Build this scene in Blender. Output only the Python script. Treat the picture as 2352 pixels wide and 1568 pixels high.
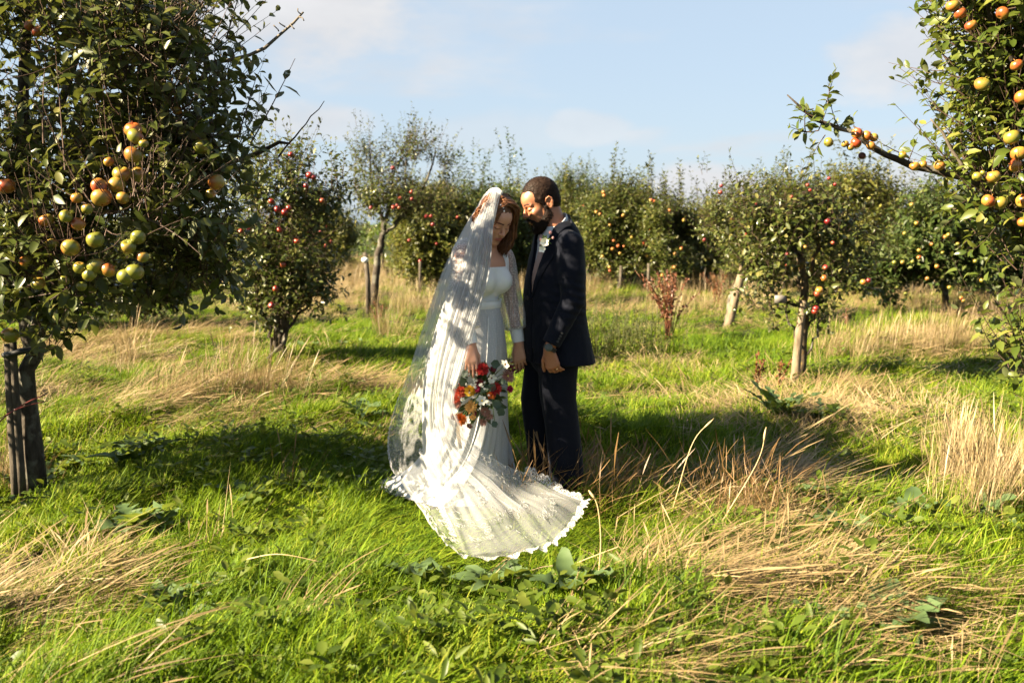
import bpy, math, random
import numpy as np
from mathutils import Vector, Matrix

random.seed(7)
RNG = np.random.default_rng(11)
for _o in list(bpy.data.objects):
    bpy.data.objects.remove(_o)
SC = bpy.context.scene
COL = SC.collection

# ------------------------------------------------------------------ camera
FPX, CX, CY = 2352 * 35 / 36, 1176.0, 784.0      # photograph measured on a 2352 x 1568 grid
PITCH = math.atan((CY - 510) / FPX)
CAM = np.array([0.0, 0.0, 1.515])
_cam = bpy.data.cameras.new('camera')
_cam.lens = 35; _cam.sensor_width = 36
_cam.clip_start = 0.05; _cam.clip_end = 3000
_cam.dof.use_dof = True; _cam.dof.focus_distance = 5.3; _cam.dof.aperture_fstop = 2.8
cam = bpy.data.objects.new('camera', _cam); COL.objects.link(cam)
cam.location = CAM.tolist(); cam.rotation_euler = (math.pi / 2 - PITCH, 0, 0)
SC.camera = cam

# ------------------------------------------------------------------ sky and sun
SUN_EL, SUN_AZ = math.radians(33), math.radians(20)       # azimuth: behind the camera's left shoulder
SUN_DIR = Vector((-math.cos(SUN_AZ) * math.cos(SUN_EL), -math.sin(SUN_AZ) * math.cos(SUN_EL), math.sin(SUN_EL)))
W = bpy.data.worlds.new('World'); SC.world = W; W.use_nodes = True
_n, _l = W.node_tree.nodes, W.node_tree.links
_n.clear()
_out = _n.new('ShaderNodeOutputWorld'); _bg = _n.new('ShaderNodeBackground')
_sky = _n.new('ShaderNodeTexSky'); _sky.sky_type = 'NISHITA'; _sky.sun_disc = False
_sky.sun_elevation = SUN_EL
_sky.sun_rotation = math.atan2(SUN_DIR.x, SUN_DIR.y)
_sky.altitude = 50; _sky.air_density = 1.0; _sky.dust_density = 1.0; _sky.ozone_density = 1.5
SKY_STRENGTH = 0.05
_bg.inputs['Strength'].default_value = SKY_STRENGTH
def _node(t, **kw):
    x = _n.new(t)
    for k, v in kw.items(): setattr(x, k, v)
    return x
def _val(sock, v): sock.default_value = v
_tc = _node('ShaderNodeTexCoord')
# thin high veil everywhere: mixes the blue towards a pale milky tone
_milk = _node('ShaderNodeMix', data_type='RGBA'); _val(_milk.inputs[0], 0.78)
_milk.inputs[7].default_value = (3.0, 3.6, 4.2, 1)
_l.new(_sky.outputs[0], _milk.inputs[6])
# clouds: noise on the sky plane
_sep = _node('ShaderNodeSeparateXYZ'); _l.new(_tc.outputs['Generated'], _sep.inputs[0])
_zc = _node('ShaderNodeMath', operation='MAXIMUM'); _l.new(_sep.outputs[2], _zc.inputs[0]); _val(_zc.inputs[1], 0.0)
_za = _node('ShaderNodeMath', operation='ADD'); _l.new(_zc.outputs[0], _za.inputs[0]); _val(_za.inputs[1], 0.16)
_dx = _node('ShaderNodeMath', operation='DIVIDE'); _l.new(_sep.outputs[0], _dx.inputs[0]); _l.new(_za.outputs[0], _dx.inputs[1])
_dy = _node('ShaderNodeMath', operation='DIVIDE'); _l.new(_sep.outputs[1], _dy.inputs[0]); _l.new(_za.outputs[0], _dy.inputs[1])
_cmb = _node('ShaderNodeCombineXYZ'); _l.new(_dx.outputs[0], _cmb.inputs[0]); _l.new(_dy.outputs[0], _cmb.inputs[1])
_nz = _node('ShaderNodeTexNoise'); _val(_nz.inputs['Scale'], 1.15); _val(_nz.inputs['Detail'], 7); _val(_nz.inputs['Roughness'], 0.52)
_map = _node('ShaderNodeMapping'); _map.inputs['Location'].default_value = (3.1, 0.7, 0)
_l.new(_cmb.outputs[0], _map.inputs[0]); _l.new(_map.outputs[0], _nz.inputs['Vector'])
_cr = _node('ShaderNodeMapRange', interpolation_type='SMOOTHSTEP')
_val(_cr.inputs[1], 0.53); _val(_cr.inputs[2], 0.80)
_l.new(_nz.outputs[0], _cr.inputs[0])
# a few single clouds in given directions
def _cloud(u, v, ru, rv, amt):
    d = ray(u, v); d = d / np.linalg.norm(d)
    az, el = math.atan2(d[0], d[1]), math.asin(d[2])
    return az, el, ru / FPX, rv / FPX, amt
def ray(u, v):
    a, b = (u - CX) / FPX, (CY - v) / FPX
    c, s = math.cos(PITCH), math.sin(PITCH)
    return np.array([a, c + b * s, -s + b * c])
_azn = _node('ShaderNodeMath', operation='ARCTAN2'); _l.new(_sep.outputs[0], _azn.inputs[0]); _l.new(_sep.outputs[1], _azn.inputs[1])
_eln = _node('ShaderNodeMath', operation='ARCSINE'); _l.new(_sep.outputs[2], _eln.inputs[0])
_nz2 = _node('ShaderNodeTexNoise'); _val(_nz2.inputs['Scale'], 9.0); _val(_nz2.inputs['Detail'], 6); _val(_nz2.inputs['Roughness'], 0.55)
_mp2 = _node('ShaderNodeMapping'); _mp2.inputs['Scale'].default_value = (1, 1, 2.2)
_l.new(_tc.outputs['Generated'], _mp2.inputs[0]); _l.new(_mp2.outputs[0], _nz2.inputs['Vector'])
_acc = _cr.outputs[0]
for (az, el, ra, re, amt) in [_cloud(600, 20, 380, 150, 1.0), _cloud(700, 275, 150, 45, .8), _cloud(1345, 292, 100, 36, .5),
                              _cloud(2140, 125, 220, 95, .8), _cloud(1620, 440, 150, 60, 1.0), _cloud(2150, 420, 160, 60, .8),
                              _cloud(1130, 300, 170, 50, .3), _cloud(980, 60, 160, 40, .35)]:
    a = _node('ShaderNodeMath', operation='SUBTRACT'); _l.new(_azn.outputs[0], a.inputs[0]); _val(a.inputs[1], az)
    a2 = _node('ShaderNodeMath', operation='DIVIDE'); _l.new(a.outputs[0], a2.inputs[0]); _val(a2.inputs[1], ra)
    a3 = _node('ShaderNodeMath', operation='POWER'); _l.new(a2.outputs[0], a3.inputs[0]); _val(a3.inputs[1], 2)
    e = _node('ShaderNodeMath', operation='SUBTRACT'); _l.new(_eln.outputs[0], e.inputs[0]); _val(e.inputs[1], el)
    e2 = _node('ShaderNodeMath', operation='DIVIDE'); _l.new(e.outputs[0], e2.inputs[0]); _val(e2.inputs[1], re)
    e3 = _node('ShaderNodeMath', operation='POWER'); _l.new(e2.outputs[0], e3.inputs[0]); _val(e3.inputs[1], 2)
    s = _node('ShaderNodeMath', operation='ADD'); _l.new(a3.outputs[0], s.inputs[0]); _l.new(e3.outputs[0], s.inputs[1])
    nn = _node('ShaderNodeMath', operation='MULTIPLY_ADD'); _l.new(_nz2.outputs[0], nn.inputs[0]); _val(nn.inputs[1], -3.6); _val(nn.inputs[2], 1.8)
    t = _node('ShaderNodeMath', operation='ADD'); _l.new(s.outputs[0], t.inputs[0]); _l.new(nn.outputs[0], t.inputs[1])
    m = _node('ShaderNodeMapRange', interpolation_type='SMOOTHSTEP'); _l.new(t.outputs[0], m.inputs[0])
    _val(m.inputs[1], 1.35); _val(m.inputs[2], 0.15); _val(m.inputs[3], 0); _val(m.inputs[4], amt)
    mx = _node('ShaderNodeMath', operation='MAXIMUM'); _l.new(_acc, mx.inputs[0]); _l.new(m.outputs[0], mx.inputs[1])
    _acc = mx.outputs[0]
_cc = _node('ShaderNodeMix', data_type='RGBA')            # cloud body: grey underside to cream
_cc.inputs[6].default_value = (3.0, 3.05, 3.2, 1); _cc.inputs[7].default_value = (4.9, 4.8, 4.7, 1)
_l.new(_nz2.outputs[0], _cc.inputs[0])
_fm = _node('ShaderNodeMix', data_type='RGBA')
_ca = _node('ShaderNodeMath', operation='MULTIPLY'); _l.new(_acc, _ca.inputs[0]); _val(_ca.inputs[1], 0.95)
_l.new(_ca.outputs[0], _fm.inputs[0]); _l.new(_milk.outputs[2], _fm.inputs[6]); _l.new(_cc.outputs[2], _fm.inputs[7])
_dim = _node('ShaderNodeMix', data_type='RGBA', blend_type='MULTIPLY'); _val(_dim.inputs[0], 1.0); _dim.inputs[7].default_value = (0.50, 0.505, 0.515, 1)
_l.new(_fm.outputs[2], _dim.inputs[6]); _l.new(_dim.outputs[2], _bg.inputs['Color']); _l.new(_bg.outputs[0], _out.inputs['Surface'])

_sun = bpy.data.lights.new('sun', 'SUN'); _sun.energy = 5.0; _sun.angle = math.radians(0.5); _sun.color = (1.0, 0.83, 0.57)
sun = bpy.data.objects.new('sun', _sun); COL.objects.link(sun)
sun.rotation_euler = (-SUN_DIR).to_track_quat('-Z', 'Y').to_euler()
SC.view_settings.view_transform = 'Standard'; SC.view_settings.look = 'None'
SC.view_settings.gamma = 1; SC.view_settings.use_curve_mapping = False
SC.view_settings.exposure = 3.0
SC.render.engine = 'CYCLES'
SC.cycles.transparent_max_bounces = 32
SC.cycles.max_bounces = 8; SC.cycles.diffuse_bounces = 4; SC.cycles.transmission_bounces = 6; SC.cycles.glossy_bounces = 2
SC.cycles.caustics_reflective = False; SC.cycles.caustics_refractive = False
SC.cycles.use_adaptive_sampling = True; SC.cycles.adaptive_threshold = 0.02
SC.cycles.use_denoising = True
SC.cycles.sample_clamp_indirect = 6

# ------------------------------------------------------------------ helpers
def P(u, v, Y):
    """world point seen at (u, v) of the photograph at distance y = Y"""
    d = ray(u, v)
    return CAM + d * (Y / d[1])
def G(u, v, z=0.0):
    """point z above the meadow seen at (u, v)"""
    d = ray(u, v); zz = z
    for _ in range(6):
        p = CAM + d * ((zz - CAM[2]) / d[2]); zz = .5 * zz + .5 * (z + float(gh(p[0], p[1])))
    return CAM + d * ((zz - CAM[2]) / d[2])
def S(Y): return FPX / Y / 1.0

def tag(o, label=None, cat=None, group=None, kind=None):
    if label: o['label'] = label
    if cat: o['category'] = cat
    if group: o['group'] = group
    if kind: o['kind'] = kind
    return o
def empty(name, loc, label=None, cat=None, group=None):
    o = bpy.data.objects.new(name, None); COL.objects.link(o); o.location = [float(t) for t in loc]
    o.empty_display_size = 0.1
    return tag(o, label, cat, group)

def _hash(ix, iy, iz):
    h = (ix.astype(np.int64) * 374761393 + iy.astype(np.int64) * 668265263 + iz.astype(np.int64) * 2147483647) & 0xffffffff
    h = ((h ^ (h >> 13)) * 1274126177) & 0xffffffff
    h = h ^ (h >> 16)
    return (h & 0xffff) / 65535.0
def vnoise(x, y, z=None):
    """smooth value noise in -1..1"""
    x = np.asarray(x, float); y = np.asarray(y, float); z = np.zeros_like(x) if z is None else np.asarray(z, float)
    x, y, z = np.broadcast_arrays(x, y, z)
    fx, fy, fz = np.floor(x), np.floor(y), np.floor(z)
    tx, ty, tz = x - fx, y - fy, z - fz
    tx, ty, tz = tx * tx * (3 - 2 * tx), ty * ty * (3 - 2 * ty), tz * tz * (3 - 2 * tz)
    fx, fy, fz = fx.astype(np.int64), fy.astype(np.int64), fz.astype(np.int64)
    r = 0
    for i in (0, 1):
        wx = tx if i else 1 - tx
        for j in (0, 1):
            wy = ty if j else 1 - ty
            for k in (0, 1):
                wz = tz if k else 1 - tz
                r = r + wx * wy * wz * _hash(fx + i, fy + j, fz + k)
    return r * 2 - 1
def sstep(a, b, x):
    t = np.clip((x - a) / (b - a), 0, 1); return t * t * (3 - 2 * t)
def nrm(v):
    v = np.asarray(v, float); return v / (np.linalg.norm(v, axis=-1, keepdims=True) + 1e-12)

def gh(x, y):
    """ground height"""
    x = np.asarray(x, float); y = np.asarray(y, float)
    h = 0.12 * vnoise(x * 0.85 + 3.3, y * 0.85 + 9.1) + 0.085 * vnoise(x * 2.1, y * 2.1 + 4) + .03 * vnoise(x * 4.7, y * 4.7) + 0.12 * vnoise(x * .12, y * .12)
    d = np.hypot((x - 0.0) / 1.5, (y - 5.2) / 1.1)
    h = h * sstep(0.55, 1.5, d)
    return h * (1 - sstep(60, 120, np.hypot(x, y)))

class MB:
    """mesh builder over numpy arrays"""
    def __init__(self): self.v = []; self.f = []; self.n = 0; self.a = []
    def add(self, v, f, a=None):
        v = np.asarray(v, np.float32).reshape(-1, 3)
        if not len(v): return
        fs = f if isinstance(f, (list, tuple)) and len(f) and isinstance(f[0], np.ndarray) and f[0].ndim == 2 else [np.asarray(f)]
        for q in fs:
            if len(q): self.f.append(np.asarray(q, np.int64) + self.n)
        self.v.append(v); self.n += len(v)
        self.a.append(np.zeros(len(v), np.float32) if a is None else np.broadcast_to(np.asarray(a, np.float32), (len(v),)))
    def mesh(self, name, mat=None, smooth=True):
        me = bpy.data.meshes.new(name)
        v = np.concatenate(self.v) if self.v else np.zeros((0, 3), np.float32)
        me.vertices.add(len(v)); me.vertices.foreach_set('co', v.ravel())
        tot = np.concatenate([np.full(len(q), q.shape[1], np.int32) for q in self.f])
        lv = np.concatenate([q.ravel() for q in self.f]).astype(np.int32)
        me.loops.add(len(lv)); me.loops.foreach_set('vertex_index', lv)
        me.polygons.add(len(tot))
        st = np.zeros(len(tot), np.int32); st[1:] = np.cumsum(tot)[:-1]
        me.polygons.foreach_set('loop_start', st)
        if smooth: me.polygons.foreach_set('use_smooth', np.ones(len(tot), bool))
        at = me.attributes.new('rnd', 'FLOAT', 'POINT'); at.data.foreach_set('value', np.concatenate(self.a).astype(np.float32))
        me.update(calc_edges=True)
        if mat is not None:
            for m in (mat if isinstance(mat, (list, tuple)) else [mat]): me.materials.append(m)
        return me
    def build(self, name, mat=None, parent=None, smooth=True, origin=None):
        me = self.mesh(name, mat, smooth)
        return link(name, me, parent, origin)
def link(name, me, parent=None, origin=None):
    o = bpy.data.objects.new(name, me); COL.objects.link(o)
    if parent is not None:
        o.parent = parent
        if origin is None:                      # geometry is in world space: undo the parent's place
            ml = Matrix.Identity(4); q = parent
            while q is not None: ml = Matrix.Translation(q.location) @ ml if not q.parent else q.matrix_basis @ ml; q = q.parent
            o.matrix_basis = ml.inverted()
    return o

def tube(pts, rad, sides=6, cap=True):
    """tapered tube along a polyline -> verts, [quads, tris]"""
    p = np.asarray(pts, float); n = len(p)
    r = np.broadcast_to(np.asarray(rad, float), (n,))
    t = np.gradient(p, axis=0); t = nrm(t)
    ref = np.array([0, 0, 1.0]) if abs(t[0][2]) < .9 else np.array([1.0, 0, 0])
    a = nrm(np.cross(t[0], ref)); A = [a]
    for i in range(1, n):
        a = A[-1] - t[i] * np.dot(A[-1], t[i]); A.append(nrm(a))
    A = np.array(A); B = np.cross(t, A)
    th = np.arange(sides) * 2 * math.pi / sides
    v = p[:, None] + r[:, None, None] * (np.cos(th)[None, :, None] * A[:, None] + np.sin(th)[None, :, None] * B[:, None])
    v = v.reshape(-1, 3)
    i = np.arange(n - 1)[:, None] * sides; j = np.arange(sides)[None]; k = (j + 1) % sides
    q = np.stack([i + j, i + k, i + sides + k, i + sides + j], -1).reshape(-1, 4)
    fs = [q]
    if cap:
        v = np.vstack([v, p[0], p[-1]]); c0, c1 = n * sides, n * sides + 1
        j = np.arange(sides); k = (j + 1) % sides
        fs.append(np.vstack([np.stack([np.full(sides, c0), k, j], -1), np.stack([np.full(sides, c1), (n - 1) * sides + j, (n - 1) * sides + k], -1)]))
    return v, fs
def spline(pts, n):
    """Catmull-Rom through points, n samples"""
    p = np.asarray(pts, float); m = len(p)
    if m < 3:
        t = np.linspace(0, 1, n)[:, None]; return p[0] * (1 - t) + p[-1] * t
    q = np.vstack([2 * p[0] - p[1], p, 2 * p[-1] - p[-2]])
    s = np.linspace(0, m - 1 - 1e-9, n); i = s.astype(int); t = (s - i)[:, None]
    a, b, c, d = q[i], q[i + 1], q[i + 2], q[i + 3]
    return .5 * ((2 * b) + (-a + c) * t + (2 * a - 5 * b + 4 * c - d) * t ** 2 + (-a + 3 * b - 3 * c + d) * t ** 3)

# ------------------------------------------------------------------ materials
class NT:
    def __init__(self, name):
        self.m = bpy.data.materials.new(name); self.m.use_nodes = True
        self.t = self.m.node_tree; self.n = self.t.nodes; self.l = self.t.links; self.n.clear()
        self.out = self.n.new('ShaderNodeOutputMaterial')
    def node(self, t, ins=None, **kw):
        x = self.n.new(t)
        for k, v in kw.items(): setattr(x, k, v)
        for k, v in (ins or {}).items():
            if hasattr(v, 'is_output'): self.l.new(v, x.inputs[k])
            else: x.inputs[k].default_value = v
        return x
    def mix(self, f, a, b, **kw):
        x = self.n.new('ShaderNodeMix'); x.data_type = 'RGBA'
        for k, v in kw.items(): setattr(x, k, v)
        for i, v in ((0, f), (6, a), (7, b)):
            if hasattr(v, 'is_output'): self.l.new(v, x.inputs[i])
            else: x.inputs[i].default_value = v if i == 0 else (tuple(v) + (1,))[:4]
        return x.outputs[2]
    def math(self, op, a, b=0.0, c=0.0):
        x = self.n.new('ShaderNodeMath'); x.operation = op
        for i, v in enumerate((a, b, c)):
            if hasattr(v, 'is_output'): self.l.new(v, x.inputs[i])
            else: x.inputs[i].default_value = v
        return x.outputs[0]
    def ramp(self, f, stops):
        x = self.n.new('ShaderNodeValToRGB'); self.l.new(f, x.inputs[0])
        e = x.color_ramp.elements
        while len(e) < len(stops): e.new(0.5)
        for q, (p, c) in zip(e, stops): q.position = p; q.color = tuple(c) + (1,)
        return x.outputs[0]
    def noise(self, scale, detail=3, rough=.5, vec=None, coord='Object'):
        if vec is None: vec = self.node('ShaderNodeTexCoord').outputs[coord]
        return self.node('ShaderNodeTexNoise', {'Scale': scale, 'Detail': detail, 'Roughness': rough, 'Vector': vec}).outputs[0]
    def pos(self): return self.node('ShaderNodeNewGeometry').outputs['Position']
    def rnd(self):
        a = self.node('ShaderNodeAttribute', attribute_name='rnd').outputs['Fac']
        b = self.node('ShaderNodeObjectInfo').outputs['Random']
        return self.math('FRACT', self.math('ADD', a, b))
    def bsdf(self, col, rough=.6, spec=.4, **kw):
        x = self.n.new('ShaderNodeBsdfPrincipled')
        for k, v in (('Base Color', col), ('Roughness', rough), ('Specular IOR Level', spec)):
            if hasattr(v, 'is_output'): self.l.new(v, x.inputs[k])
            else: x.inputs[k].default_value = (tuple(v) + (1,))[:4] if k == 'Base Color' else v
        for k, v in kw.items():
            k = k.replace('_', ' ')
            if hasattr(v, 'is_output'): self.l.new(v, x.inputs[k])
            else: x.inputs[k].default_value = v
        return x
    def bump(self, h, strength=.3, dist=.01):
        return self.node('ShaderNodeBump', {'Strength': strength, 'Distance': dist, 'Height': h}).outputs[0]
    def done(self, sh):
        self.l.new(sh if hasattr(sh, 'is_output') else sh.outputs[0], self.out.inputs['Surface']); return self.m
    def mixsh(self, f, a, b):
        x = self.n.new('ShaderNodeMixShader')
        if hasattr(f, 'is_output'): self.l.new(f, x.inputs[0])
        else: x.inputs[0].default_value = f
        for i, s in ((1, a), (2, b)): self.l.new(s if hasattr(s, 'is_output') else s.outputs[0], x.inputs[i])
        return x

def simple(name, col, rough=.6, spec=.4, noise=0.0, scale=30, **kw):
    t = NT(name); c = col
    if noise:
        n = t.noise(scale, 4)
        c = t.mix(n, [x * (1 - noise) for x in col], [min(1, x * (1 + noise)) for x in col])
    return t.done(t.bsdf(c, rough, spec, **kw))

def leaf_mat(name, stops, back, trans=.28, rough=.42, tcol=(.35, .42, .05)):
    t = NT(name)
    r = t.rnd()
    c = t.ramp(r, stops)
    n = t.noise(4.0, 2, .5, vec=t.pos())
    c = t.mix(t.math('MULTIPLY', n, .5), c, [x * .75 for x in stops[len(stops) // 2][1]])
    bf = t.node('ShaderNodeNewGeometry').outputs['Backfacing']
    c2 = t.mix(bf, c, back)
    b = t.bsdf(c2, t.math('MULTIPLY_ADD', r, .25, rough - .1), .22)
    tr = t.node('ShaderNodeBsdfTranslucent'); t.l.new(t.mix(.5, c, tcol), tr.inputs[0])
    return t.done(t.mixsh(trans, b, tr))
# ------------------------------------------------------------------ ground
def _ground():
    a = np.linspace(-1, 1, 260); xs = np.sinh(a * 5.2) / math.sinh(5.2) * 420
    b = np.linspace(-.42, 1, 300); ys = 4 + np.sinh(b * 5.4) / math.sinh(5.4) * 620
    X, Y = np.meshgrid(xs, ys, indexing='ij')
    Z = gh(X, Y)
    v = np.stack([X, Y, Z], -1).reshape(-1, 3)
    nx, ny = X.shape
    i = np.arange(nx - 1)[:, None] * ny; j = np.arange(ny - 1)[None]
    q = np.stack([i + j, i + ny + j, i + ny + j + 1, i + j + 1], -1).reshape(-1, 4)
    m = MB(); m.add(v, q)
    t = NT('meadow_soil')
    n1 = t.noise(.9, 5, .6, vec=t.pos()); n2 = t.noise(14, 4, .6, vec=t.pos())
    c = t.ramp(n1, [(.3, (.0115, .0187, .0036)), (.55, (.0216, .0274, .0072)), (.75, (.0432, .0360, .0144))])
    c = t.mix(t.math('MULTIPLY', n2, .5), c, (.01, .012, .004))
    mat = t.done(t.bsdf(c, .95, .1, Normal=t.bump(n2, .6, .03)))
    o = m.build('ground', mat); tag(o, 'uneven grassy floor of the apple orchard', None, None, 'structure')
_ground()

def instancer(name, pts, rot, scl, idx, protos, label, kind='stuff', cat=None):
    """one object whose points carry copies of the prototype meshes (geometry nodes)"""
    me = bpy.data.meshes.new(name)
    me.vertices.add(len(pts)); me.vertices.foreach_set('co', np.asarray(pts, np.float32).ravel())
    for nm, ty, dat, fld in (('rot', 'FLOAT_VECTOR', rot, 'vector'), ('scl', 'FLOAT_VECTOR', scl, 'vector'), ('idx', 'INT', idx, 'value')):
        at = me.attributes.new(nm, ty, 'POINT'); at.data.foreach_set(fld, np.ascontiguousarray(dat, np.int32 if ty == 'INT' else np.float32).ravel())
    o = bpy.data.objects.new(name, me); COL.objects.link(o)
    pc = bpy.data.collections.new(name + '_pieces')
    for p in protos: pc.objects.link(p)
    ng = bpy.data.node_groups.new(name + '_scatter', 'GeometryNodeTree')
    ng.interface.new_socket('Geometry', in_out='INPUT', socket_type='NodeSocketGeometry')
    ng.interface.new_socket('Geometry', in_out='OUTPUT', socket_type='NodeSocketGeometry')
    N, L = ng.nodes, ng.links
    gi, go = N.new('NodeGroupInput'), N.new('NodeGroupOutput')
    ip = N.new('GeometryNodeInstanceOnPoints'); ci = N.new('GeometryNodeCollectionInfo')
    ci.inputs['Collection'].default_value = pc; ci.inputs['Separate Children'].default_value = True; ci.inputs['Reset Children'].default_value = True
    def na(n, ty):
        x = N.new('GeometryNodeInputNamedAttribute'); x.data_type = ty; x.inputs['Name'].default_value = n; return x.outputs['Attribute']
    er = N.new('FunctionNodeEulerToRotation')
    L.new(na('rot', 'FLOAT_VECTOR'), er.inputs[0])
    L.new(gi.outputs[0], ip.inputs['Points']); L.new(ci.outputs[0], ip.inputs['Instance'])
    ip.inputs['Pick Instance'].default_value = True
    L.new(na('idx', 'INT'), ip.inputs['Instance Index']); L.new(er.outputs[0], ip.inputs['Rotation']); L.new(na('scl', 'FLOAT_VECTOR'), ip.inputs['Scale'])
    L.new(ip.outputs[0], go.inputs[0])
    md = o.modifiers.new('scatter', 'NODES'); md.node_group = ng
    return tag(o, label, cat, None, kind)

def blades(rng, n, L, w, spread, lean, curl, segs=4, ldir=None, var=None, head=0.0):
    """a tuft of n grass blades growing from the origin; lean/curl bend them over towards +x"""
    m = MB()
    for i in range(n):
        r = spread * math.sqrt(rng.random()); th = rng.random() * 6.283
        b = np.array([r * math.cos(th), r * math.sin(th), -.02])
        az = rng.normal(0, 1.0) if ldir is None else rng.normal(0, ldir)
        if ldir is None and rng.random() < .35: az = rng.random() * 6.283
        l = L * rng.uniform(.55, 1.15); ww = w * rng.uniform(.7, 1.3)
        a0 = abs(rng.normal(lean, lean * .5 + .08 if var is None else var)); a1 = curl * rng.uniform(.5, 1.4)
        t = np.linspace(0, 1, segs + 1); ang = np.minimum(a0 + a1 * t ** 1.3, 1.5 + .35 * rng.random())
        ds = l / segs
        px = np.concatenate([[0], np.cumsum(np.sin(ang[:-1]) * ds)]); pz = np.concatenate([[0], np.cumsum(np.cos(ang[:-1]) * ds)])
        h = np.array([math.cos(az), math.sin(az), 0]); s = np.array([-h[1], h[0], 0])
        tw = rng.normal(0, .5)
        wd = ww * (1 - t ** 2.2 * .96) * .5
        if head > 0 and rng.random() < head:
            wd = np.where(t > .72, ww * rng.uniform(1.1, 1.7) * np.sin((t - .72) / .28 * 2.6 + .4) * .75 + .0004, ww * .32)
        c = b + px[:, None] * h + pz[:, None] * np.array([0, 0, 1])
        sd = s * math.cos(tw) + np.array([0, 0, 1]) * math.sin(tw) * .6
        v = np.empty(((segs + 1) * 2, 3)); v[0::2] = c - sd * wd[:, None]; v[1::2] = c + sd * wd[:, None]
        k = np.arange(segs)[:, None] * 2
        q = k + np.array([[0, 1, 3, 2]])
        m.add(v, q, rng.random())
    return m

def blade_mat(name, stops, trans=.35, tcol=(.17, .28, .008), dry=None, rough=.5, spec=.35):
    """colour by blade, drifting across the meadow"""
    t = NT(name)
    r = t.node('ShaderNodeAttribute', attribute_name='rnd').outputs['Fac']
    oi = t.node('ShaderNodeObjectInfo').outputs['Random']
    n = t.noise(.55, 3, .5, vec=t.pos())
    f = t.math('ADD', t.math('MULTIPLY', r, .55), t.math('ADD', t.math('MULTIPLY', oi, .25), t.math('MULTIPLY_ADD', n, .9, -.35)))
    c = t.ramp(f, stops)
    b = t.bsdf(c, rough, spec)
    tr = t.node('ShaderNodeBsdfTranslucent'); t.l.new(t.mix(.45, c, tcol), tr.inputs[0])
    return t.done(t.mixsh(trans, b, tr))

M_GRASS = blade_mat('grass_blade', [(.0, (.015, .036, .002)), (.35, (.055, .102, .004)), (.65, (.122, .172, .006)), (.9, (.215, .212, .024))], rough=.6, spec=.14)
M_DRY = blade_mat('dry_blade', [(.0, (.0814, .0555, .0222)), (.35, (.1628, .1147, .0518)), (.7, (.2516, .1887, .0962)), (1., (.3404, .2664, .1554))], trans=.25, tcol=(.2664, .1850, .0740))
M_BROWN = blade_mat('russet_blade', [(.0, (.0592, .0311, .0118)), (.5, (.1258, .0725, .0259)), (1., (.1998, .1221, .0481))], trans=.22, tcol=(.2220, .1332, .0370))

def proto(name, mb, mat):
    o = bpy.data.objects.new(name, mb.mesh(name, mat)); return o

_r = np.random.default_rng(5)
P_GREEN = [proto('green_tuft', blades(_r, 34, .085, .0068, .065, .50, .9, 3, 2.5), M_GRASS) for _ in range(5)] + \
          [proto('green_tuft', blades(_r, 28, .11, .0060, .06, .60, 1.0, 4, 1.4), M_GRASS) for _ in range(3)]
P_LAID = [proto('laid_tuft', blades(_r, 30, .18, .0050, .08, 1.05, .6, 4, .7, .3), M_GRASS) for _ in range(4)]
P_DLAID = [proto('straw_tuft', blades(_r, 20, .40, .0036, .11, 1.28, .35, 5, .26, .14, head=.3), M_DRY) for _ in range(5)] + \
          [proto('straw_tuft', blades(_r, 14, .30, .0034, .09, 1.0, .7, 5, .6, .25, head=.4), M_DRY)]
P_DTALL = [proto('tall_tuft', blades(_r, 22, .40 + .06 * q, .0038, .10, .20, .28, 5, 1.2, .16, head=.2), M_DRY) for q in range(4)]
P_BTALL = [proto('russet_tuft', blades(_r, 9 + 3 * q, .34 + .05 * q, .0030, .14, .45, .6, 5, 2.0, .3, head=.6), M_BROWN) for q in range(4)]

def sample(dens, y0, y1, margin=.9):
    """random ground points inside the camera's field (widened) with density dens(x, y) per square metre"""
    out = []
    y = y0
    while y < y1:
        yy = min(y1, y * 1.12 + .1); hw = .545 * yy + margin
        dm = dens(np.array([0.0]), np.array([.5 * (y + yy)]), True)
        n = int(dm * (yy - y) * 2 * hw)
        px = RNG.uniform(-hw, hw, n); py = RNG.uniform(y, yy, n)
        k = RNG.random(n) * dm < dens(px, py, False)
        out.append(np.stack([px[k], py[k]], -1)); y = yy
    return np.concatenate(out)

# zones given on the photograph's ground (u, v, half-widths) -> soft masks in metres
def zone(x, y, lst):
    m = np.zeros_like(x)
    # back to image coordinates of the ground point: zones are ellipses on the ground as it was seen
    for (cx, cy, rx, ry, w) in lst:
        d = ((x - cx) / rx) ** 2 + ((y - cy) / ry) ** 2
        m = np.maximum(m, w * np.exp(-d * .9))
    return m
def gz(u, v, ru, rv, w=1.0):
    c = G(u, v, .08); e = G(u + ru, v, .08); a, b = G(u, v - rv, .08), G(u, v + rv, .08)
    return (c[0], .5 * (a[1] + b[1]), abs(e[0] - c[0]), max(.12, .5 * (a[1] - b[1])), w)
Z_STRAW = [gz(1780, 1300, 360, 100, 1.15), gz(1430, 1455, 200, 48, 1.0), gz(1950, 1370, 260, 60, .8), gz(40, 1380, 150, 80), gz(480, 905, 330, 55, .9),
           gz(760, 890, 120, 35, .8), gz(250, 790, 200, 45, .8), gz(1800, 1085, 200, 22, .9), gz(1950, 960, 260, 35, .85), gz(1500, 830, 160, 30, .6),
           gz(1900, 880, 150, 40, .7), gz(640, 830, 60, 25, .8), gz(1640, 1150, 260, 60, .5), gz(2250, 790, 250, 35, .7), gz(1300, 1480, 200, 40, .4), gz(150, 890, 130, 40, .7)]
VEIL_C, VEIL_R = (-.08, 4.72), (.78, .75)
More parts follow.
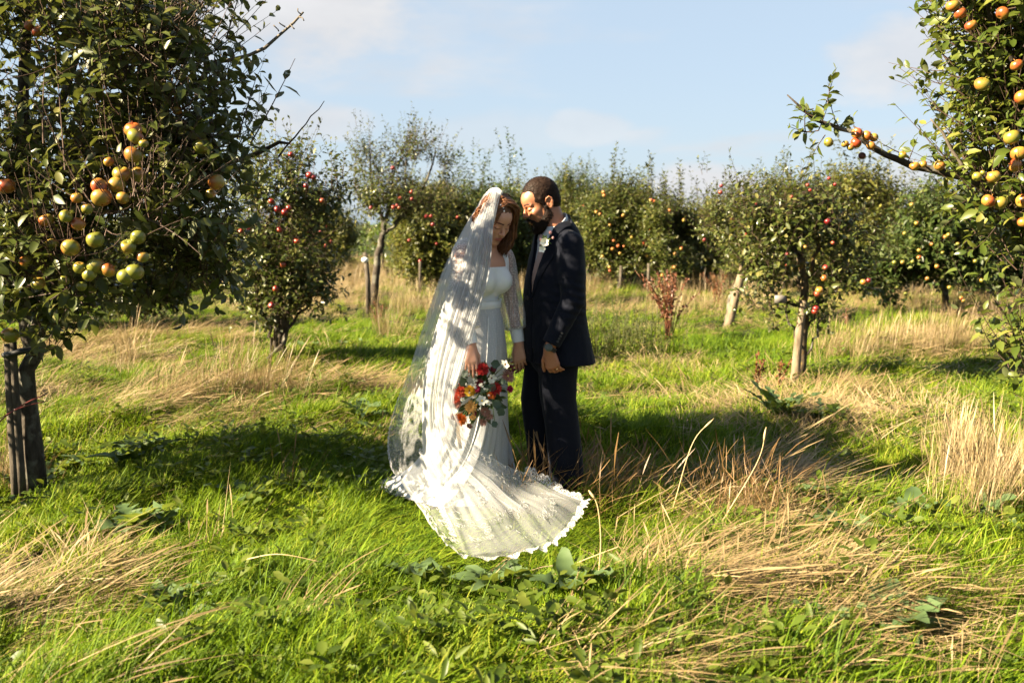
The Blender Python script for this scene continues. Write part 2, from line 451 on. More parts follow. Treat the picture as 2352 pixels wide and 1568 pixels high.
def inveil(x, y): return 1 - sstep(.75, 1.15, np.hypot((x - VEIL_C[0]) / VEIL_R[0], (y - VEIL_C[1]) / VEIL_R[1]))
def flow(x, y):
    """direction in which the long grass lies"""
    return .35 + 1.2 * vnoise(x * .45 + 7, y * .45 + 2) + .6 * vnoise(x * 1.3, y * 1.3 + 5)
def straw(x, y):
    far = sstep(10, 20, y)
    return np.clip(np.maximum(zone(x, y, Z_STRAW), far * (.45 + .6 * vnoise(x * .5, y * .35))) + (.10 + .15 * sstep(6, 9, y)) * vnoise(x * .9 + 2, y * .9) - .02, 0, 1)

def scatter(name, protos, pts, s0, s1, label, tilt=.15, rz=None, hs=None):
    n = len(pts)
    pos = np.column_stack([pts, gh(pts[:, 0], pts[:, 1])])
    a = flow(pts[:, 0], pts[:, 1]) + RNG.normal(0, .7, n) if rz is None else rz
    rot = np.column_stack([RNG.normal(0, tilt, n), RNG.normal(0, tilt, n), a])
    s = RNG.uniform(s0, s1, n)
    h = s * (np.ones(n) if hs is None else hs)
    return instancer(name, pos, rot, np.column_stack([s, s, h]), RNG.integers(0, len(protos), n), protos, label)

def _meadow():
    def dg(x, y, mx):
        base = np.where(y < 5.5, 620., np.where(y < 8, 460., np.where(y < 14, 220., np.where(y < 24, 60., 18.))))
        if mx: return float(base.max()) * 1.0
        return base * (1 - .72 * straw(x, y))
    pt = sample(dg, 2.7, 40)
    x, y = pt.T
    v = inveil(x, y)
    hs = (1 + .45 * vnoise(x * 1.6 + 4, y * 1.6) + .3 * vnoise(x * 4, y * 4)) * (1 - .72 * v)
    lay = vnoise(x * .9 + 31, y * .9) > .12 + .25 * RNG.normal(0, 1, len(x))
    sc = np.where(y > 14, 1.35, 1.0)
    k = np.where(lay, RNG.random(len(pt)) < .50, RNG.random(len(pt)) < .96)
    scatter('grass', P_GREEN, pt[k], .75, 1.25, 'lush green meadow grass covering the orchard floor', hs=(hs * sc)[k])
    scatter('laid_grass', P_LAID, pt[~k], .75, 1.3, 'long green grass lying combed over in swathes', hs=(hs * sc)[~k])
    n = 260
    pf = np.stack([RNG.normal(.33, .26, n), RNG.normal(5.13, .10, n)], -1); pf = pf[(pf[:, 1] < 5.24) & (pf[:, 1] > 4.98) & (pf[:, 0] > .02)]
    scatter('tussock_grass', P_LAID + P_BTALL[:1], pf, .9, 1.4, 'matted tussock grass around the groom\'s feet', tilt=.35)
    def dd(x, y, mx):
        base = np.where(y < 6, 300., np.where(y < 9, 220., np.where(y < 14, 120., np.where(y < 24, 60., 26.))))
        if mx: return float(base.max())
        return base * (straw(x, y) ** 1.3 * 1.25 + .012)
    pt = sample(dd, 2.7, 42); v = inveil(*pt.T)
    pt = pt[RNG.random(len(pt)) > v]
    scatter('straw_grass', P_DLAID, pt, .75, 1.3, 'bleached dry grass stalks lying flat in blond swathes')
    # standing dry grass
    tall = [(2290, 1120, 110, 60, 52), (2200, 1080, 60, 45, 26), (40, 1105, 40, 10, 8), (2160, 790, 90, 20, 55), (1560, 700, 110, 25, 75), (1640, 650, 90, 20, 60), (830, 640, 110, 26, 190),
            (760, 680, 90, 22, 110), (520, 640, 70, 20, 90), (1450, 640, 150, 18, 90), (960, 700, 90, 18, 60), (2080, 700, 120, 16, 50), (2240, 720, 80, 14, 50),
            (560, 900, 110, 30, 26), (300, 830, 60, 25, 16), (1950, 800, 120, 30, 30), (1220, 660, 60, 16, 40), (1350, 670, 60, 20, 40), (880, 760, 60, 14, 12), (1730, 690, 60, 20, 40)]
    p = []
    for (u, v, ru, rv, n) in tall:
        for _ in range(n):
            g = G(u + RNG.normal(0, ru * .55), v + RNG.normal(0, rv * .55), .05); p.append(g[:2])
    p = np.array(p)
    scatter('tall_dry_grass', P_DTALL, p, .65, 1.1, 'tall pale dry grass standing in tufts', .12)
    p = []
    for (u, v, ru, rv, n) in [(1650, 1160, 90, 28, 18), (1760, 1170, 60, 26, 14), (1430, 1120, 90, 25, 12), (1330, 1115, 60, 12, 12), (1250, 1100, 45, 8, 10), (1380, 1090, 40, 14, 7), (690, 1110, 70, 10, 3), (1520, 1100, 120, 20, 10), (100, 1100, 40, 15, 5)]:
        for _ in range(n):
            g = G(u + RNG.normal(0, ru * .55), v + RNG.normal(0, rv * .55), .05); p.append(g[:2])
    scatter('russet_grass', P_BTALL, np.array(p), .5, 1.0, 'russet seeding grass standing in shaded clumps', .28)
    # broad leaves among the grass: clover, dandelion, dock seedlings
    t = leaf_mat('weed_leaf', [(0, (.0252, .0446, .0043)), (.5, (.0540, .0828, .0072)), (1, (.1008, .1188, .0144))], (.0648, .0864, .0216), .34, .5, (.1872, .2160, .0216))
    pr = []
    for q in range(6):
        m = MB()
        for i in range(10 if q < 3 else 7):
            a = _r.random() * 6.283; L = (_r.uniform(.03, .055) if q < 3 else _r.uniform(.045, .085)); r0 = _r.uniform(0, .05)
            z = _r.uniform(.04, .10) if q < 3 else .03
            b = np.array([math.cos(a) * r0, math.sin(a) * r0, z]); d = nrm([math.cos(a), math.sin(a), _r.uniform(-.1, .9)])
            vv, ff = leaf_geo(b[None], d[None], nrm(np.array([[_r.normal(0, .3), _r.normal(0, .3), 1]])), np.array([L]), .62 if q < 3 else .34)
            m.add(vv, ff, _r.random())
        pr.append(proto('weed_tuft', m, t))
    def dw(x, y, mx):
        base = np.where(y < 5, 105., np.where(y < 7, 90., np.where(y < 10, 60., 12.)))
        if mx: return float(base.max())
        return base * np.clip(.16 + .85 * vnoise(x * .8 + 20.6, y * .8 + 3.2), .04, 1) * (1 - .6 * straw(x, y))
    pt = sample(dw, 2.7, 18); pt = pt[inveil(*pt.T) < .3]
    scatter('ground_cover', pr, pt, .8, 1.4, 'clover, dandelion and small dock leaves growing through the grass', .2, rz=RNG.uniform(0, 6.28, len(pt)))

LEAF8 = np.array([[0, 0, 0], [.34, .40, .05], [.36, 0, -.02], [.34, -.40, .05], [.70, .36, .03], [.72, 0, -.04], [.70, -.36, .03], [1.0, 0, -.10]])
LEAF8F = [np.array([[0, 2, 1], [0, 3, 2], [4, 5, 7], [5, 6, 7]]), np.array([[1, 2, 5, 4], [2, 3, 6, 5]])]
LEAF4 = np.array([[0, 0, 0], [.45, .42, .04], [1.0, 0, -.06], [.45, -.42, .04]])
LEAF4F = [np.array([[0, 2, 1], [0, 3, 2]])]
def leaf_geo(pos, d, up, L, wid=.56, low=False, curl=None):
    """many leaves at once: base points, directions, up normals, lengths"""
    T, F = (LEAF4, LEAF4F) if low else (LEAF8, LEAF8F)
    d = nrm(d); s = nrm(np.cross(up, d)); n = np.cross(d, s)
    L = np.asarray(L)[:, None, None]
    c = np.zeros(len(pos)) if curl is None else curl
    bz = T[None, :, 2] - c[:, None] * T[None, :, 0] ** 2
    v = pos[:, None] + L * (T[None, :, 0, None] * d[:, None] + T[None, :, 1, None] * wid * s[:, None] + bz[..., None] * n[:, None])
    k = len(T); off = (np.arange(len(pos)) * k)[:, None, None]
    return v.reshape(-1, 3), [(f[None] + off).reshape(-1, f.shape[1]) for f in F]
_meadow()
# ------------------------------------------------------------------ trees
M_LEAF = leaf_mat('apple_leaf', [(0, (.0140, .0234, .0047)), (.45, (.0312, .0452, .0078)), (.8, (.0663, .0764, .0172)), (1, (.1248, .1131, .0312))], (.0975, .1053, .0585), .24, .34, (.1560, .1716, .0234))
M_LEAFB = leaf_mat('apple_leaf_bright', [(0, (.0187, .0351, .0055)), (.45, (.0429, .0640, .0094)), (.8, (.0858, .1053, .0172)), (1, (.1560, .1482, .0312))], (.0975, .1131, .0468), .30, .34, (.1872, .2184, .0234))
M_LEAFD = leaf_mat('hedge_leaf', [(0, (.0125, .0187, .0055)), (.5, (.0265, .0351, .0094)), (1, (.0585, .0530, .0156))], (.0468, .0515, .0234), .2, .5, (.1092, .1092, .0234))
M_LEAFO = leaf_mat('apple_leaf_olive', [(0, (.018, .026, .005)), (.45, (.044, .056, .008)), (.8, (.090, .096, .017)), (1, (.15, .125, .03))], (.11, .115, .055), .26, .45, (.20, .20, .02))
M_LEAFK = leaf_mat('apple_leaf_deep', [(0, (.010, .020, .005)), (.45, (.022, .040, .008)), (.8, (.050, .070, .014)), (1, (.09, .10, .022))], (.07, .085, .045), .22, .45, (.13, .17, .02))
M_VINE = leaf_mat('vine_leaf', [(0, (.0273, .0530, .0062)), (.5, (.0507, .0897, .0094)), (1, (.1092, .1326, .0195))], (.0780, .1092, .0351), .32, .45, (.1950, .2340, .0234))
def bark_mat(name, a, b, lichen=None, sc=1.0):
    t = NT(name)
    p = t.pos(); mp = t.node('ShaderNodeMapping', {'Vector': p, 'Scale': (1, 1, .35)}).outputs[0]
    n1 = t.noise(38 * sc, 6, .65, vec=mp); n2 = t.noise(7, 4, .6, vec=p)
    c = t.ramp(n1, [(.3, a), (.7, b)])
    if lichen:
        f = t.node('ShaderNodeMapRange', {'Value': n2, 1: .50, 2: .62}).outputs[0]
        c = t.mix(f, c, lichen)
    return t.done(t.bsdf(c, .85, .2, Normal=t.bump(n1, .8, .012)))
M_BARK = bark_mat('apple_bark', (.0125, .0101, .0078), (.0585, .0468, .0359), (.1014, .0975, .0780))
M_BARKY = bark_mat('lichen_bark', (.0273, .0203, .0133), (.0936, .0686, .0406), (.2106, .1287, .0218))
M_TWIG = simple('twig', (.0468, .0273, .0187), .7, .3, .4, 60)
M_TWIGG = simple('pale_twig', (.0936, .0780, .0593), .75, .3, .4, 60)
M_STAKE = bark_mat('weathered_wood', (.0663, .0484, .0312), (.1950, .1521, .1014), None, .5)
M_DARKWOOD = bark_mat('dark_post_wood', (.0234, .0187, .0140), (.0936, .0780, .0585), None, .6)

def apple_mat(name, base, mid, blush, amt=.5):
    t = NT(name)
    o = t.node('ShaderNodeTexCoord').outputs['Object']
    oi = t.node('ShaderNodeObjectInfo').outputs['Random']
    off = t.node('ShaderNodeVectorMath', {0: o, 1: t.node('ShaderNodeCombineXYZ', {0: t.math('MULTIPLY', oi, 30.)}).outputs[0]}).outputs[0]
    n = t.noise(.9, 2, .5, vec=off); n2 = t.noise(9, 4, .6, vec=off)
    sep = t.node('ShaderNodeSeparateXYZ', {0: o})
    side = t.math('MULTIPLY_ADD', sep.outputs[0], -.28, t.math('MULTIPLY', sep.outputs[2], .10))
    f = t.math('ADD', t.math('ADD', side, t.math('MULTIPLY', n, 1.1)), t.math('MULTIPLY_ADD', oi, .5, amt - .95))
    f = t.math('ADD', f, t.math('MULTIPLY_ADD', n2, .5, -.25))
    c = t.ramp(f, [(.2, base), (.5, mid), (.85, blush)])
    sp = t.node('ShaderNodeTexVoronoi', {'Vector': off, 'Scale': 14.}).outputs['Distance']
    c = t.mix(t.node('ShaderNodeMapRange', {'Value': sp, 1: .12, 2: .05, 3: 0., 4: .35}).outputs[0], c, (.55, .42, .2))
    return t.done(t.bsdf(c, .33, .5, Subsurface_Weight=.08, Subsurface_Radius=(.02, .01, .004)))
M_APY = apple_mat('apple_yellow', (.1179, .1236, .0157), (.2022, .1292, .0213), (.2022, .0421, .0112), .46)
M_APO = apple_mat('apple_orange', (.1909, .1404, .0225), (.2359, .0983, .0168), (.2022, .0337, .0096), .60)
M_APR = apple_mat('apple_red', (.1853, .0477, .0157), (.1685, .0140, .0078), (.1011, .0050, .0056), .7)
M_APBAD = simple('rotten_apple', (.07, .022, .014), .6, .3, .5, 8)

def _apple_mesh(seg=18, rings=12, sx=1.0, stem=True, squash=.88):
    m = MB()
    th = np.linspace(0, math.pi, rings + 1)
    r = np.sin(th) ** .86; z = np.cos(th) * squash
    z = z - .30 * np.exp(-(r / .26) ** 2) * (th < 1.5) + .20 * np.exp(-(r / .22) ** 2) * (th > 1.6)
    r = r * (1 + .05 * np.cos(th))
    a = np.arange(seg) * 2 * math.pi / seg
    lob = 1 + .025 * np.cos(5 * a)[None] * (1 - np.cos(th))[:, None] * .5
    v = np.stack([r[:, None] * np.cos(a)[None] * lob * sx, r[:, None] * np.sin(a)[None] * lob, np.repeat(z[:, None], seg, 1)], -1).reshape(-1, 3)
    i = np.arange(rings)[:, None] * seg; j = np.arange(seg)[None]; k = (j + 1) % seg
    m.add(v, np.stack([i + j, i + seg + j, i + seg + k, i + k], -1).reshape(-1, 4))
    if stem:
        tv, tf = tube([[0, 0, .55], [.04, .02, .85], [.14, .03, 1.12]], [.05, .04, .05], 5)
        m.add(tv, tf, .3)
        for q in range(5):
            b = q * 1.257; c = np.array([math.cos(b), math.sin(b), 0])
            m.add([c * .05 + [0, 0, -.66], c * .16 + [c[1] * .05, -c[0] * .05, -.84], c * .16 + [-c[1] * .05, c[0] * .05, -.84]], np.array([[0, 1, 2]]))
    return m
APPLE_ME = {}
def apple_mesh(mat, big):
    k = (mat.name, big)
    if k not in APPLE_ME:
        me = (_apple_mesh(20, 14) if big else _apple_mesh(10, 7)).mesh('apple', mat)
        APPLE_ME[k] = me
    return APPLE_ME[k]

LEAF_ME = {}
def leaf_variants(mat):
    if mat.name not in LEAF_ME:
        LEAF_ME[mat.name] = []
        for c in (.0, .15, .3, -.08, .45):
            v, f = leaf_geo(np.zeros((1, 3)), np.array([[1., 0, 0]]), np.array([[0, 0, 1.]]), np.array([1.0]), 1.0, False, np.array([c]))
            m = MB(); m.add(v, f, 0.0); LEAF_ME[mat.name].append(m.mesh('leaf', mat))
    return LEAF_ME[mat.name]

def project(p):
    q = np.asarray(p) - CAM
    c, s = math.cos(PITCH), math.sin(PITCH)
    f = q[..., 1] * c - q[..., 2] * s; up = q[..., 1] * s + q[..., 2] * c
    return CX + FPX * q[..., 0] / f, CY - FPX * up / f, f

class Tree:
    def __init__(self, base, seed, leafL=.07, low=False, leafmat=None, wid=.58):
        self.base = np.array([base[0], base[1], float(gh(base[0], base[1]))])
        self.r = np.random.default_rng(seed); self.L = leafL; self.low = low; self.mat = leafmat or M_LEAF; self.wid = wid
        self.lp, self.ld, self.lu, self.ll, self.lr = [], [], [], [], []
        self.lit = []; self.tw = MB(); self.branches = []; self.apples = []; self.trunks = []
    def shoots(self, p0, d, L, bend=.25, spacing=.032, tw_r=.0035, leaf_from=.1, size=1.0, tone=None, rand_bend=.25):
        p0 = np.asarray(p0, float)
        if not len(p0): return
        d = nrm(d); n = len(p0); L = np.broadcast_to(np.asarray(L, float), (n,))
        r = self.r
        bv = np.array([0, 0, 1.0])[None] * bend + r.normal(0, rand_bend, (n, 3))
        T = np.linspace(0, 1, 5)
        pt = p0[:, None] + (d * L[:, None])[:, None] * T[None, :, None] + (bv * L[:, None])[:, None] * (T ** 2)[None, :, None]
        # twig: three-sided tube
        tg = nrm(pt[:, -1] - pt[:, 0]); ref = np.where(np.abs(tg[:, 2:3]) < .9, np.array([[0, 0, 1.]]), np.array([[1., 0, 0]]))
        a = nrm(np.cross(tg, ref)); b = np.cross(tg, a)
        rr = (tw_r * (1 - .7 * T))[None, :, None]
        ring = np.stack([pt + rr * a[:, None], pt + rr * (-.5 * a + .87 * b)[:, None], pt + rr * (-.5 * a - .87 * b)[:, None]], 2)
        v = ring.reshape(-1, 3); base = (np.arange(n) * 15)[:, None, None]
        q = []
        for i in range(4):
            for j in range(3): k = (j + 1) % 3; q.append([i * 3 + j, i * 3 + k, i * 3 + 3 + k, i * 3 + 3 + j])
        self.tw.add(v, (np.array(q)[None] + base).reshape(-1, 4))
        # leaves
        mx = int(np.max(L) / spacing) + 2
        k = np.arange(mx)[None]; t = leaf_from + (k + r.random((n, mx)) * .5) * spacing / L[:, None]
        ok = t <= 1.02
        ti = np.clip(t, 0, 1)
        pos = p0[:, None] + (d * L[:, None])[:, None] * ti[..., None] + (bv * L[:, None])[:, None] * (ti ** 2)[..., None]
        tang = nrm((d)[:, None] + 2 * bv[:, None] * ti[..., None])
        ph = k * 2.4 + r.random((n, 1)) * 6.28 + r.normal(0, .4, (n, mx))
        rad = np.cos(ph)[..., None] * a[:, None] + np.sin(ph)[..., None] * b[:, None]
        ld = nrm(tang * (.35 + .9 * ti[..., None] ** 3) + rad * 1.0 + np.array([0, 0, -.18]) + r.normal(0, .22, (n, mx, 3)))
        lu = nrm(tang * .8 + np.array([0, 0, .7]) + r.normal(0, .45, (n, mx, 3)))
        ll = self.L * size * r.uniform(.6, 1.15, (n, mx)) * (1 - .35 * ti ** 4)
        tn = r.random((n, mx)) if tone is None else np.clip(r.normal(tone, .25, (n, mx)), 0, .999)
        self.lp.append(pos[ok]); self.ld.append(ld[ok]); self.lu.append(lu[ok]); self.ll.append(ll[ok]); self.lr.append(tn[ok])
    def blob(self, u, v, Y, ru, rv, rY, n, L=(.18, .42), clump=.0, freq=2.2, up=.7, **kw):
        """shoots filling an ellipsoid seen at (u, v)"""
        c = P(u, v, Y); s = FPX / Y
        self.blob3(c, (ru / s, rY, rv / s), n, L, clump, freq, up, **kw)
    def blob3(self, c, rad, n, L=(.18, .42), clump=0., freq=2.2, up=.7, shell=2.4, **kw):
        r = self.r; c = np.asarray(c, float)
        q = nrm(r.normal(0, 1, (n * 3, 3))); rr = r.random((n * 3, 1)) ** (1 / shell)
        o = q * rr; p = c + o * np.asarray(rad) * .9
        keep = vnoise(p[:, 0] * freq + 5, p[:, 1] * freq, p[:, 2] * freq) > clump - .55
        p, o = p[keep][:n], o[keep][:n]
        d = nrm(o * .9 + np.array([0, 0, up]) + r.normal(0, .35, p.shape))
        self.shoots(p, d, r.uniform(*L, len(p)), **kw)
    def uprights(self, lst, Y, L=(.3, .7), n=6, **kw):
        """long upright water shoots whose feet are seen at (u, v)"""
        for (u, v, hh, sp) in lst:
            c = P(u, v, Y); s = FPX / Y
            self.shoots(c + self.r.normal(0, 1, (n, 3)) * np.array([sp / s, .25, .05]), self.r.normal(0, .16, (n, 3)) + [0, 0, 1], self.r.uniform(.7, 1.05, n) * hh / s, bend=.05, rand_bend=.08, **kw)
    def limb(self, pts, r0, r1, name='branch', n=9, sides=7, wob=.012, mat=None):
        p = spline(pts, n); p[1:-1] += self.r.normal(0, wob, (n - 2, 3))
        rr = np.linspace(1, 0, n) ** .8 * (r0 - r1) + r1
        m = MB(); m.add(*tube(p, rr * (1 + self.r.normal(0, .06, n)), sides)); self.branches.append((name, m, mat)); return p
    def apple(self, u, v, px, Y, mat=None, lab=None, clear=True):
        self.apples.append((u, v, px, Y, mat, lab, clear))
    def build(self, label, group=None, name='apple_tree', apmat=None, singles=0, barkmat=None, twigmat=None, cat='tree', big=False, lit=False):
        root = empty(name, self.base, label, cat, group)
        for nm, m, mt in self.branches: m.build(nm, mt or barkmat or M_BARK, root)
        if self.tw.n: tag(self.tw.build('twigs', twigmat or M_TWIG, root), kind='stuff')
        lp, ld, lu, ll, lr = [np.concatenate(x) for x in (self.lp, self.ld, self.lu, self.ll, self.lr)]
        keep = np.ones(len(lp), bool)
        U, V, D = project(lp + ld * ll[:, None] * .5)
        for (u, v, px, Y, mt, lab, clear) in self.apples:
            if clear:
                hit = (np.hypot(U - u, V - v) < px * .62 + FPX / D * ll * .3) & (D < Y + .25)
                keep &= ~(hit & (self.r.random(len(lp)) < .80))
        sd = np.array(SUN_DIR)
        for (c, rad, pr) in self.lit:                     # gaps in the crown through which the sun falls
            q = lp + ld * ll[:, None] * .5 - c; t = q @ sd
            dist = np.linalg.norm(q - t[:, None] * sd, axis=1)
            keep &= ~((t > .15) & (dist < rad) & (self.r.random(len(lp)) < pr))
        # leaves never grow underground
        keep &= lp[:, 2] > gh(lp[:, 0], lp[:, 1]) + .12
        lp, ld, lu, ll, lr, U, V, D = [x[keep] for x in (lp, ld, lu, ll, lr, U, V, D)]
        one = np.zeros(len(lp), bool)
        if singles:
            inside = (U > -10) & (U < 2362) & (V > -10) & (V < 1570)
            cell = (np.floor(U / 9).astype(np.int64) * 4000 + np.floor(V / 9).astype(np.int64))
            order = np.argsort(D); seen = {}
            front = np.zeros(len(lp), bool)
            for i in order:
                if inside[i] and cell[i] not in seen: seen[cell[i]] = 1; front[i] = True
            facing = np.abs(np.einsum('ij,ij->i', nrm(np.cross(np.cross(lu, ld), ld)), nrm(CAM - lp)))
            score = np.where(front, ll / D * (.3 + facing), 0)
            k = np.argsort(-score)[:singles]; one[k[score[k] > 0]] = True
            vs = leaf_variants(self.mat); inv = Matrix.Translation(root.location).inverted()
            for i in np.nonzero(one)[0]:
                d = nrm(ld[i]); s = nrm(np.cross(lu[i], d)); nn = np.cross(d, s)
                o = bpy.data.objects.new('leaf', vs[int(self.r.integers(0, len(vs)))]); COL.objects.link(o); o.parent = root
                o.matrix_basis = inv @ Matrix(((d[0] * ll[i], s[0] * ll[i] * self.wid, nn[0] * ll[i], lp[i][0]), (d[1] * ll[i], s[1] * ll[i] * self.wid, nn[1] * ll[i], lp[i][1]), (d[2] * ll[i], s[2] * ll[i] * self.wid, nn[2] * ll[i], lp[i][2]), (0, 0, 0, 1)))
        q = ~one
        m = MB()
        far = np.zeros(len(lp), bool) if not self.low else np.ones(len(lp), bool)
        v, f = leaf_geo(lp[q], ld[q], lu[q], ll[q], self.wid, self.low, self.r.normal(.12, .18, q.sum()))
        m.add(v, f, np.repeat(lr[q], 4 if self.low else 8))
        tag(m.build('foliage', self.mat, root, smooth=not self.low), kind='stuff')
        for (u, v, px, Y, mt, lab, clear) in self.apples:
            mat = mt or apmat or M_APY
            c = P(u, v, Y); rad = px / 2 / (FPX / Y)
            o = link('apple', apple_mesh(mat, big), root, origin=1)
            o.location = Vector(c.tolist()) - root.location
            o.rotation_euler = (self.r.normal(0, .45), self.r.normal(0, .45), self.r.random() * 6.28)
            o.scale = (rad, rad, rad * self.r.uniform(.92, 1.04))
            if lab: o['label'] = lab
        self.root = root
        return root

# --- the big left tree ------------------------------------------------
def left_tree():
    g = P(70, 1105, 5.9); b = (float(g[0]), 5.9)
    T = Tree(b, 3, .094, wid=.54)
    z0 = T.base[2]
    tr = [[T.base[0] + .03, 5.9, z0 - .05], [*P(66, 900, 5.88)], [*P(70, 800, 5.85)], [*P(58, 690, 5.75)], [*P(48, 560, 5.65)], [*P(45, 400, 5.5)], [*P(60, 200, 5.5)], [*P(70, -60, 5.5)]]
    m = MB(); p = spline(tr, 16); rr = np.interp(np.linspace(0, 1, 16), [0, .12, .35, 1], [.074, .049, .046, .024])
    p[1:-1] += T.r.normal(0, .008, (14, 3)); m.add(*tube(p, rr * (1 + T.r.normal(0, .05, 16)), 12)); T.branches.append(('trunk', m, M_BARK))
    T.limb([P(66, 760, 5.8), P(110, 690, 5.5), P(150, 600, 5.1), P(200, 520, 4.95)], .034, .014)
    T.limb([P(76, 790, 5.83), P(120, 740, 5.6), P(150, 680, 5.3)], .020, .010)
    T.limb([P(48, 560, 5.65), P(160, 470, 5.3), P(330, 370, 5.0), P(400, 375, 4.95), P(470, 425, 5.0)], .030, .009)
    T.limb([P(45, 470, 5.5), P(180, 330, 5.3), P(360, 260, 5.2), P(470, 180, 5.2)], .030, .012)
    T.limb([P(50, 380, 5.5), P(140, 220, 5.3), P(200, 60, 5.2), P(240, -120, 5.1)], .026, .008)
    T.limb([P(50, 420, 5.5), P(-60, 300, 5.6), P(-220, 150, 5.6)], .026, .008)
    T.limb([P(50, 520, 5.5), P(200, 480, 5.9), P(420, 430, 6.0), P(600, 350, 5.7), P(665, 330, 5.6)], .024, .006)
    # bare branch and bare twig against the sky
    bare = T.limb([P(455, 190, 5.2), P(495, 148, 5.15), P(540, 137, 5.1), P(600, 112, 5.1), P(655, 66, 5.1), P(697, 28, 5.1)], .0125, .0045, wob=.004, mat=M_TWIGG)
    for (u, v, du, dv) in [(566, 120, -14, -24), (655, 62, -14, -10), (690, 32, -6, -12), (686, 40, 12, 8), (640, 72, -12, -14), (668, 55, 8, 12), (505, 140, 2, -32), (600, 110, 6, 10)]:
        q = P(u, v, 5.1); e = P(u + du, v + dv, 5.08); sp = MB(); sp.add(*tube(spline([q, (q + e) / 2 + T.r.normal(0, .006, 3), e], 5), [.004, .0035, .003, .003, .004], 4)); T.branches.append(('spur', sp, M_TWIGG))
    T.limb([P(640, 360, 5.5), P(690, 300, 5.5), P(745, 232, 5.5)], .0055, .0018, wob=.003, mat=M_TWIG)
    # leafy crown
    for a in [(120, 130, 5.45, 240, 230, .75, 250), (400, 170, 5.2, 100, 170, .5, 105), (330, 400, 4.95, 170, 120, .42, 170), (555, 400, 5.35, 90, 70, .35, 44),
              (220, 590, 4.95, 180, 100, .42, 150), (30, 420, 5.35, 150, 240, .6, 180), (420, 590, 5.25, 105, 70, .4, 80), (120, -90, 5.3, 260, 120, .7, 90),
              (-160, 250, 5.6, 180, 300, .7, 130), (520, 300, 5.25, 70, 90, .35, 26), (60, 650, 5.3, 110, 80, .4, 50), (360, 300, 5.6, 140, 140, .5, 30), (130, 790, 5.3, 35, 30, .12, 12),
              (640, 380, 5.5, 45, 35, .2, 18), (590, 390, 5.25, 65, 60, .3, 34), (330, 690, 5.4, 80, 25, .3, 24), (180, 700, 5.35, 110, 40, .35, 44), (430, 650, 5.3, 60, 40, .3, 30), (600, 440, 5.4, 60, 40, .3, 24), (240, 60, 4.62, 210, 110, .32, 120), (330, 220, 4.65, 130, 110, .3, 80), (300, 470, 4.6, 140, 110, .22, 70), (200, 620, 4.7, 120, 70, .22, 36)]:
        T.blob(*a, clump=.24, freq=2.3, spacing=.036)
    for a in [(250, -25, 4.62, 210, 40, .32, 90), (60, -60, 4.8, 230, 60, .4, 60)]: T.blob(*a, L=(.1, .22), clump=.2, freq=2.3, spacing=.036)
    T.blob3((-3.85, 5.0, 1.45), (.75, .55, .75), 150, clump=.2); T.blob3((-4.3, 4.8, 2.2), (.7, .6, .7), 120, clump=.2); T.blob3((-3.6, 4.6, 2.8), (.6, .45, .55), 120, clump=.2)  # unseen crown clumps added left of view to shade the trunk and inner leaves
    # single long leafy shoots at the edge, sparse big leaves
    T.shoots([P(575, 330, 5.15), P(520, 90, 5.1), P(470, 60, 5.1), P(545, 320, 5.1), P(500, 250, 5.1), P(480, 300, 5.1), P(150, 390, 4.55), P(355, 250, 4.75), P(395, 240, 4.8), P(100, 330, 4.6)],
             [P(690, 135, 5.0) - P(575, 330, 5.15), [.35, -.1, 1.], [.5, 0, .9], [.35, 0, 1], [.25, 0, 1], [.2, -.2, 1], [.02, -.1, 1], [-.05, -.1, 1], [.06, -.1, 1], [.1, -.2, 1]],
             [.52, .30, .28, .36, .34, .3, .52, .5, .42, .4], bend=.02, rand_bend=.05, spacing=.042, tw_r=.005, leaf_from=.18, size=1.05)
    ap = [(306, 299, 40), (311, 314, 38), (306, 356, 42), (279, 400, 40), (317, 402, 36), (345, 410, 32), (268, 425, 38), (227, 427, 36), (233, 454, 46), (463, 337, 40), (497, 419, 38),
          (484, 445, 24), (176, 455, 26), (106, 506, 34), (151, 497, 30), (180, 515, 32), (219, 551, 40), (317, 545, 34), (282, 455, 30), (308, 135, 34), (407, 254, 22), (86, 74, 24), (68, 59, 24),
          (14, 428, 40), (414, 173, 28), (162, 569, 42), (294, 567, 36), (248, 620, 34), (220, 611, 40), (206, 630, 34), (183, 615, 30), (309, 625, 42), (288, 636, 38), (88, 651, 32), (147, 644, 26),
          (23, 770, 40), (187, 657, 24), (328, 590, 28), (250, 372, 24), (120, 560, 28), (60, 600, 30), (330, 330, 22), (200, 480, 26)]
    for i, (u, v, px) in enumerate(ap):
        Y = 4.40 if 140 < u < 345 and 280 < v < 640 else 4.62
        if v > 700: Y = 5.2
        sd = np.array(SUN_DIR); cs = [P(1020, 740, 5.0), P(985, 880, 5.05), P(1060, 640, 4.95), P(1045, 860, 4.85)]
        off = lambda y: min(np.linalg.norm((P(u, v, y) - c) - ((P(u, v, y) - c) @ sd) * sd) for c in cs)
        if Y < 5.1: Y = max([Y + d for d in (0, .06, .12, -.08)], key=lambda y: min(off(y), .24) - .02 * abs(y - Y))
        T.apple(u, v, px, Y + T.r.uniform(-.03, .03), M_APO if T.r.random() < (.55 if v < 470 else .15) else M_APY)
    hd = lambda u, v, Y, r, p: (P(u, v, Y), r, p)
    T.lit = [hd(1240, 465, 5.3, .21, 1.), hd(1262, 560, 5.2, .12, .8), hd(1150, 520, 5.12, .11, .9), hd(1085, 600, 4.95, .14, .35), hd(1050, 745, 4.9, .12, .35), hd(1035, 870, 4.85, .14, .6), hd(1030, 990, 4.85, .20, 1.), hd(960, 960, 5.1, .16, .9), hd(1075, 935, 4.9, .09, .9),
             hd(260, 410, 4.40, .26, .75), hd(240, 590, 4.40, .24, .7), hd(480, 400, 4.6, .16, .6)]
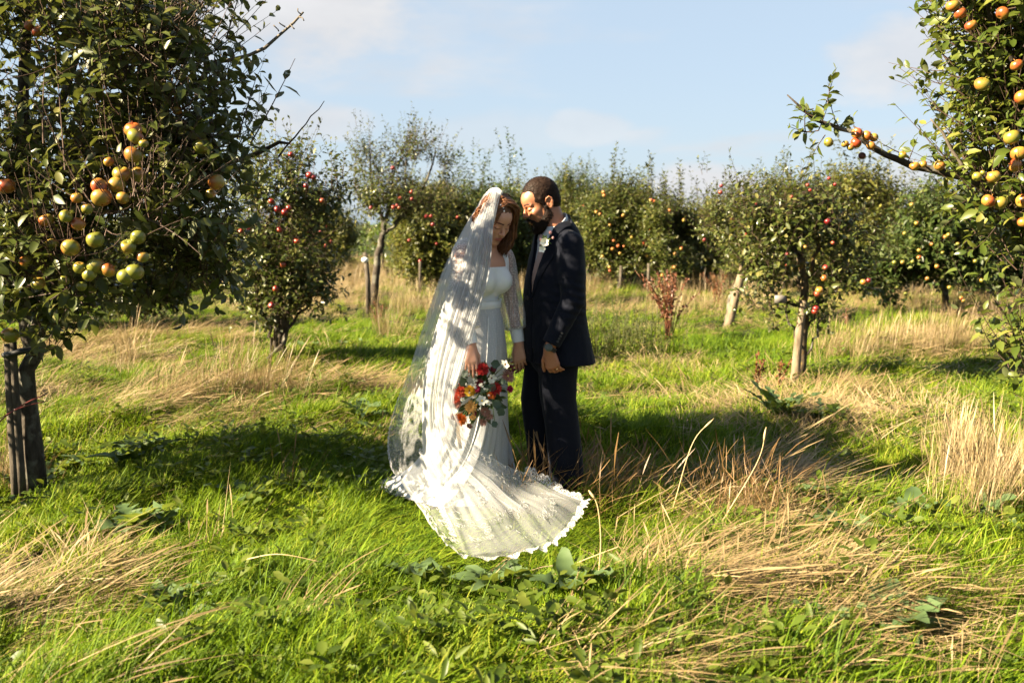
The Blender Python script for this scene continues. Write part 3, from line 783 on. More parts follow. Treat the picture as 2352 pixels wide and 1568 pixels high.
    r = T.build('tall apple tree on the left edge with yellow apples and one bare branch', 'apple trees', singles=300, big=True)
    # stake and tie
    st = empty('tree_stake', [P(42, 1100, 5.78)[0], 5.78, float(gh(P(42, 1100, 5.78)[0], 5.40))], 'split dark wooden stake tied to the thick left apple trunk', 'stake')
    m = MB(); x = st.location.x
    for dx, w, top in ((-.016, .026, P(30, 790, 5.78)[2]), (.020, .023, P(30, 770, 5.78)[2])):
        q = spline([[x + dx, 5.78, st.location.z - .05], [x + dx * .9 - .004, 5.78, .5], [x + dx * .85 - .010, 5.80, top]], 6)
        mm = MB(); mm.add(*tube(q, [w * 1.12, w * 1.05, w, w * .97, w * .95, w * .9], 7)); mm.build('post_half', M_DARKWOOD, st)
    c = P(55, 805, 5.83); mm = MB(); th = np.linspace(0, 2 * math.pi, 25)
    mm.add(*tube(np.stack([c[0] + .095 * np.cos(th), c[1] + .14 * np.sin(th), c[2] + .02 * np.cos(th)], -1), .017, 6, False)); mm.build('tie', simple('rubber_tie', (.012, .012, .013), .6), st)
    # bramble runner over the trunk foot
    mm = MB(); mm.add(*tube(spline([P(-20, 985, 5.6), P(20, 950, 5.68), P(60, 925, 5.7), P(105, 905, 5.78)], 12), .004, 5))
    mm.add(*tube(spline([P(0, 960, 5.6), P(50, 935, 5.68), P(110, 920, 5.78)], 10), .003, 5))
    tag(mm.build('bramble_runner', simple('bramble_stem', (.12, .02, .018), .5)), 'thin dark red bramble stem trailing across the left trunk foot', 'plant stem')
left_tree()

# --- the big right tree ------------------------------------------------
def right_tree():
    T = Tree((2.75, 4.9), 8, .078, leafmat=M_LEAFB)
    T.limb([[2.78, 4.9, -.05], [2.74, 4.9, .6], [2.70, 4.92, 1.2], [2.72, 4.95, 2.2], [2.7, 4.9, 3.1]], .085, .03, 'trunk', 12, 10)
    T.limb([[2.70, 4.92, 1.25], P(2330, 470, 4.9), P(2260, 425, 4.85), P(2200, 405, 4.85), P(2110, 385, 4.9), P(2050, 362, 4.9), P(2000, 335, 4.9), P(1950, 303, 4.9), P(1900, 285, 4.9), P(1855, 262, 4.9), P(1808, 218, 4.9)], .026, .0035, n=20, wob=.004, mat=M_BARK)
    T.limb([P(2235, 420, 4.85), P(2190, 350, 4.85), P(2160, 300, 4.85), P(2137, 273, 4.85)], .010, .003, wob=.003, mat=M_TWIGG)
    T.limb([[2.71, 4.94, 1.9], P(2340, 200, 4.9), P(2280, 60, 4.8), P(2230, -60, 4.8)], .024, .008)
    T.limb([[2.73, 4.9, .7], P(2420, 800, 4.7), P(2330, 745, 4.6), P(2285, 690, 4.55)], .014, .003, wob=.004, mat=M_TWIG)
    T.limb([P(2400, 800, 4.7), P(2340, 790, 4.6), P(2290, 755, 4.5)], .006, .002, wob=.004, mat=M_TWIG)
    for a in [(2330, 110, 4.9, 120, 150, .5, 230), (2350, 300, 4.9, 100, 120, .45, 190), (2290, 20, 4.8, 110, 60, .4, 90), (2430, 200, 5.1, 150, 300, .6, 200), (2310, 470, 4.8, 75, 60, .3, 80),
              (2380, 560, 4.9, 60, 70, .35, 60), (2280, 400, 4.85, 50, 50, .2, 34), (2440, -120, 5.0, 200, 130, .6, 90), (2350, 850, 4.5, 30, 20, .12, 16), (2420, 800, 4.6, 60, 60, .3, 30), (2345, 620, 4.7, 20, 30, .15, 8)]:
        T.blob(*a, clump=.1, freq=2.0)
    # leaves along the long horizontal branch
    bl = [(1890, 262, .16), (1868, 250, .12), (1905, 290, .16), (1850, 305, .14), (1878, 270, .14), (1925, 290, .13), (1960, 290, .15), (1985, 320, .12), (2068, 352, .12), (2085, 372, .08), (2160, 385, .10), (2195, 395, .14), (1880, 300, .15), (1900, 245, .14)]
    T.shoots([P(u, v, 4.88) for u, v, _ in bl], T.r.normal(0, .5, (len(bl), 3)) + [-.1, 0, .55], [l for *_, l in bl], spacing=.020, leaf_from=.1, size=.92)
    T.shoots([P(1880, 300, 4.85), P(1895, 310, 4.85), P(1870, 305, 4.85)], [[-.9, 0, -.25], [-.5, 0, -.7], [-1, 0, .1]], [.15, .12, .15], spacing=.022, size=.9)
    T.shoots([P(2190, 80, 4.75), P(2200, 150, 4.75), P(2215, 220, 4.75), P(2230, 300, 4.75), P(2185, 20, 4.75), P(2240, 340, 4.8)], [[-.7, 0, .7], [-.9, 0, .5], [-.8, 0, .6], [-.6, 0, .5], [-.6, 0, .8], [-.6, 0, .8]], [.2, .16, .15, .18, .2, .2], spacing=.03)
    T.shoots([P(2350, 740, 4.6), P(2320, 745, 4.6), P(2345, 690, 4.6), P(2330, 800, 4.55), P(2350, 640, 4.7)], [[-1, 0, .9], [-.9, 0, .3], [-1, 0, .6], [-.8, 0, .6], [-.5, 0, -.6]], [.16, .14, .2, .2, .14], spacing=.045, size=.9)
    for (u, v, px, y) in [(1968, 306, 25, 0), (1991, 312, 24, 0), (1966, 328, 25, 0), (2007, 316, 20, 0), (2000, 335, 21, 0), (1903, 327, 22, 1), (1941, 331, 17, 1), (1954, 338, 17, 1), (2073, 356, 18, 1), (2100, 382, 22, 0), (2120, 378, 18, 0), (2158, 380, 25, 0),
                          (2256, 194, 35, 1), (2188, 14, 30, 0), (2205, 31, 28, 0), (2230, 59, 27, 0), (2303, 31, 30, 0), (2348, 224, 34, 0), (2324, 316, 36, 1), (2340, 353, 36, 0), (2332, 380, 30, 0), (2281, 406, 33, 0), (2244, 406, 22, 1), (2257, 397, 12, 1), (2270, 462, 31, 0), (2298, 466, 30, 1), (2349, 462, 32, 0), (2350, 511, 26, 0), (2335, 150, 28, 0)]:
        T.apple(u, v, px, 4.55 if u > 2180 else 4.83, M_APY if y else M_APO)
    T.apple(1980, 358, 17, 4.86, M_APBAD, 'dark shrivelled apple')
    T.build('leafy apple tree at the right edge with one long fruiting branch', 'apple trees', singles=300, big=True)
right_tree()

# --- trees in the middle distance -------------------------------------
def mid_trees():
    # low multi-stemmed red apple tree behind the left tree
    T = Tree((P(640, 820, 10.2)[0], 10.2), 21, .074)
    b = T.base
    for (u1, v1, u2, v2, r) in [(632, 700, 600, 560, .04), (648, 690, 660, 520, .05), (668, 700, 720, 500, .036), (612, 740, 570, 620, .02), (690, 715, 745, 660, .02)]:
        T.limb([b + [T.r.normal(0, .06), T.r.normal(0, .06), -.05], P(.5 * (640 + u1), 770, 10.2), P(u1, v1, 10.2), P(u2, v2, 10.2)], r, .012, 'trunk' if r > .03 else 'branch', wob=.02)
    for a in [(660, 430, 10.2, 100, 75, .6, 170), (640, 560, 10.1, 110, 90, .6, 210), (690, 640, 10.2, 75, 55, .45, 100), (600, 660, 10.2, 55, 45, .4, 60), (580, 560, 10.3, 60, 120, .45, 100), (735, 470, 10.2, 50, 60, .35, 55), (745, 665, 10.2, 28, 14, .2, 10), (620, 710, 10.1, 70, 35, .4, 60), (700, 700, 10.1, 60, 35, .4, 50), (560, 640, 10.2, 40, 60, .35, 40)]:
        T.blob(*a[:6], int(a[6] * 1.5), L=(.16, .36), clump=.26, freq=2.1)
    T.uprights([(785, 440, 120, 5), (778, 420, 60, 8), (640, 380, 45, 25), (700, 380, 50, 20), (800, 450, 60, 4)], 10.2, n=4, spacing=.028)
    for (u, v) in [(720, 407), (711, 403), (740, 461), (623, 462), (637, 481), (654, 488), (663, 478), (642, 528), (682, 554), (650, 608), (553, 531), (570, 528), (633, 663), (623, 701), (703, 427), (668, 355)]:
        T.apple(u, v, T.r.uniform(12, 17), 9.62, M_APR)
    T.build('bushy many-stemmed apple tree with deep red apples, left of the bride beyond the mown gap', 'apple trees', singles=300)

    # airy tall tree with pale trunk
    T = Tree((P(862, 690, 17.5)[0], 17.5), 22, .085, True)
    T.limb([T.base - [0, 0, .05], P(864, 620, 17.5), P(874, 560, 17.5), P(884, 530, 17.5)], .075, .05, 'trunk', mat=M_BARK)
    for pts in ([(884, 532), (870, 480), (850, 400), (845, 330)], [(884, 535), (915, 510), (930, 440), (935, 340)], [(905, 515), (950, 470), (985, 400), (1000, 340)], [(884, 520), (900, 440), (905, 380)]):
        T.limb([P(u, v, 17.5) for u, v in pts], .035, .008)
    for a in [(905, 450, 17.3, 75, 55, .7, 130), (860, 480, 17.4, 40, 50, .5, 55), (970, 470, 17.4, 65, 60, .6, 110), (850, 380, 17.5, 40, 55, .5, 40), (940, 370, 17.5, 50, 50, .5, 60), (1000, 420, 17.5, 35, 60, .5, 45)]:
        T.blob(*a[:6], int(a[6] * 1.7), L=(.2, .5), clump=.12, freq=1.4, spacing=.04)
    T.uprights([(862, 380, 115, 6), (838, 400, 90, 10), (935, 370, 85, 8), (955, 370, 60, 12), (985, 380, 100, 8), (1005, 360, 85, 4), (900, 420, 80, 10), (820, 430, 70, 5)], 17.5, n=4, spacing=.05, size=1.0)
    for (u, v) in [(945, 441), (946, 457), (912, 472), (917, 477), (904, 476), (852, 477), (902, 386), (979, 497), (990, 497), (994, 516), (919, 455)]:
        T.apple(u, v, T.r.uniform(8, 11), 16.6, M_APR)
    T.build('airy apple tree with a slim pale trunk and tall upright shoots left of the bride', 'apple trees')

    # leaning tree on a white-ish leaning stake
    T = Tree((P(1668, 735, 14.4)[0], 14.4), 23, .08, True)
    T.limb([T.base - [0, 0, .05], P(1685, 680, 14.4), P(1706, 620, 14.4), P(1720, 560, 14.4), P(1720, 480, 14.4)], .07, .02, 'trunk')
    for a in [(1700, 510, 14.4, 70, 55, .7, 130), (1760, 490, 14.4, 60, 55, .7, 100), (1690, 560, 14.4, 60, 60, .6, 110), (1645, 520, 14.4, 40, 60, .5, 60)]:
        T.blob(*a[:6], int(a[6] * 1.6), L=(.2, .4), clump=.26, freq=2.0, spacing=.032)
    T.uprights([(1650, 480, 75, 3), (1668, 480, 90, 3), (1738, 460, 75, 3), (1692, 470, 85, 3), (1620, 395, 45, 2), (1775, 460, 70, 3), (1712, 470, 70, 4), (1720, 450, 40, 6), (1632, 500, 60, 3)], 14.4, n=3, spacing=.034)
    for (u, v) in [(1657, 427), (1655, 442), (1618, 551), (1680, 505), (1712, 540), (1735, 470)]:
        T.apple(u, v, T.r.uniform(8, 11), 13.7, M_APR)
    T.build('leaning apple tree propped on a pale slanting stake right of the groom', 'apple trees')

    # staked tree with yellow lichen on its trunk
    T = Tree((P(1836, 850, 9.4)[0], 9.4), 24, .078)
    T.limb([T.base - [0, 0, .05], P(1842, 780, 9.4), P(1846, 700, 9.38), P(1846, 640, 9.38), P(1842, 590, 9.4)], .05, .03, 'trunk', mat=M_BARKY)
    for pts, r in (([(1846, 680), (1832, 640), (1838, 590), (1835, 540)], .034), ([(1846, 660), (1862, 620), (1880, 560), (1890, 500)], .028), ([(1842, 700), (1800, 690), (1770, 660), (1740, 600)], .018), ([(1850, 700), (1880, 690), (1930, 660), (1960, 610)], .018),
                   ([(1838, 590), (1800, 520), (1780, 440)], .02), ([(1846, 790), (1862, 740), (1885, 690)], .014), ([(1838, 800), (1815, 740), (1805, 680)], .014), ([(1848, 820), (1872, 770), (1878, 740), (1905, 720)], .012)):
        T.limb([P(u, v, 9.38) for u, v in pts], r, .008, mat=M_BARKY if r > .025 else M_BARK, wob=.015)
    for a in [(1840, 485, 9.4, 60, 40, .4, 50), (1785, 500, 9.35, 50, 40, .4, 40), (1905, 500, 9.4, 50, 40, .4, 36), (1750, 540, 9.35, 50, 50, .4, 46), (1830, 540, 9.3, 55, 45, .4, 50), (1915, 540, 9.35, 50, 45, .4, 44), (1970, 590, 9.35, 35, 45, .3, 24),
              (1770, 630, 9.3, 50, 40, .35, 44), (1850, 620, 9.3, 45, 35, .3, 26), (1920, 640, 9.35, 50, 40, .35, 36), (1730, 610, 9.35, 30, 40, .3, 20), (1750, 700, 9.35, 40, 28, .25, 16), (1885, 700, 9.3, 40, 22, .2, 14), (1960, 650, 9.3, 25, 25, .2, 10), (1720, 500, 9.4, 35, 40, .3, 16), (1830, 740, 9.3, 70, 18, .25, 10)]:
        T.blob(*a[:6], int(a[6] * 1.45), L=(.14, .34), clump=.34, freq=2.6, spacing=.033)
    T.uprights([(1880, 470, 122, 4), (1826, 470, 92, 3), (1850, 480, 80, 4), (1790, 480, 85, 3), (1765, 490, 70, 4), (1905, 490, 75, 4), (1930, 500, 80, 3), (1735, 500, 75, 3), (1708, 500, 60, 3), (1960, 540, 60, 4), (1812, 490, 60, 4), (1865, 490, 60, 6), (1895, 480, 95, 3)], 9.4, n=2, spacing=.026, size=1.05)
    for (u, v, px) in [(1901, 509, 15), (1882, 666, 18), (1877, 675, 16), (1893, 639, 16), (1896, 614, 13), (1874, 709, 16), (1871, 716, 15), (1983, 648, 15), (1995, 644, 12), (1850, 567, 9), (1855, 425, 9), (1861, 437, 9), (1918, 424, 9), (1904, 410, 9), (1818, 452, 8), (1913, 558, 10)]:
        T.apple(u, v, px, 8.75, M_APR if T.r.random() < .7 else M_APO)
    T.build('staked apple tree with yellow lichen on its trunk, right of the groom', 'apple trees', singles=300)
mid_trees()

def far_trees():
    spec = [
        # seed, u, Y, blobs (u, v, ru, rv, rY, n), tops, apples, material, label
        (31, 985, 22.5, [(985, 480, 75, 60, 1.0, 190), (960, 560, 60, 60, .9, 140), (1030, 540, 60, 80, .9, 150), (985, 610, 50, 35, .7, 70)], [(960, 430, 45, 30), (1020, 440, 40, 25)], [(940, 552), (1051, 499), (1003, 560), (965, 600)], M_APR, 'round red apple tree directly behind the bride\'s veil'),
        (32, 1120, 23.5, [(1080, 470, 60, 60, 1.0, 150), (1150, 470, 60, 60, 1.0, 150), (1110, 560, 80, 60, 1.0, 170), (1190, 560, 50, 70, .8, 100)], [(1070, 430, 50, 30), (1180, 425, 45, 25), (1110, 430, 40, 25)], [(1090, 520), (1042, 455), (1230, 520)], M_APR, 'dense apple tree behind the bride\'s head'),
        (34, 1420, 22.5, [(1400, 480, 65, 60, 1.0, 170), (1450, 470, 60, 55, 1.0, 150), (1400, 560, 65, 55, 1.0, 150), (1470, 560, 60, 55, 1.0, 140)], [(1370, 440, 30, 25), (1415, 420, 35, 20), (1470, 420, 35, 25)],
         [(1386, 442), (1388, 449), (1370, 487), (1378, 492), (1401, 517), (1410, 553), (1420, 565), (1433, 566), (1407, 572), (1424, 582), (1384, 589), (1451, 545), (1482, 551), (1478, 560), (1485, 563), (1486, 588), (1400, 614), (1401, 622), (1432, 495), (1493, 526)], M_APO, 'broad apple tree full of small orange apples behind the groom\'s shoulder'),
        (35, 1545, 21.5, [(1525, 495, 50, 55, .9, 120), (1560, 560, 60, 60, .9, 130), (1510, 580, 50, 55, .9, 110), (1585, 545, 40, 50, .8, 80)], [(1510, 430, 30, 20), (1550, 430, 35, 15), (1490, 425, 30, 15)],
         [(1550, 583), (1565, 571), (1538, 483), (1571, 506), (1495, 460), (1502, 462), (1549, 614), (1521, 632)], M_APO, 'ragged apple tree with few orange apples above the brown dock stalks'),
        (36, 1985, 19.5, [(1960, 450, 70, 75, .9, 170), (2035, 490, 40, 80, .8, 110), (1990, 560, 80, 60, .9, 170), (2000, 640, 60, 40, .7, 80)], [(1950, 400, 40, 20), (2030, 420, 40, 20), (2070, 430, 40, 8)],
         [(1997, 456), (2023, 473), (1942, 477), (1965, 500), (2010, 640), (2030, 660)], M_APY, 'dark dense apple tree with a few yellow apples behind the lichen-trunked tree'),
        (37, 2170, 15.8, [(2160, 530, 90, 75, .9, 240), (2120, 610, 80, 60, .8, 170), (2220, 600, 80, 70, .8, 190), (2050, 640, 60, 45, .7, 90), (2190, 470, 80, 40, .7, 100)], [(2150, 450, 30, 30), (2200, 450, 25, 25)],
         [(2054, 603), (2111, 591), (2152, 612), (2178, 539), (2171, 544), (2094, 470), (2078, 536), (2208, 684), (2213, 690), (2111, 575), (2181, 660), (2255, 644), (2096, 601), (2073, 602), (2105, 513), (2140, 561), (2060, 660), (2080, 675), (2040, 650), (2130, 640), (2165, 580), (2200, 560), (2240, 600)], M_APY, 'spreading apple tree hung with many yellow apples on the right'),
        (39, 300, 14.0, [(300, 620, 130, 90, 1.0, 190), (180, 660, 120, 80, .9, 150), (420, 610, 80, 60, .8, 90), (60, 640, 100, 90, .9, 110), (330, 690, 110, 40, .8, 90)], [], [], M_APR, 'dark shaded apple tree behind the trunk of the big left tree'),
    ]
    for (seed, u0, u1, vt, vb, Y, lab) in [(81, 1180, 1300, 425, 640, 25, 'apple tree hidden between the two faces of the couple'), (82, 1330, 1420, 430, 640, 27, 'apple tree closing the gap right of the groom\'s collar'), (83, 1560, 1680, 495, 640, 24, 'low shadowy apple tree left of the leaning tree'),
                                           (84, 1720, 1830, 430, 640, 20.5, 'apple tree standing behind the leaning tree'), (85, 1860, 1960, 420, 650, 22, 'leafy apple tree behind the lichen-trunked tree'), (86, 2080, 2200, 500, 640, 22.5, 'hazy apple tree filling the right of the belt'), (87, 2240, 2360, 500, 650, 19, 'apple tree under the boughs at the right edge'),
                                           (88, 700, 800, 470, 600, 29, 'low bushy tree beyond the vine rows'), (89, 930, 1010, 440, 640, 26, 'apple tree filling behind the airy tall tree')]:
        rr = np.random.default_rng(seed); bl = []
        for k in range(9):
            q = rr.random(); bl.append((u0 + (u1 - u0) * rr.random(), vt + 25 + (vb - vt - 45) * (k / 8.), rr.uniform(30, 52), rr.uniform(25, 42), .8, 60))
        spec.append((seed, (u0 + u1) / 2, Y, bl, [(u0 + (u1 - u0) * rr.random(), vt + 20, rr.uniform(15, 40), 10) for _ in range(4)], [(u0 + (u1 - u0) * rr.random(), vt + 30 + (vb - vt - 60) * rr.random()) for _ in range(rr.integers(3, 9))], M_APO if seed % 2 else M_APR, lab))
    for (seed, u, Y, blobs, tops, aps, am, lab) in spec:
        T = Tree((P(u, 640, Y)[0], Y), seed, .118, True, [M_LEAF, M_LEAFO, M_LEAFK, M_LEAFO, M_LEAF][seed % 5])
        z = T.base
        T.limb([z - [0, 0, .05], z + [.03, 0, .4], z + [.0, 0, .9], P(u, blobs[0][1], Y)], .06, .02, 'trunk')
        for b in blobs[:4]: T.limb([z + [0, 0, .7], (z + [0, 0, .7] + P(b[0], b[1], Y)) / 2 + [0, 0, .1], P(b[0], b[1], Y)], .03, .01)
        for b in blobs: T.blob(b[0], b[1] + (22 if b[1] < 500 else 0), Y, b[2], b[3], b[4], int(b[5] * 3.0), L=(.16, .42), clump=.20, freq=1.7, spacing=.032)
        for q in range(3): T.blob(u + T.r.normal(0, 45), 618 + T.r.normal(0, 8), Y, 42, 24, .7, 60, L=(.15, .4), clump=.2, freq=1.5, spacing=.036)
        if tops: T.uprights([(a + T.r.normal(0, d), b_ + 30, c * T.r.uniform(1.6, 3.6), 3) for a, b_, c, d in tops for _ in range(3)], Y, n=2, spacing=.036, size=1.1)
        for (a, b_) in aps: T.apple(a, b_, T.r.uniform(8, 11.5) if Y < 17 else T.r.uniform(6.5, 9.5), Y - .95, am)
        T.build(lab, 'apple trees')
    # taller dark tree behind the groom's head
    for (seed, blobs, Y, lab) in [(41, [(1310, 430, 45, 45, 1.2, 150), (1300, 500, 60, 60, 1.4, 200), (1350, 520, 50, 60, 1.2, 140), (1330, 590, 60, 40, 1.2, 110)], 33, 'taller dark leafy tree rising just behind the groom\'s head'),
                                  (42, [(1650, 535, 60, 40, 1.2, 110), (1600, 570, 60, 60, 1.2, 130), (1690, 570, 60, 60, 1.2, 120)], 27, 'low dense hedgerow tree below the white cumulus cloud'),
                                  (43, [(2290, 470, 100, 50, 1.2, 170), (2260, 560, 80, 60, 1.2, 140), (2340, 560, 60, 70, 1.2, 120)], 24, 'dark rounded tree behind the lowest boughs of the right tree')]:
        T = Tree((P(blobs[1][0], 620, Y)[0], Y), seed, .12, True, M_LEAFK)
        T.limb([T.base - [0, 0, .1], T.base + [0, 0, 1], P(blobs[0][0], blobs[0][1], Y)], .12, .03, 'trunk')
        for b in blobs: T.blob(b[0], b[1] + (22 if b[1] < 500 else 0), Y, b[2], b[3], b[4], int(b[5] * 2.2), L=(.35, .8), clump=.12, freq=.9, spacing=.05)
        T.build(lab, 'trees in the hedgerow', name='leafy_tree')
    # shrub with scarlet autumn leaves
    red = leaf_mat('scarlet_leaf', [(0, (.30, .03, .015)), (.6, (.55, .06, .03)), (1, (.6, .15, .04))], (.4, .08, .05), .3)
    T = Tree((P(2275, 640, 19)[0], 19), 51, .10, True, red)
    T.limb([T.base, T.base + [0, 0, .5], P(2270, 575, 19)], .03, .01, 'stem')
    T.blob(2275, 580, 18.6, 30, 20, .3, 26, L=(.1, .22), spacing=.04); T.build('shrub with scarlet autumn leaves under the right tree', None, 'scarlet_shrub', cat='shrub')
    # far hedgerow, right across
    T = Tree((0, 46), 61, .22, True, M_LEAFD)
    n = 1900; x = T.r.uniform(-34, 34, n); y = 46 + T.r.normal(0, 1.1, n)
    top = 2.5 + .8 * vnoise(x * .35, x * 0 + 3) + .5 * vnoise(x * 1.1, x * 0 + 8)
    z = T.r.random(n) ** .8 * top
    T.shoots(np.stack([x, y, z], -1), T.r.normal(0, .5, (n, 3)) + [0, -.2, .7], T.r.uniform(.5, 1.1, n), spacing=.11, tw_r=.008)
    v, f = leaf_geo(*[np.concatenate(q) for q in (T.lp, T.ld, T.lu, T.ll)], .62, True)
    m = MB(); m.add(v, f, np.repeat(np.concatenate(T.lr), 4)); tag(m.build('hedgerow', M_LEAFD, smooth=False), 'far hedgerow closing the orchard', 'hedge', None, 'stuff')
    # vine rows in front of it on the left
    for Y, lab in ((31, 'nearer sunlit vine row left of the airy tree'), (37, 'farther sunlit vine row left of the airy tree')):
        T = Tree((-6, Y), 71 + Y, .15, True, M_VINE)
        n = 420; x = T.r.uniform(-15, -3.6, n); z = T.r.uniform(.35, 1.35, n) + .15 * vnoise(x * 1.5, x * 0)
        T.shoots(np.stack([x, Y + T.r.normal(0, .22, n), z], -1), T.r.normal(0, .6, (n, 3)) + [0, -.2, .5], T.r.uniform(.2, .5, n), spacing=.06)
        v, f = leaf_geo(*[np.concatenate(q) for q in (T.lp, T.ld, T.lu, T.ll)], .8, True)
        r = empty('vine_row', (-6, Y, 0), lab, 'vines', 'vine rows')
        m = MB(); m.add(v, f, np.repeat(np.concatenate(T.lr), 4)); tag(m.build('foliage', M_VINE, r, smooth=False), kind='stuff')
        for k in range(5):
            mm = MB(); xx = -14 + k * 2.5; mm.add(*tube([[xx, Y - .1, -.05], [xx, Y - .1, 1.75]], .035, 6)); mm.build('post', M_DARKWOOD, r)
far_trees()

def stakes():
    # white-capped marker post
    c = P(842, 695, 17.0); r = empty('marker_post', (c[0], 17.0, 0), 'thin dark post with a white round label, in the dry grass left of the bride', 'post')
    m = MB(); m.add(*tube([[c[0] + .03, 17, -.05], P(845, 640, 17), P(838, 580, 17)], [.045, .043, .04], 8)); m.build('post_shaft', M_DARKWOOD, r)
    m = MB(); q = P(838, 597, 16.94); th = np.arange(14) * 2 * math.pi / 14
    ring = np.stack([q[0] + .062 * np.cos(th), np.full(14, q[1]), q[2] + .046 * np.sin(th)], -1); back = ring + [0, .02, 0]
    k = np.arange(14); m.add(np.vstack([ring, back]), [np.array([list(range(14))]), np.stack([k, k + 14, (k + 1) % 14 + 14, (k + 1) % 14], -1)])
    m.build('label_disc', simple('white_label', (.5, .5, .49), .4), r, smooth=False)
    # slanting pale stake of the leaning tree
    c = P(1675, 735, 14.2); r = empty('tree_stake', (c[0], 14.2, 0), 'pale thick stake slanting beside the leaning tree right of the groom', 'stake')
    m = MB(); m.add(*tube(spline([[c[0] - .03, 14.2, -.05], P(1690, 680, 14.2), P(1712, 600, 14.2)], 6), [.07, .066, .064, .062, .06, .056], 8)); m.build('post_shaft', M_STAKE, r)
    # upright stake of the lichen tree
    c = P(1828, 850, 9.2); r = empty('tree_stake', (c[0], 9.2, 0), 'upright sunlit wooden stake against the lichen-covered trunk', 'stake')
    m = MB(); m.add(*tube(spline([[c[0] - .01, 9.2, -.05], P(1834, 780, 9.2), P(1846, 690, 9.2)], 6), [.052, .044, .041, .039, .037, .035], 8)); m.build('post_shaft', M_STAKE, r)
    # tag hanging in that tree
    q = P(1792, 687, 8.9); r = MB(); w, h = .050, .034
    vs = [[-w, 0, -h], [w, 0, -h * 1.1], [w * 1.1, .0, h * .8], [.2 * w, 0, h * 1.1], [-w, 0, h]]
    k = np.arange(5); r.add(np.vstack([np.array(vs) + q, np.array(vs) + q + [0, .006, 0]]), [np.array([[0, 1, 2, 3, 4]]), np.stack([k, k + 5, (k + 1) % 5 + 5, (k + 1) % 5], -1)])
    r.add(*tube([q + [0, 0, .04], q + [.04, .05, .12]], .003, 4))
    tag(r.build('tree_label', simple('grey_tag', (.11, .10, .09), .6), smooth=False), 'small blank pale label hanging low in the lichen-trunked tree', 'label')
    # small background posts among the far trees
    for i, (u, v0, v1, Y, lab) in enumerate([(1425, 640, 610, 21, 'short thin stake under the tree with small orange apples'), (1489, 640, 605, 20.5, 'thin stake left of the ragged orange apple tree'),
                                          (964, 660, 600, 21.5, 'slim stake under the round red apple tree')]):
        r = empty('tree_stake', (P(u, v0, Y)[0], Y, 0), lab, 'stake', 'tree stakes')
        m = MB(); m.add(*tube([[P(u, v0, Y)[0], Y, -.05], P(u + 1, v1, Y)], .032, 6)); m.build('post_shaft', M_DARKWOOD, r)
stakes()
# ------------------------------------------------------------------ figures: distance fields turned into one skin
class Field:
    def __init__(self, lo, hi, h):
        self.lo = np.asarray(lo, float); self.h = h
        self.n = np.ceil((np.asarray(hi, float) - self.lo) / h).astype(int) + 1
        self.ax = [self.lo[i] + np.arange(self.n[i]) * h for i in range(3)]
        self.F = np.full(self.n, .06, np.float32)
    def box(self, lo, hi):
        a = np.clip(np.floor((np.asarray(lo) - self.lo) / self.h).astype(int), 0, self.n)
        b = np.clip(np.ceil((np.asarray(hi) - self.lo) / self.h).astype(int) + 1, 0, self.n)
        return tuple(slice(a[i], b[i]) for i in range(3))
    def pts(self, sl):
        return np.meshgrid(self.ax[0][sl[0]], self.ax[1][sl[1]], self.ax[2][sl[2]], indexing='ij', sparse=True)
    def op(self, fn, lo, hi, k=.01, sub=False, mg=.05):
        sl = self.box(np.asarray(lo) - mg - k, np.asarray(hi) + mg + k)
        if min(s.stop - s.start for s in sl) <= 0: return
        X, Y, Z = self.pts(sl)
        d = fn(X, Y, Z); a = self.F[sl]
        if sub:
            d = -d; h = np.clip(.5 - .5 * (a - d) / k, 0, 1); self.F[sl] = (a * (1 - h) + d * h + k * h * (1 - h)).astype(np.float32)
        else:
            h = np.clip(.5 + .5 * (a - d) / k, 0, 1); self.F[sl] = (a * (1 - h) + d * h - k * h * (1 - h)).astype(np.float32)
    def cap(self, a, b, r0, r1=None, k=.01, sub=False):
        a = np.asarray(a, float); b = np.asarray(b, float); r1 = r0 if r1 is None else r1
        ab = b - a; L2 = float(ab @ ab) + 1e-12
        def fn(X, Y, Z):
            t = np.clip(((X - a[0]) * ab[0] + (Y - a[1]) * ab[1] + (Z - a[2]) * ab[2]) / L2, 0, 1)
            return np.sqrt((X - a[0] - ab[0] * t) ** 2 + (Y - a[1] - ab[1] * t) ** 2 + (Z - a[2] - ab[2] * t) ** 2) - (r0 + (r1 - r0) * t)
        r = max(r0, r1); self.op(fn, np.minimum(a, b) - r, np.maximum(a, b) + r, k, sub)
    def ell(self, c, rad, R=None, k=.01, sub=False):
        c = np.asarray(c, float); rad = np.asarray(rad, float); R = np.eye(3) if R is None else np.asarray(R)   # rows: axes
        def fn(X, Y, Z):
            x, y, z = X - c[0], Y - c[1], Z - c[2]
            q = [(R[i, 0] * x + R[i, 1] * y + R[i, 2] * z) for i in range(3)]
            k0 = np.sqrt(sum((q[i] / rad[i]) ** 2 for i in range(3))); k1 = np.sqrt(sum((q[i] / rad[i] ** 2) ** 2 for i in range(3))) + 1e-9
            return k0 * (k0 - 1) / k1
        e = np.sqrt(((R.T * rad) ** 2).sum(1)); self.op(fn, c - e, c + e, k, sub)
    def surf(self):
        return surface_nets(self.F, self.lo, self.h)
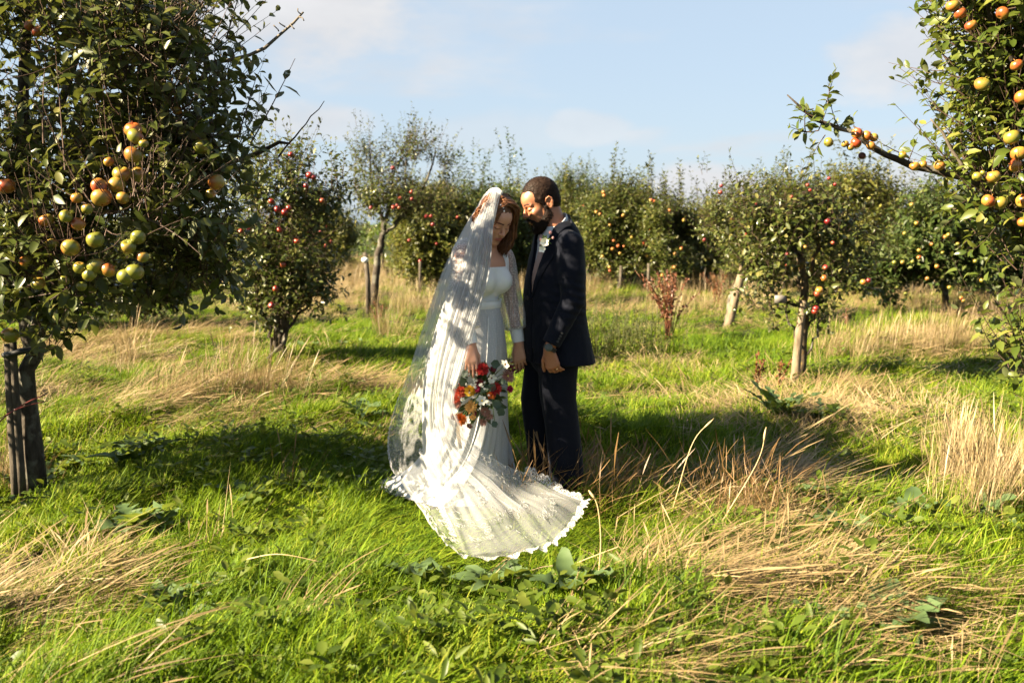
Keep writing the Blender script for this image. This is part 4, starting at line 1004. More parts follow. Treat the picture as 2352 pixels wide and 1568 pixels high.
def surface_nets(F, lo, h):
    n = np.array(F.shape); s = F < 0
    c = [(i, j, k) for i in (0, 1) for j in (0, 1) for k in (0, 1)]
    cnt = sum(s[i:n[0] - 1 + i, j:n[1] - 1 + j, k:n[2] - 1 + k].astype(np.int8) for i, j, k in c)
    act = np.argwhere((cnt > 0) & (cnt < 8))
    val = {q: F[act[:, 0] + q[0], act[:, 1] + q[1], act[:, 2] + q[2]].astype(float) for q in c}
    acc = np.zeros((len(act), 3)); num = np.zeros(len(act))
    for q in c:
        for ax in range(3):
            if q[ax]: continue
            p = list(q); p[ax] = 1; p = tuple(p)
            a, b = val[q], val[p]; m = (a < 0) != (b < 0)
            t = np.where(m, a / np.where(m, a - b, 1), 0)
            e = np.tile(np.array(q, float), (len(act), 1)); e[:, ax] += t
            acc[m] += e[m]; num[m] += 1
    v = lo + (act + acc / num[:, None]) * h
    idx = np.full(n - 1, -1, np.int64); idx[tuple(act.T)] = np.arange(len(act))
    quads = []
    for ax in range(3):
        u, w = (ax + 1) % 3, (ax + 2) % 3
        sl0 = [slice(None)] * 3; sl1 = [slice(None)] * 3; sl0[ax] = slice(0, -1); sl1[ax] = slice(1, None)
        d = s[tuple(sl0)].astype(np.int8) - s[tuple(sl1)].astype(np.int8)
        e = np.argwhere(d != 0); sg = d[tuple(e.T)]
        ok = (e[:, u] > 0) & (e[:, w] > 0) & (e[:, u] < n[u] - 1) & (e[:, w] < n[w] - 1) & (e[:, ax] < n[ax] - 1)
        e, sg = e[ok], sg[ok]
        def at(du, dw):
            q = e.copy(); q[:, u] += du; q[:, w] += dw; return idx[tuple(q.T)]
        Q = np.stack([at(-1, -1), at(0, -1), at(0, 0), at(-1, 0)], -1)
        Q[sg < 0] = Q[sg < 0][:, ::-1]
        quads.append(Q[(Q >= 0).all(1)])
    return v, np.concatenate(quads)
def skin(name, field, mat, parent, rnd=None, relax=1, shift=None):
    v, q = field.surf()
    for _ in range(relax):                                  # light smoothing of the voxel grid
        s = np.zeros_like(v); c = np.zeros(len(v))
        for a, b in ((0, 1), (1, 2), (2, 3), (3, 0)):
            np.add.at(s, q[:, a], v[q[:, b]]); np.add.at(s, q[:, b], v[q[:, a]]); np.add.at(c, q[:, a], 1); np.add.at(c, q[:, b], 1)
        v = v * .45 + .55 * s / np.maximum(c, 1)[:, None]
    if shift is not None: v = shift(v)
    m = MB(); m.add(v, q, 0 if rnd is None else rnd(v)); return m.build(name, mat, parent)

def frame(fwd, up):
    f = nrm(fwd); l = nrm(np.cross(up, f)); u = np.cross(f, l); return np.array([f, l, u])      # rows: forward, left, up
class Head:
    """a head in its own frame (forward, left, up), origin at the middle of the skull at eye level"""
    def __init__(self, o, fwd, up, s=1.0): self.o = np.asarray(o, float); self.R = frame(fwd, up); self.s = s
    def w(self, x, y, z): return self.o + self.s * (x * self.R[0] + y * self.R[1] + z * self.R[2])
    def loc(self, v): return (np.asarray(v) - self.o) @ self.R.T / self.s
    def base(self, F, male=True):
        s, w, R = self.s, self.w, self.R
        F.ell(w(-.014, 0, .040), np.array([.096, .074, .090]) * s, R, .01)
        F.ell(w(.030, 0, -.030), np.array([.060, .057, .084]) * s, R, .025)
        F.ell(w(.058, 0, .042), np.array([.038, .050, .042]) * s, R, .02)                      # forehead
        j = .052 if male else .044
        for q in (-1, 1):
            F.cap(w(-.002, j * q, -.055), w(.062, .016 * q, -.104), .020 * s, .017 * s, .025)     # jaw
            F.ell(w(.058, .042 * q, -.026), np.array([.026, .022, .020]) * s, R, .018)           # cheekbone
            F.ell(w(.052, .034 * q, -.058), np.array([.026, .022, .026]) * s, R, .02)            # cheek
            F.cap(w(.084, .014 * q, .021), w(.068, .048 * q, .018), .011 * s, .008 * s, .010)    # brow
        F.ell(w(.069, 0, -.103), np.array([.020, .022, .016]) * s, R, .015)                     # chin
        for q in (-1, 1): F.ell(w(.100, .031 * q, -.001), np.array([.020, .017, .012]) * s, R, .010, True)   # sockets
        for q in (-1, 1): F.ell(w(.0745, .032 * q, -.002), np.array([.0150, .0175, .0118]) * s, R, .003)      # lowered lids
        for q in (-1, 1): F.cap(w(.088, .020 * q, -.010), w(.082, .045 * q, -.007), .0022 * s, .0018 * s, .003, True)   # lash line crease
        F.cap(w(.086, 0, .012), w(.108, 0, -.026), .0085 * s, (.0115 if male else .0095) * s, .010)        # nose
        F.ell(w(.110, 0, -.030), np.array([.011, .011, .0095]) * s, R, .006)
        for q in (-1, 1):
            F.ell(w(.099, .0125 * q, -.034), np.array([.011, .0075, .0075]) * s, R, .005)
            F.ell(w(.104, .0065 * q, -.0415), np.array([.005, .0035, .003]) * s, R, .003, True)
        F.ell(w(.082, 0, -.066), np.array([.016, .026, .020]) * s, R, .012)                     # muzzle
        F.cap(w(.094, -.012, -.0605), w(.094, .012, -.0605), .0062 * s, None, .005)               # lips
        F.cap(w(.093, -.010, -.0725), w(.093, .010, -.0725), .0070 * s, None, .005)
        F.cap(w(.103, -.018, -.0665), w(.103, .018, -.0665), .0032 * s, None, .003, True)
        for q in (-1, 1):
            E = lambda x, y, z: w(-.022 + x, (.0735 + y) * q, -.006 + z)
            F.ell(E(.002, .004, -.002), np.array([.006, .016, .028]) * s, frame(R[0] * .35 + R[1] * q, R[2] * .98 - R[0] * .2), .008)
            rim = [E(.016, .002, .012), E(.008, .010, .026), E(-.006, .014, .030), E(-.017, .016, .018), E(-.017, .014, .0), E(-.010, .010, -.016), E(.0, .006, -.026), E(.008, .003, -.028)]
            for i in range(7): F.cap(rim[i], rim[i + 1], (.0046 if i < 5 else .0058) * s, None, .004)
            F.cap(E(-.006, .011, .014), E(-.006, .010, -.006), .0042 * s, .0036 * s, .003); F.cap(E(.012, .005, -.002), E(.010, .005, -.010), .0045 * s, None, .003)
            F.ell(E(.004, .011, .000), np.array([.0075, .006, .010]) * s, R, .003, True)
def face_tint(H, v):
    """0 skin, 1 lips, 2 brows and lashes"""
    q = H.loc(v); x, y, z = q.T; a = np.abs(y); t = np.zeros(len(v))
    lip = (x > .080) & (a < .024) & (z < -.0545 + .0 * a) & (z > -.079 + .35 * np.maximum(a - .006, 0))
    t[lip & (z < -.0545 - .22 * a)] = 1
    t[(x > .062) & (z > .021 + .10 * (.03 - np.abs(a - .034))) & (z < .030 + .12 * (.02 - np.abs(a - .03))) & (a > .012) & (a < .052)] = 2
    t[(x > .06) & (np.abs(z + .0095 - .0035 * np.abs(a - .032) / .014) < .0026) & (a > .017) & (a < .050)] = 2
    return t
def skin_mat(name, base, flush, lip, hair):
    t = NT(name)
    n = t.noise(16, 4, .6, coord='Object'); n2 = t.noise(160, 2, .5)
    c = t.mix(t.math('MULTIPLY', n, .9), base, flush)
    a = t.node('ShaderNodeAttribute', attribute_name='rnd').outputs['Fac']
    c = t.mix(t.node('ShaderNodeMapRange', {'Value': a, 1: .25, 2: .75}).outputs[0], c, lip)
    c = t.mix(t.node('ShaderNodeMapRange', {'Value': a, 1: 1.2, 2: 1.7}).outputs[0], c, hair)
    return t.done(t.bsdf(c, .48, .45, Normal=t.bump(n2, .12, .002), Subsurface_Weight=.12, Subsurface_Radius=(.02, .008, .004), Subsurface_Scale=.4))

def hand(F, wrist, d, n, side, L=.185, curl=(.35, .4, .45, .5), thumb=(.5, .35), spread=.10, k=.004, w=1.0, fore=None, drift=0.):
    """palm and five jointed fingers; d: wrist to knuckles, n: back of the hand, side: +1/-1 towards the thumb along cross(d, n)"""
    d = nrm(d); n = nrm(np.asarray(n) - d * np.dot(n, d)); s = np.cross(d, n) * side
    wr = np.asarray(wrist, float); out = {}
    if fore is not None: F.cap(fore, wr, .030 * w, .023 * w, .012)
    kn = [wr + d * L * .50 + s * .028 * w, wr + d * L * .52 + s * .009 * w, wr + d * L * .50 - s * .010 * w, wr + d * L * .46 - s * .027 * w]
    for i, p in enumerate(kn):
        F.cap(wr + s * (.012 - .008 * i) * w, p - n * .002, .0155 * w, .0125 * w, .014)
    ln = [.40, .45, .41, .32]; rr = [.0088, .0090, .0085, .0074]
    for i, p in enumerate(kn):
        fl = L * ln[i]; seg = [.45, .32, .25]; a = 0; q = p; pr = [p]
        sp = s * spread * (1.2 - .8 * i)
        for j in range(3):
            a += curl[i] * (1.0, 1.1, .8)[j]
            dd = nrm(d * math.cos(a) - n * math.sin(a) + sp - s * drift * (.35, 1, 1)[j])
            e = q + dd * fl * seg[j]
            F.cap(q, e, rr[i] * w * (1 - .06 * j), rr[i] * w * (.94 - .09 * j), k); q = e; pr.append(e)
        out[i] = pr
    tb = wr + d * L * .12 + s * .022 * w - n * .006
    t1 = tb + nrm(d * .75 + s * thumb[0] - n * .25) * L * .24; t2 = t1 + nrm(d * .95 + s * (thumb[0] - thumb[1]) - n * .3) * L * .19; t3 = t2 + nrm(d + s * (thumb[0] - 1.6 * thumb[1]) - n * .35) * L * .14
    F.cap(tb, t1, .0150 * w, .0115 * w, .012); F.cap(t1, t2, .0108 * w, .0098 * w, k); F.cap(t2, t3, .0098 * w, .008 * w, k)
    out['k'] = kn; out['frame'] = (d, n, s); return out

def strands(H, rng, n, test, root, L, wid, lay, name, mat, parent, extra=None):
    """short tapered hairs standing on a surface; root(local dirs) -> points and normals"""
    m = MB(); p, nn = root(n)
    tg = nrm(lay(p, nn) + rng.normal(0, .35, p.shape)); l = L * rng.uniform(.6, 1.3, len(p)); sd = nrm(np.cross(tg, nn + rng.normal(0, .2, p.shape)))
    a = p - sd * wid; b = p + sd * wid; c = p + tg * l[:, None]; mid = p + (tg * .55 + nn * .12) * l[:, None]
    v = np.stack([a, b, mid + sd * wid * .7, c, mid - sd * wid * .7], 1).reshape(-1, 3)
    k = (np.arange(len(p)) * 5)[:, None]
    m.add(v, [np.concatenate([k + 0, k + 1, k + 2, k + 4], 1), np.concatenate([k + 4, k + 2, k + 3], 1)], np.repeat(rng.random(len(p)), 5))
    return m
def hair_mat(name, a, b, rough=.38, spec=.5):
    t = NT(name); r = t.rnd(); n = t.noise(60, 3, .6, coord='Object')
    c = t.mix(t.math('MULTIPLY_ADD', r, .6, t.math('MULTIPLY', n, .5)), a, b)
    return t.done(t.bsdf(c, rough, spec, Normal=t.bump(n, .5, .004)))

# ------------------------------------------------------------------ groom
YG = 5.30
def cloth_mat(name, a, b, rough=.8, weave=900, sheen=.25):
    t = NT(name)
    n = t.noise(7, 4, .6, coord='Object'); w = t.noise(weave, 2, .5, coord='Object'); cr = t.noise(11, 3, .5, coord='Object')
    c = t.mix(t.math('MULTIPLY_ADD', w, .7, t.math('MULTIPLY', n, .3)), a, b)
    nb = t.node('ShaderNodeBump', {'Strength': .25, 'Distance': .0015, 'Height': w}).outputs[0]
    nb = t.node('ShaderNodeBump', {'Strength': .35, 'Distance': .02, 'Height': cr, 'Normal': nb}).outputs[0]
    return t.done(t.bsdf(c, rough, .10, Normal=nb, Sheen_Weight=sheen, Sheen_Roughness=.5))
M_SUIT = cloth_mat('navy_wool', (.0019, .0027, .0065), (.0042, .0056, .012), sheen=.04)
M_SHIRT = cloth_mat('white_cotton', (.38, .395, .42), (.46, .47, .495), .75, 600, .1)
M_SKINM = skin_mat('skin_tan', (.25, .112, .056), (.27, .095, .045), (.18, .062, .040), (.012, .007, .005))
M_HAIRM = hair_mat('dark_hair', (.005, .0032, .0025), (.020, .010, .006), .62, .12)

def groom():
    root = empty('person', (P(1270, 1100, YG)[0], YG, 0), 'bearded man in a dark navy suit looking down, facing the bride', 'person')
    yw = math.radians(30)                                    # he faces left and a little towards the camera
    Fd = np.array([-math.cos(yw), -math.sin(yw), 0]); Ld = np.array([math.sin(yw), -math.cos(yw), 0])
    hy = math.radians(14); hp = math.radians(24)
    hf = np.array([-math.cos(hy) * math.cos(hp), -math.sin(hy) * math.cos(hp), -math.sin(hp)])
    H = Head(P(1243, 467, YG - .0), hf, [0, 0, 1], 1.0)
    # key joints (photograph pixels + distance)
    shL, elL, wrL = P(1310, 560, YG - .16), P(1316, 690, YG - .20), P(1263, 795, YG - .235)
    shR, elR, wrR = P(1262, 545, YG + .17), P(1246, 690, YG + .19), P(1222, 788, YG + .12)
    hipL, hipR = P(1288, 800, YG - .07), P(1262, 800, YG + .09)
    knL, knR = P(1284, 940, YG - .075), P(1234, 935, YG + .085)
    anL, anR = P(1300, 1105, YG - .075), P(1250, 1105, YG + .085)
    neck = P(1276, 515, YG); chest = P(1280, 610, YG)
    h = .0042
    F = Field([-.12, YG - .42, -.02], [.62, YG + .36, 1.80], h)
    H.base(F)
    F.cap(H.w(-.028, 0, -.045), neck + [0.0, 0, -.02], .058, .062, .02)
    F.cap(neck + [.01, 0, -.13], P(1280, 640, YG), .075, .115, .02)
    F.cap(P(1280, 640, YG), P(1275, 780, YG), .125, .125, .03)
    F.cap(neck + [0, 0, -.02], neck + [.01, 0, -.15], .056, .058, .01); F.cap(neck + [0, 0, -.135], shL + [-.02, 0, -.04], .045, .045, .02); F.cap(neck + [0, 0, -.135], shR + [.02, 0, -.04], .045, .045, .02)
    F.cap(shL, elL, .052, .042, .02); F.cap(elL, wrL, .041, .027, .015)
    F.cap(shR, elR, .052, .042, .02); F.cap(elR, wrR, .041, .027, .015)
    for hp_, kn, an in ((hipL, knL, anL), (hipR, knR, anR)):
        F.cap(hp_, kn, .075, .048, .02); F.cap(kn, an, .046, .034, .02)
        F.cap(an, an + np.array([-.10, -.035, -.075]), .030, .022, .02)
    # near hand: back of the hand to the camera, fingers curled back under
    hL = hand(F, P(1261, 802, YG - .235), P(1271, 848, YG - .235) - P(1260, 800, YG - .235), [-.30, -1, .1], 1, .180, (.62, .66, .60, .40), (.55, .25), .03, fore=elL + (wrL - elL) * .6, drift=.42)
    hR = hand(F, P(1215, 800, YG + .08), [-.52, -.12, -.85], [.5, -.8, -.2], -1, .175, (.25, .35, .45, .5), (.5, .3), .05, fore=elR + (wrR - elR) * .6)
    tint = lambda v: np.where(H.loc(v)[:, 2] > -.15, face_tint(H, v), 0)
    skin('body', F, M_SKINM, root, tint)

    # hair: cap of the skull plus short hairs
    rng = np.random.default_rng(4)
    R = H.R
    def haircap(field, off):
        field.ell(H.w(-.016, 0, .042), np.array([.099 + off, .0775 + off, .095 + off]), R, .008)
        field.ell(H.w(-.048, 0, -.012), np.array([.058 + off, .066 + off, .052 + off]), R, .02)
        # face opening, receding at the temples
        field.ell(H.w(.100, 0, -.008), np.array([.052, .15, .085]), R, .012, True)
        field.ell(H.w(.078, .052, .062), np.array([.040, .030, .036]), R, .012, True); field.ell(H.w(.078, -.052, .062), np.array([.040, .030, .036]), R, .012, True)
        for q in (-1, 1): field.ell(H.w(-.018, .086 * q, -.018), np.array([.027, .030, .040]), R, .008, True); field.ell(H.w(.040, .075 * q, -.045), np.array([.050, .03, .052]), R, .008, True)
        for q in (-1, 1): field.cap(H.w(.012, .0725 * q, .03), H.w(.004, .0715 * q, -.03), .0075 + off, .006 + off, .01)
        field.ell(H.w(-.03, 0, -.105), np.array([.13, .1, .055]), R, .01, True)
    Fh = Field(H.o - .15, H.o + .17, .0032); haircap(Fh, .002)
    v, q = Fh.surf()
    v = v + nrm(v - H.o) * (-.0025 + .0012 * vnoise(v[:, 0] * 240, v[:, 1] * 240, v[:, 2] * 240) + .001 * vnoise(v[:, 0] * 90, v[:, 1] * 90, v[:, 2] * 90))[:, None]
    m = MB(); m.add(v, q, .5 + .5 * vnoise(v[:, 0] * 150, v[:, 1] * 150, v[:, 2] * 150))
    out = nrm(v - H.w(-.014, 0, .03)); sel = rng.integers(0, len(v), 8000)
    lc = H.loc(v[sel]); ok = (np.linalg.norm(lc - [-.014, 0, .04], axis=1) > .07); sel = sel[ok]
    def rt(n): return v[sel], out[sel]
    s = strands(H, rng, 0, None, rt, .0048, .0008, lambda p, n_: n_ * .35 + R[0] * .45 - R[2] * .05, '', None, None)
    m.add(np.concatenate(s.v), [x for x in s.f], np.concatenate(s.a))
    m.build('hair', M_HAIRM, root)
    # beard
    Fb = Field(H.o - .16, H.o + .16, .0032)
    for q in (-1, 1):
        Fb.cap(H.w(.006, .0715 * q, -.020), H.w(.004, .066 * q, -.062), .010, .016, .012)
        Fb.cap(H.w(.004, .062 * q, -.062), H.w(.052, .030 * q, -.112), .020, .024, .016)
        Fb.cap(H.w(.030, .052 * q, -.070), H.w(.074, .026 * q, -.092), .013, .015, .016)
        Fb.cap(H.w(.100, .006 * q, -.052), H.w(.080, .030 * q, -.072), .0075, .008, .008)
        Fb.cap(H.w(.080, .030 * q, -.072), H.w(.074, .030 * q, -.092), .009, .012, .012)
    Fb.ell(H.w(.066, 0, -.118), np.array([.032, .036, .026]), R, .015)
    Fb.cap(H.w(.097, -.011, -.068), H.w(.097, .011, -.068), .009, None, .006, True)
    Fb.ell(H.w(.062, .052, -.030), np.array([.03, .03, .024]), R, .01, True); Fb.ell(H.w(.062, -.052, -.030), np.array([.03, .03, .024]), R, .01, True)
    v2, q2 = Fb.surf(); c2 = H.w(.02, 0, -.07); o2 = nrm(v2 - c2)
    v2 = v2 + o2 * (.003 * vnoise(v2[:, 0] * 200, v2[:, 1] * 200, v2[:, 2] * 200))[:, None]
    m = MB(); m.add(v2, q2, .5 + .5 * vnoise(v2[:, 0] * 150, v2[:, 1] * 150, v2[:, 2] * 150))
    s2 = rng.integers(0, len(v2), 3000)
    s = strands(H, rng, 0, None, lambda n: (v2[s2], o2[s2]), .010, .0011, lambda p, n_: n_ * .40 - R[2] * .6, '', None, None)
    m.add(np.concatenate(s.v), [x for x in s.f], np.concatenate(s.a)); m.build('beard', M_HAIRM, root)

    # --- jacket -------------------------------------------------------
    # torso profile: v, left edge u, right edge u (whole silhouette), ratio of width to depth
    prof = np.array([[490, 1252, 1300], [505, 1246, 1312], [520, 1240, 1322], [545, 1232, 1332], [575, 1226, 1338], [605, 1217, 1341], [640, 1209, 1342], [680, 1205, 1341], [720, 1205, 1342], [760, 1204, 1347], [800, 1205, 1356], [824, 1207, 1362], [836, 1208, 1364]])
    zs = np.array([P(1280, v, YG)[2] for v in prof[:, 0]]); xl = np.array([P(u, v, YG)[0] for v, u, _ in prof]); xr = np.array([P(u, v, YG)[0] for v, _, u in prof])
    def torso(off, a_ratio=1.42):
        def fn(X, Y, Z):
            z = np.clip(Z, zs[-1], zs[0]); o = np.argsort(zs)
            l = np.interp(z, zs[o], xl[o]); r_ = np.interp(z, zs[o], xr[o]); c = .5 * (l + r_); hw = .5 * (r_ - l)
            b = hw / math.sqrt((a_ratio * math.sin(yw)) ** 2 + math.cos(yw) ** 2); a = b * a_ratio
            x, y = X - c, Y - YG
            p = x * Fd[0] + y * Fd[1]; q_ = x * Ld[0] + y * Ld[1]
            b, a = b + off, a + off
            k = (np.abs(p / b) ** 2.3 + np.abs(q_ / a) ** 2.3) ** (1 / 2.3)
            return (k - 1) * np.minimum(a, b) * .9
        return fn
    lo, hi = np.array([-.10, YG - .40, .76]), np.array([.62, YG + .36, 1.60])
    topz, hemz = P(1290, 497, YG)[2], P(1280, 829, YG)[2]
    def jacket_field(hh, off=0., lo=lo, hi=hi, sleeves=True):
        J = Field(lo, hi, hh)
        tf = torso(off)
        # sloping shoulder line as a cut
        def body(X, Y, Z):
            d = tf(X, Y, Z)
            q_ = np.abs((X - P(1280, 540, YG)[0]) * Ld[0] + (Y - YG) * Ld[1])
            zt = topz + .012 - .10 * np.maximum(q_ - .06, 0) / .16 - .35 * np.maximum(q_ - .05, 0) ** 1.2 + off
            d = np.maximum(d, (Z - zt) * .85)
            return np.maximum(d, hemz - Z)
        J.op(body, lo, hi, .004)
        if sleeves:
            Sl = Field(lo, hi, hh)
            for (sh, el, wr_, sg) in ((shL, elL, wrL, 1), (shR, elR, wrR, -1)):
                tip = el + (wr_ - el) * .985
                Sl.cap(sh + [0, 0, -.005], sh + (el - sh) * .5, .070 + off, .067 + off, .035)
                Sl.cap(sh + (el - sh) * .5, el, .067 + off, .060 + off, .012); Sl.cap(el, tip, .060 + off, .047 + off, .010)
                dd = nrm(wr_ - el)
                Sl.op(lambda X, Y, Z: -((X - wr_[0]) * dd[0] + (Y - wr_[1]) * dd[1] + (Z - wr_[2]) * dd[2] + .012), wr_ - .075, wr_ + .075, .003, True, .0)
            k = np.where(J.ax[2] > 1.2, .03, .004)[None, None, :]
            h_ = np.clip(.5 + .5 * (J.F - Sl.F) / k, 0, 1); J.F = (J.F * (1 - h_) + Sl.F * h_ - k * h_ * (1 - h_)).astype(np.float32)
        return J
    ztop_v, zbtn = P(1270, 500, YG)[2], P(1208, 683, YG)[2]
    def vopen(X, Y, Z, grow=0.):
        """V of the open front: negative inside"""
        t = np.clip((Z - zbtn) / (ztop_v - zbtn), 0, 1.2)
        w = .004 + .088 * t ** 1.15 + grow
        xc = np.interp(Z, zs[::-1], .5 * (xl + xr)[::-1])
        p = (X - xc) * Fd[0] + (Y - YG) * Fd[1]; q_ = (X - xc) * Ld[0] + (Y - YG) * Ld[1]
        return np.maximum(np.maximum(np.abs(q_) - w, -(p - .0)), zbtn - Z)
    J = jacket_field(.0042)
    J.op(lambda X, Y, Z: vopen(X, Y, Z), lo, hi, .003, True, 0.)
    npl = lambda X, Y, Z: np.maximum(-(Z - (neck[2] - .022 - .95 * ((X - neck[0]) * Fd[0] + (Y - neck[1]) * Fd[1]))), np.sqrt((X - neck[0]) ** 2 + (Y - neck[1]) ** 2) - .108)
    J.op(npl, neck - .17, neck + .17, .004, True, 0.)
    # neck hole
    J.cap(neck + [0.0, 0, -.03], H.w(-.03, 0, -.06), .062, .066, .004, True)
    # front edge below the button and the cut-away, the back vent
    xc = P(1280, 760, YG)[0]
    def cut(X, Y, Z):
        p = (X - xc) * Fd[0] + (Y - YG) * Fd[1]; q_ = (X - xc) * Ld[0] + (Y - YG) * Ld[1]
        w = .002 + .22 * np.maximum(hemz + .09 - Z, 0)
        return np.maximum(np.maximum(np.abs(q_ + .0) - w, -p + .05), Z - zbtn)
    J.op(cut, lo, hi, .003, True, 0.)
    vt = P(1352, 790, YG - .05)
    def vent(X, Y, Z):
        q_ = (X - P(1338, 800, YG)[0]) * Ld[0] + (Y - (YG - .06)) * Ld[1]; p = (X - xc) * Fd[0] + (Y - YG) * Fd[1]
        return np.maximum(np.maximum(np.abs(q_) - .0025 - .08 * np.maximum(hemz + .10 - Z, 0), p + .03), Z - hemz - .20)
    J.op(vent, lo, hi, .003, True, 0.)
    # creases: elbow, armhole, waist
    def folds(v):
        d = .0035 * vnoise(v[:, 0] * 16, v[:, 1] * 16, v[:, 2] * 9) + .0022 * vnoise(v[:, 0] * 34 + 3, v[:, 1] * 30, v[:, 2] * 22)
        el = np.exp(-(np.linalg.norm(v - elL, axis=1) / .10) ** 2); t = (v - elL) @ nrm(wrL - shL)
        d = d + el * .0045 * np.sin(t * 150 + 2 * vnoise(v[:, 0] * 20, v[:, 1] * 20))
        c = np.stack([np.interp(v[:, 2], zs[::-1], .5 * (xl + xr)[::-1]), np.full(len(v), YG), v[:, 2]], -1)
        return v + nrm(v - c) * d[:, None]
    skin('jacket', J, M_SUIT, root, shift=folds)
    # lapels and collar
    lo2, hi2 = np.array([-.10, YG - .26, 1.05]), np.array([.40, YG + .26, 1.60])
    Jo = jacket_field(.0034, .008, lo2, hi2, False); Ji = jacket_field(.0034, -.002, lo2, hi2, False)
    A = np.maximum(Jo.F, -Ji.F); X, Y, Z = Jo.pts((slice(None),) * 3)
    inner = vopen(X, Y, Z, .0); outer = vopen(X, Y, Z, .0)
    t = np.clip((Z - zbtn) / (ztop_v - zbtn), 0, 1.3)
    lw = np.interp(t, [0, .12, .55, .66, .70, .74, .85, 1.0, 1.3], [.006, .03, .078, .086, .060, .040, .045, .045, .04])
    xcc = np.interp(Z, zs[::-1], .5 * (xl + xr)[::-1]); q_ = np.abs((X - xcc) * Ld[0] + (Y - YG) * Ld[1]); p_ = (X - xcc) * Fd[0] + (Y - YG) * Fd[1]
    w = .004 + .088 * t ** 1.15
    band = np.maximum(np.maximum(w - q_, q_ - w - lw), np.maximum(-(p_ + .01), zbtn - Z))
    Jo.F = np.maximum(A, band * .8).astype(np.float32)
    Jo.op(npl, neck - .17, neck + .17, .004, True, 0.)
    Jo.cap(neck + [0.0, 0, -.03], H.w(-.03, 0, -.06), .063, .067, .004, True)
    skin('lapel', Jo, M_SUIT, root)
    axn = nrm(Fd * .40 + np.array([0, 0, 1.])); pk = lambda X, Y: (X - neck[0]) * Fd[0] + (Y - neck[1]) * Fd[1]
    C = Field(neck - .17, neck + .17, .0034)
    C.cap(neck - axn * .075, neck + axn * .085, .098, .078, .004); C.cap(neck - axn * .10, neck + axn * .11, .082, .0705, .003, True)
    C.op(lambda X, Y, Z: -np.maximum(np.maximum(Z - (neck[2] - .010 - .95 * pk(X, Y)), (neck[2] - .090 - .95 * pk(X, Y)) - Z), pk(X, Y) - .045), neck - .17, neck + .17, .003, True, 0.)
    skin('jacket_collar', C, M_SUIT, root)
    # shirt: body in the V and a standing collar
    Sh = Field(lo2, hi2, .0042); ts = torso(-.012)
    Sh.op(lambda X, Y, Z: np.maximum(np.maximum(ts(X, Y, Z), Z - P(1270, 520, YG)[2]), vopen(X, Y, Z, .03)), lo2, hi2, .004)
    Cs = Field(lo2, hi2, .0042); Cs.cap(neck - axn * .085, neck + axn * .085, .080, .0695, .006); Cs.cap(neck - axn * .12, neck + axn * .11, .072, .0635, .003, True)
    Cs.op(lambda X, Y, Z: -np.maximum(Z - (neck[2] + .020 - .84 * pk(X, Y)), neck[2] - .085 - .9 * pk(X, Y) - Z), neck - .17, neck + .17, .003, True, 0.)
    Sh.F = np.minimum(Sh.F, Cs.F)
    skin('shirt', Sh, M_SHIRT, root)
    T = Field(lo2, hi2, .0042); tt = torso(-.004)
    def tie(X, Y, Z):
        t = np.clip((Z - zbtn) / (ztop_v - zbtn), 0, 1.2); w = .038 - .022 * np.clip(t, 0, .86)
        q_ = np.abs((X - np.interp(Z, zs[::-1], .5 * (xl + xr)[::-1])) * Ld[0] + (Y - YG) * Ld[1]); p = (X - np.interp(Z, zs[::-1], .5 * (xl + xr)[::-1])) * Fd[0] + (Y - YG) * Fd[1]
        return np.maximum(np.maximum(tt(X, Y, Z), q_ - w), np.maximum(-p, np.maximum(Z - P(1250, 548, YG)[2], zbtn - .02 - Z)))
    T.op(tie, lo2, hi2, .003)
    kt = P(1244, 545, YG - .0); 
    T.ell(P(1244, 546, YG - .03), (.015, .018, .020), None, .01)
    skin('tie', T, cloth_mat('blush_silk', (.26, .165, .14), (.33, .23, .20), .45, 500, .1), root)
    # pocket welt, buttons
    def on_jacket(u, v, off=.0):
        """front-most point of the jacket under a pixel"""
        d = ray(u, v); d = d / d[1]
        ys = np.linspace(YG - .38, YG + .1, 500); p = CAM + d * ys[:, None]
        ii = np.round((p - J.lo) / J.h).astype(int); ok = ((ii >= 0) & (ii < J.n)).all(1); f = np.full(len(ys), 1.); f[ok] = J.F[tuple(ii[ok].T)]
        k = np.argmax(f < 0) if (f < 0).any() else 200
        return p[k] + np.array([0, -off, 0])
    m = MB(); a, b, c, d_ = [on_jacket(u, v, .010) for u, v in ((1236, 609), (1262, 595), (1263, 604), (1237, 618))]
    back = np.array([0, .008, 0]); m.add(np.array([a, b, c, d_, a + back, b + back, c + back, d_ + back]), np.array([[0, 3, 2, 1], [0, 1, 5, 4], [1, 2, 6, 5], [2, 3, 7, 6], [3, 0, 4, 7]])); m.build('pocket_welt', M_SUIT, root, smooth=False)
    mb = simple('horn_button', (.012, .011, .012), .3, .5)
    def button(c, r, nn):
        m = MB(); e = frame(nn, [0, 0, 1]); th = np.arange(12) * math.pi / 6; rings = []
        for rr, hh in ((r, -.002), (r, .0015), (r * .8, .003), (r * .55, .0016), (.0005, .0016)): rings.append(c + rr * (np.cos(th)[:, None] * e[1] + np.sin(th)[:, None] * e[2]) + hh * e[0])
        i = np.arange(4)[:, None] * 12; j = np.arange(12)[None]; k = (j + 1) % 12
        m.add(np.vstack(rings), np.stack([i + j, i + k, i + 12 + k, i + 12 + j], -1).reshape(-1, 4)); m.build('button', mb, root)
    button(on_jacket(1211, 684, .003), .011, [-.7, -.7, 0])
    for k in range(4): button(on_jacket(1281 + k * 3.3, 784 - k * 6.2, .002), .0065, [.0, -1, 0])

    # --- trousers -----------------------------------------------------
    Tz = Field([-.08, YG - .30, .02], [.50, YG + .30, 1.0], .0046)
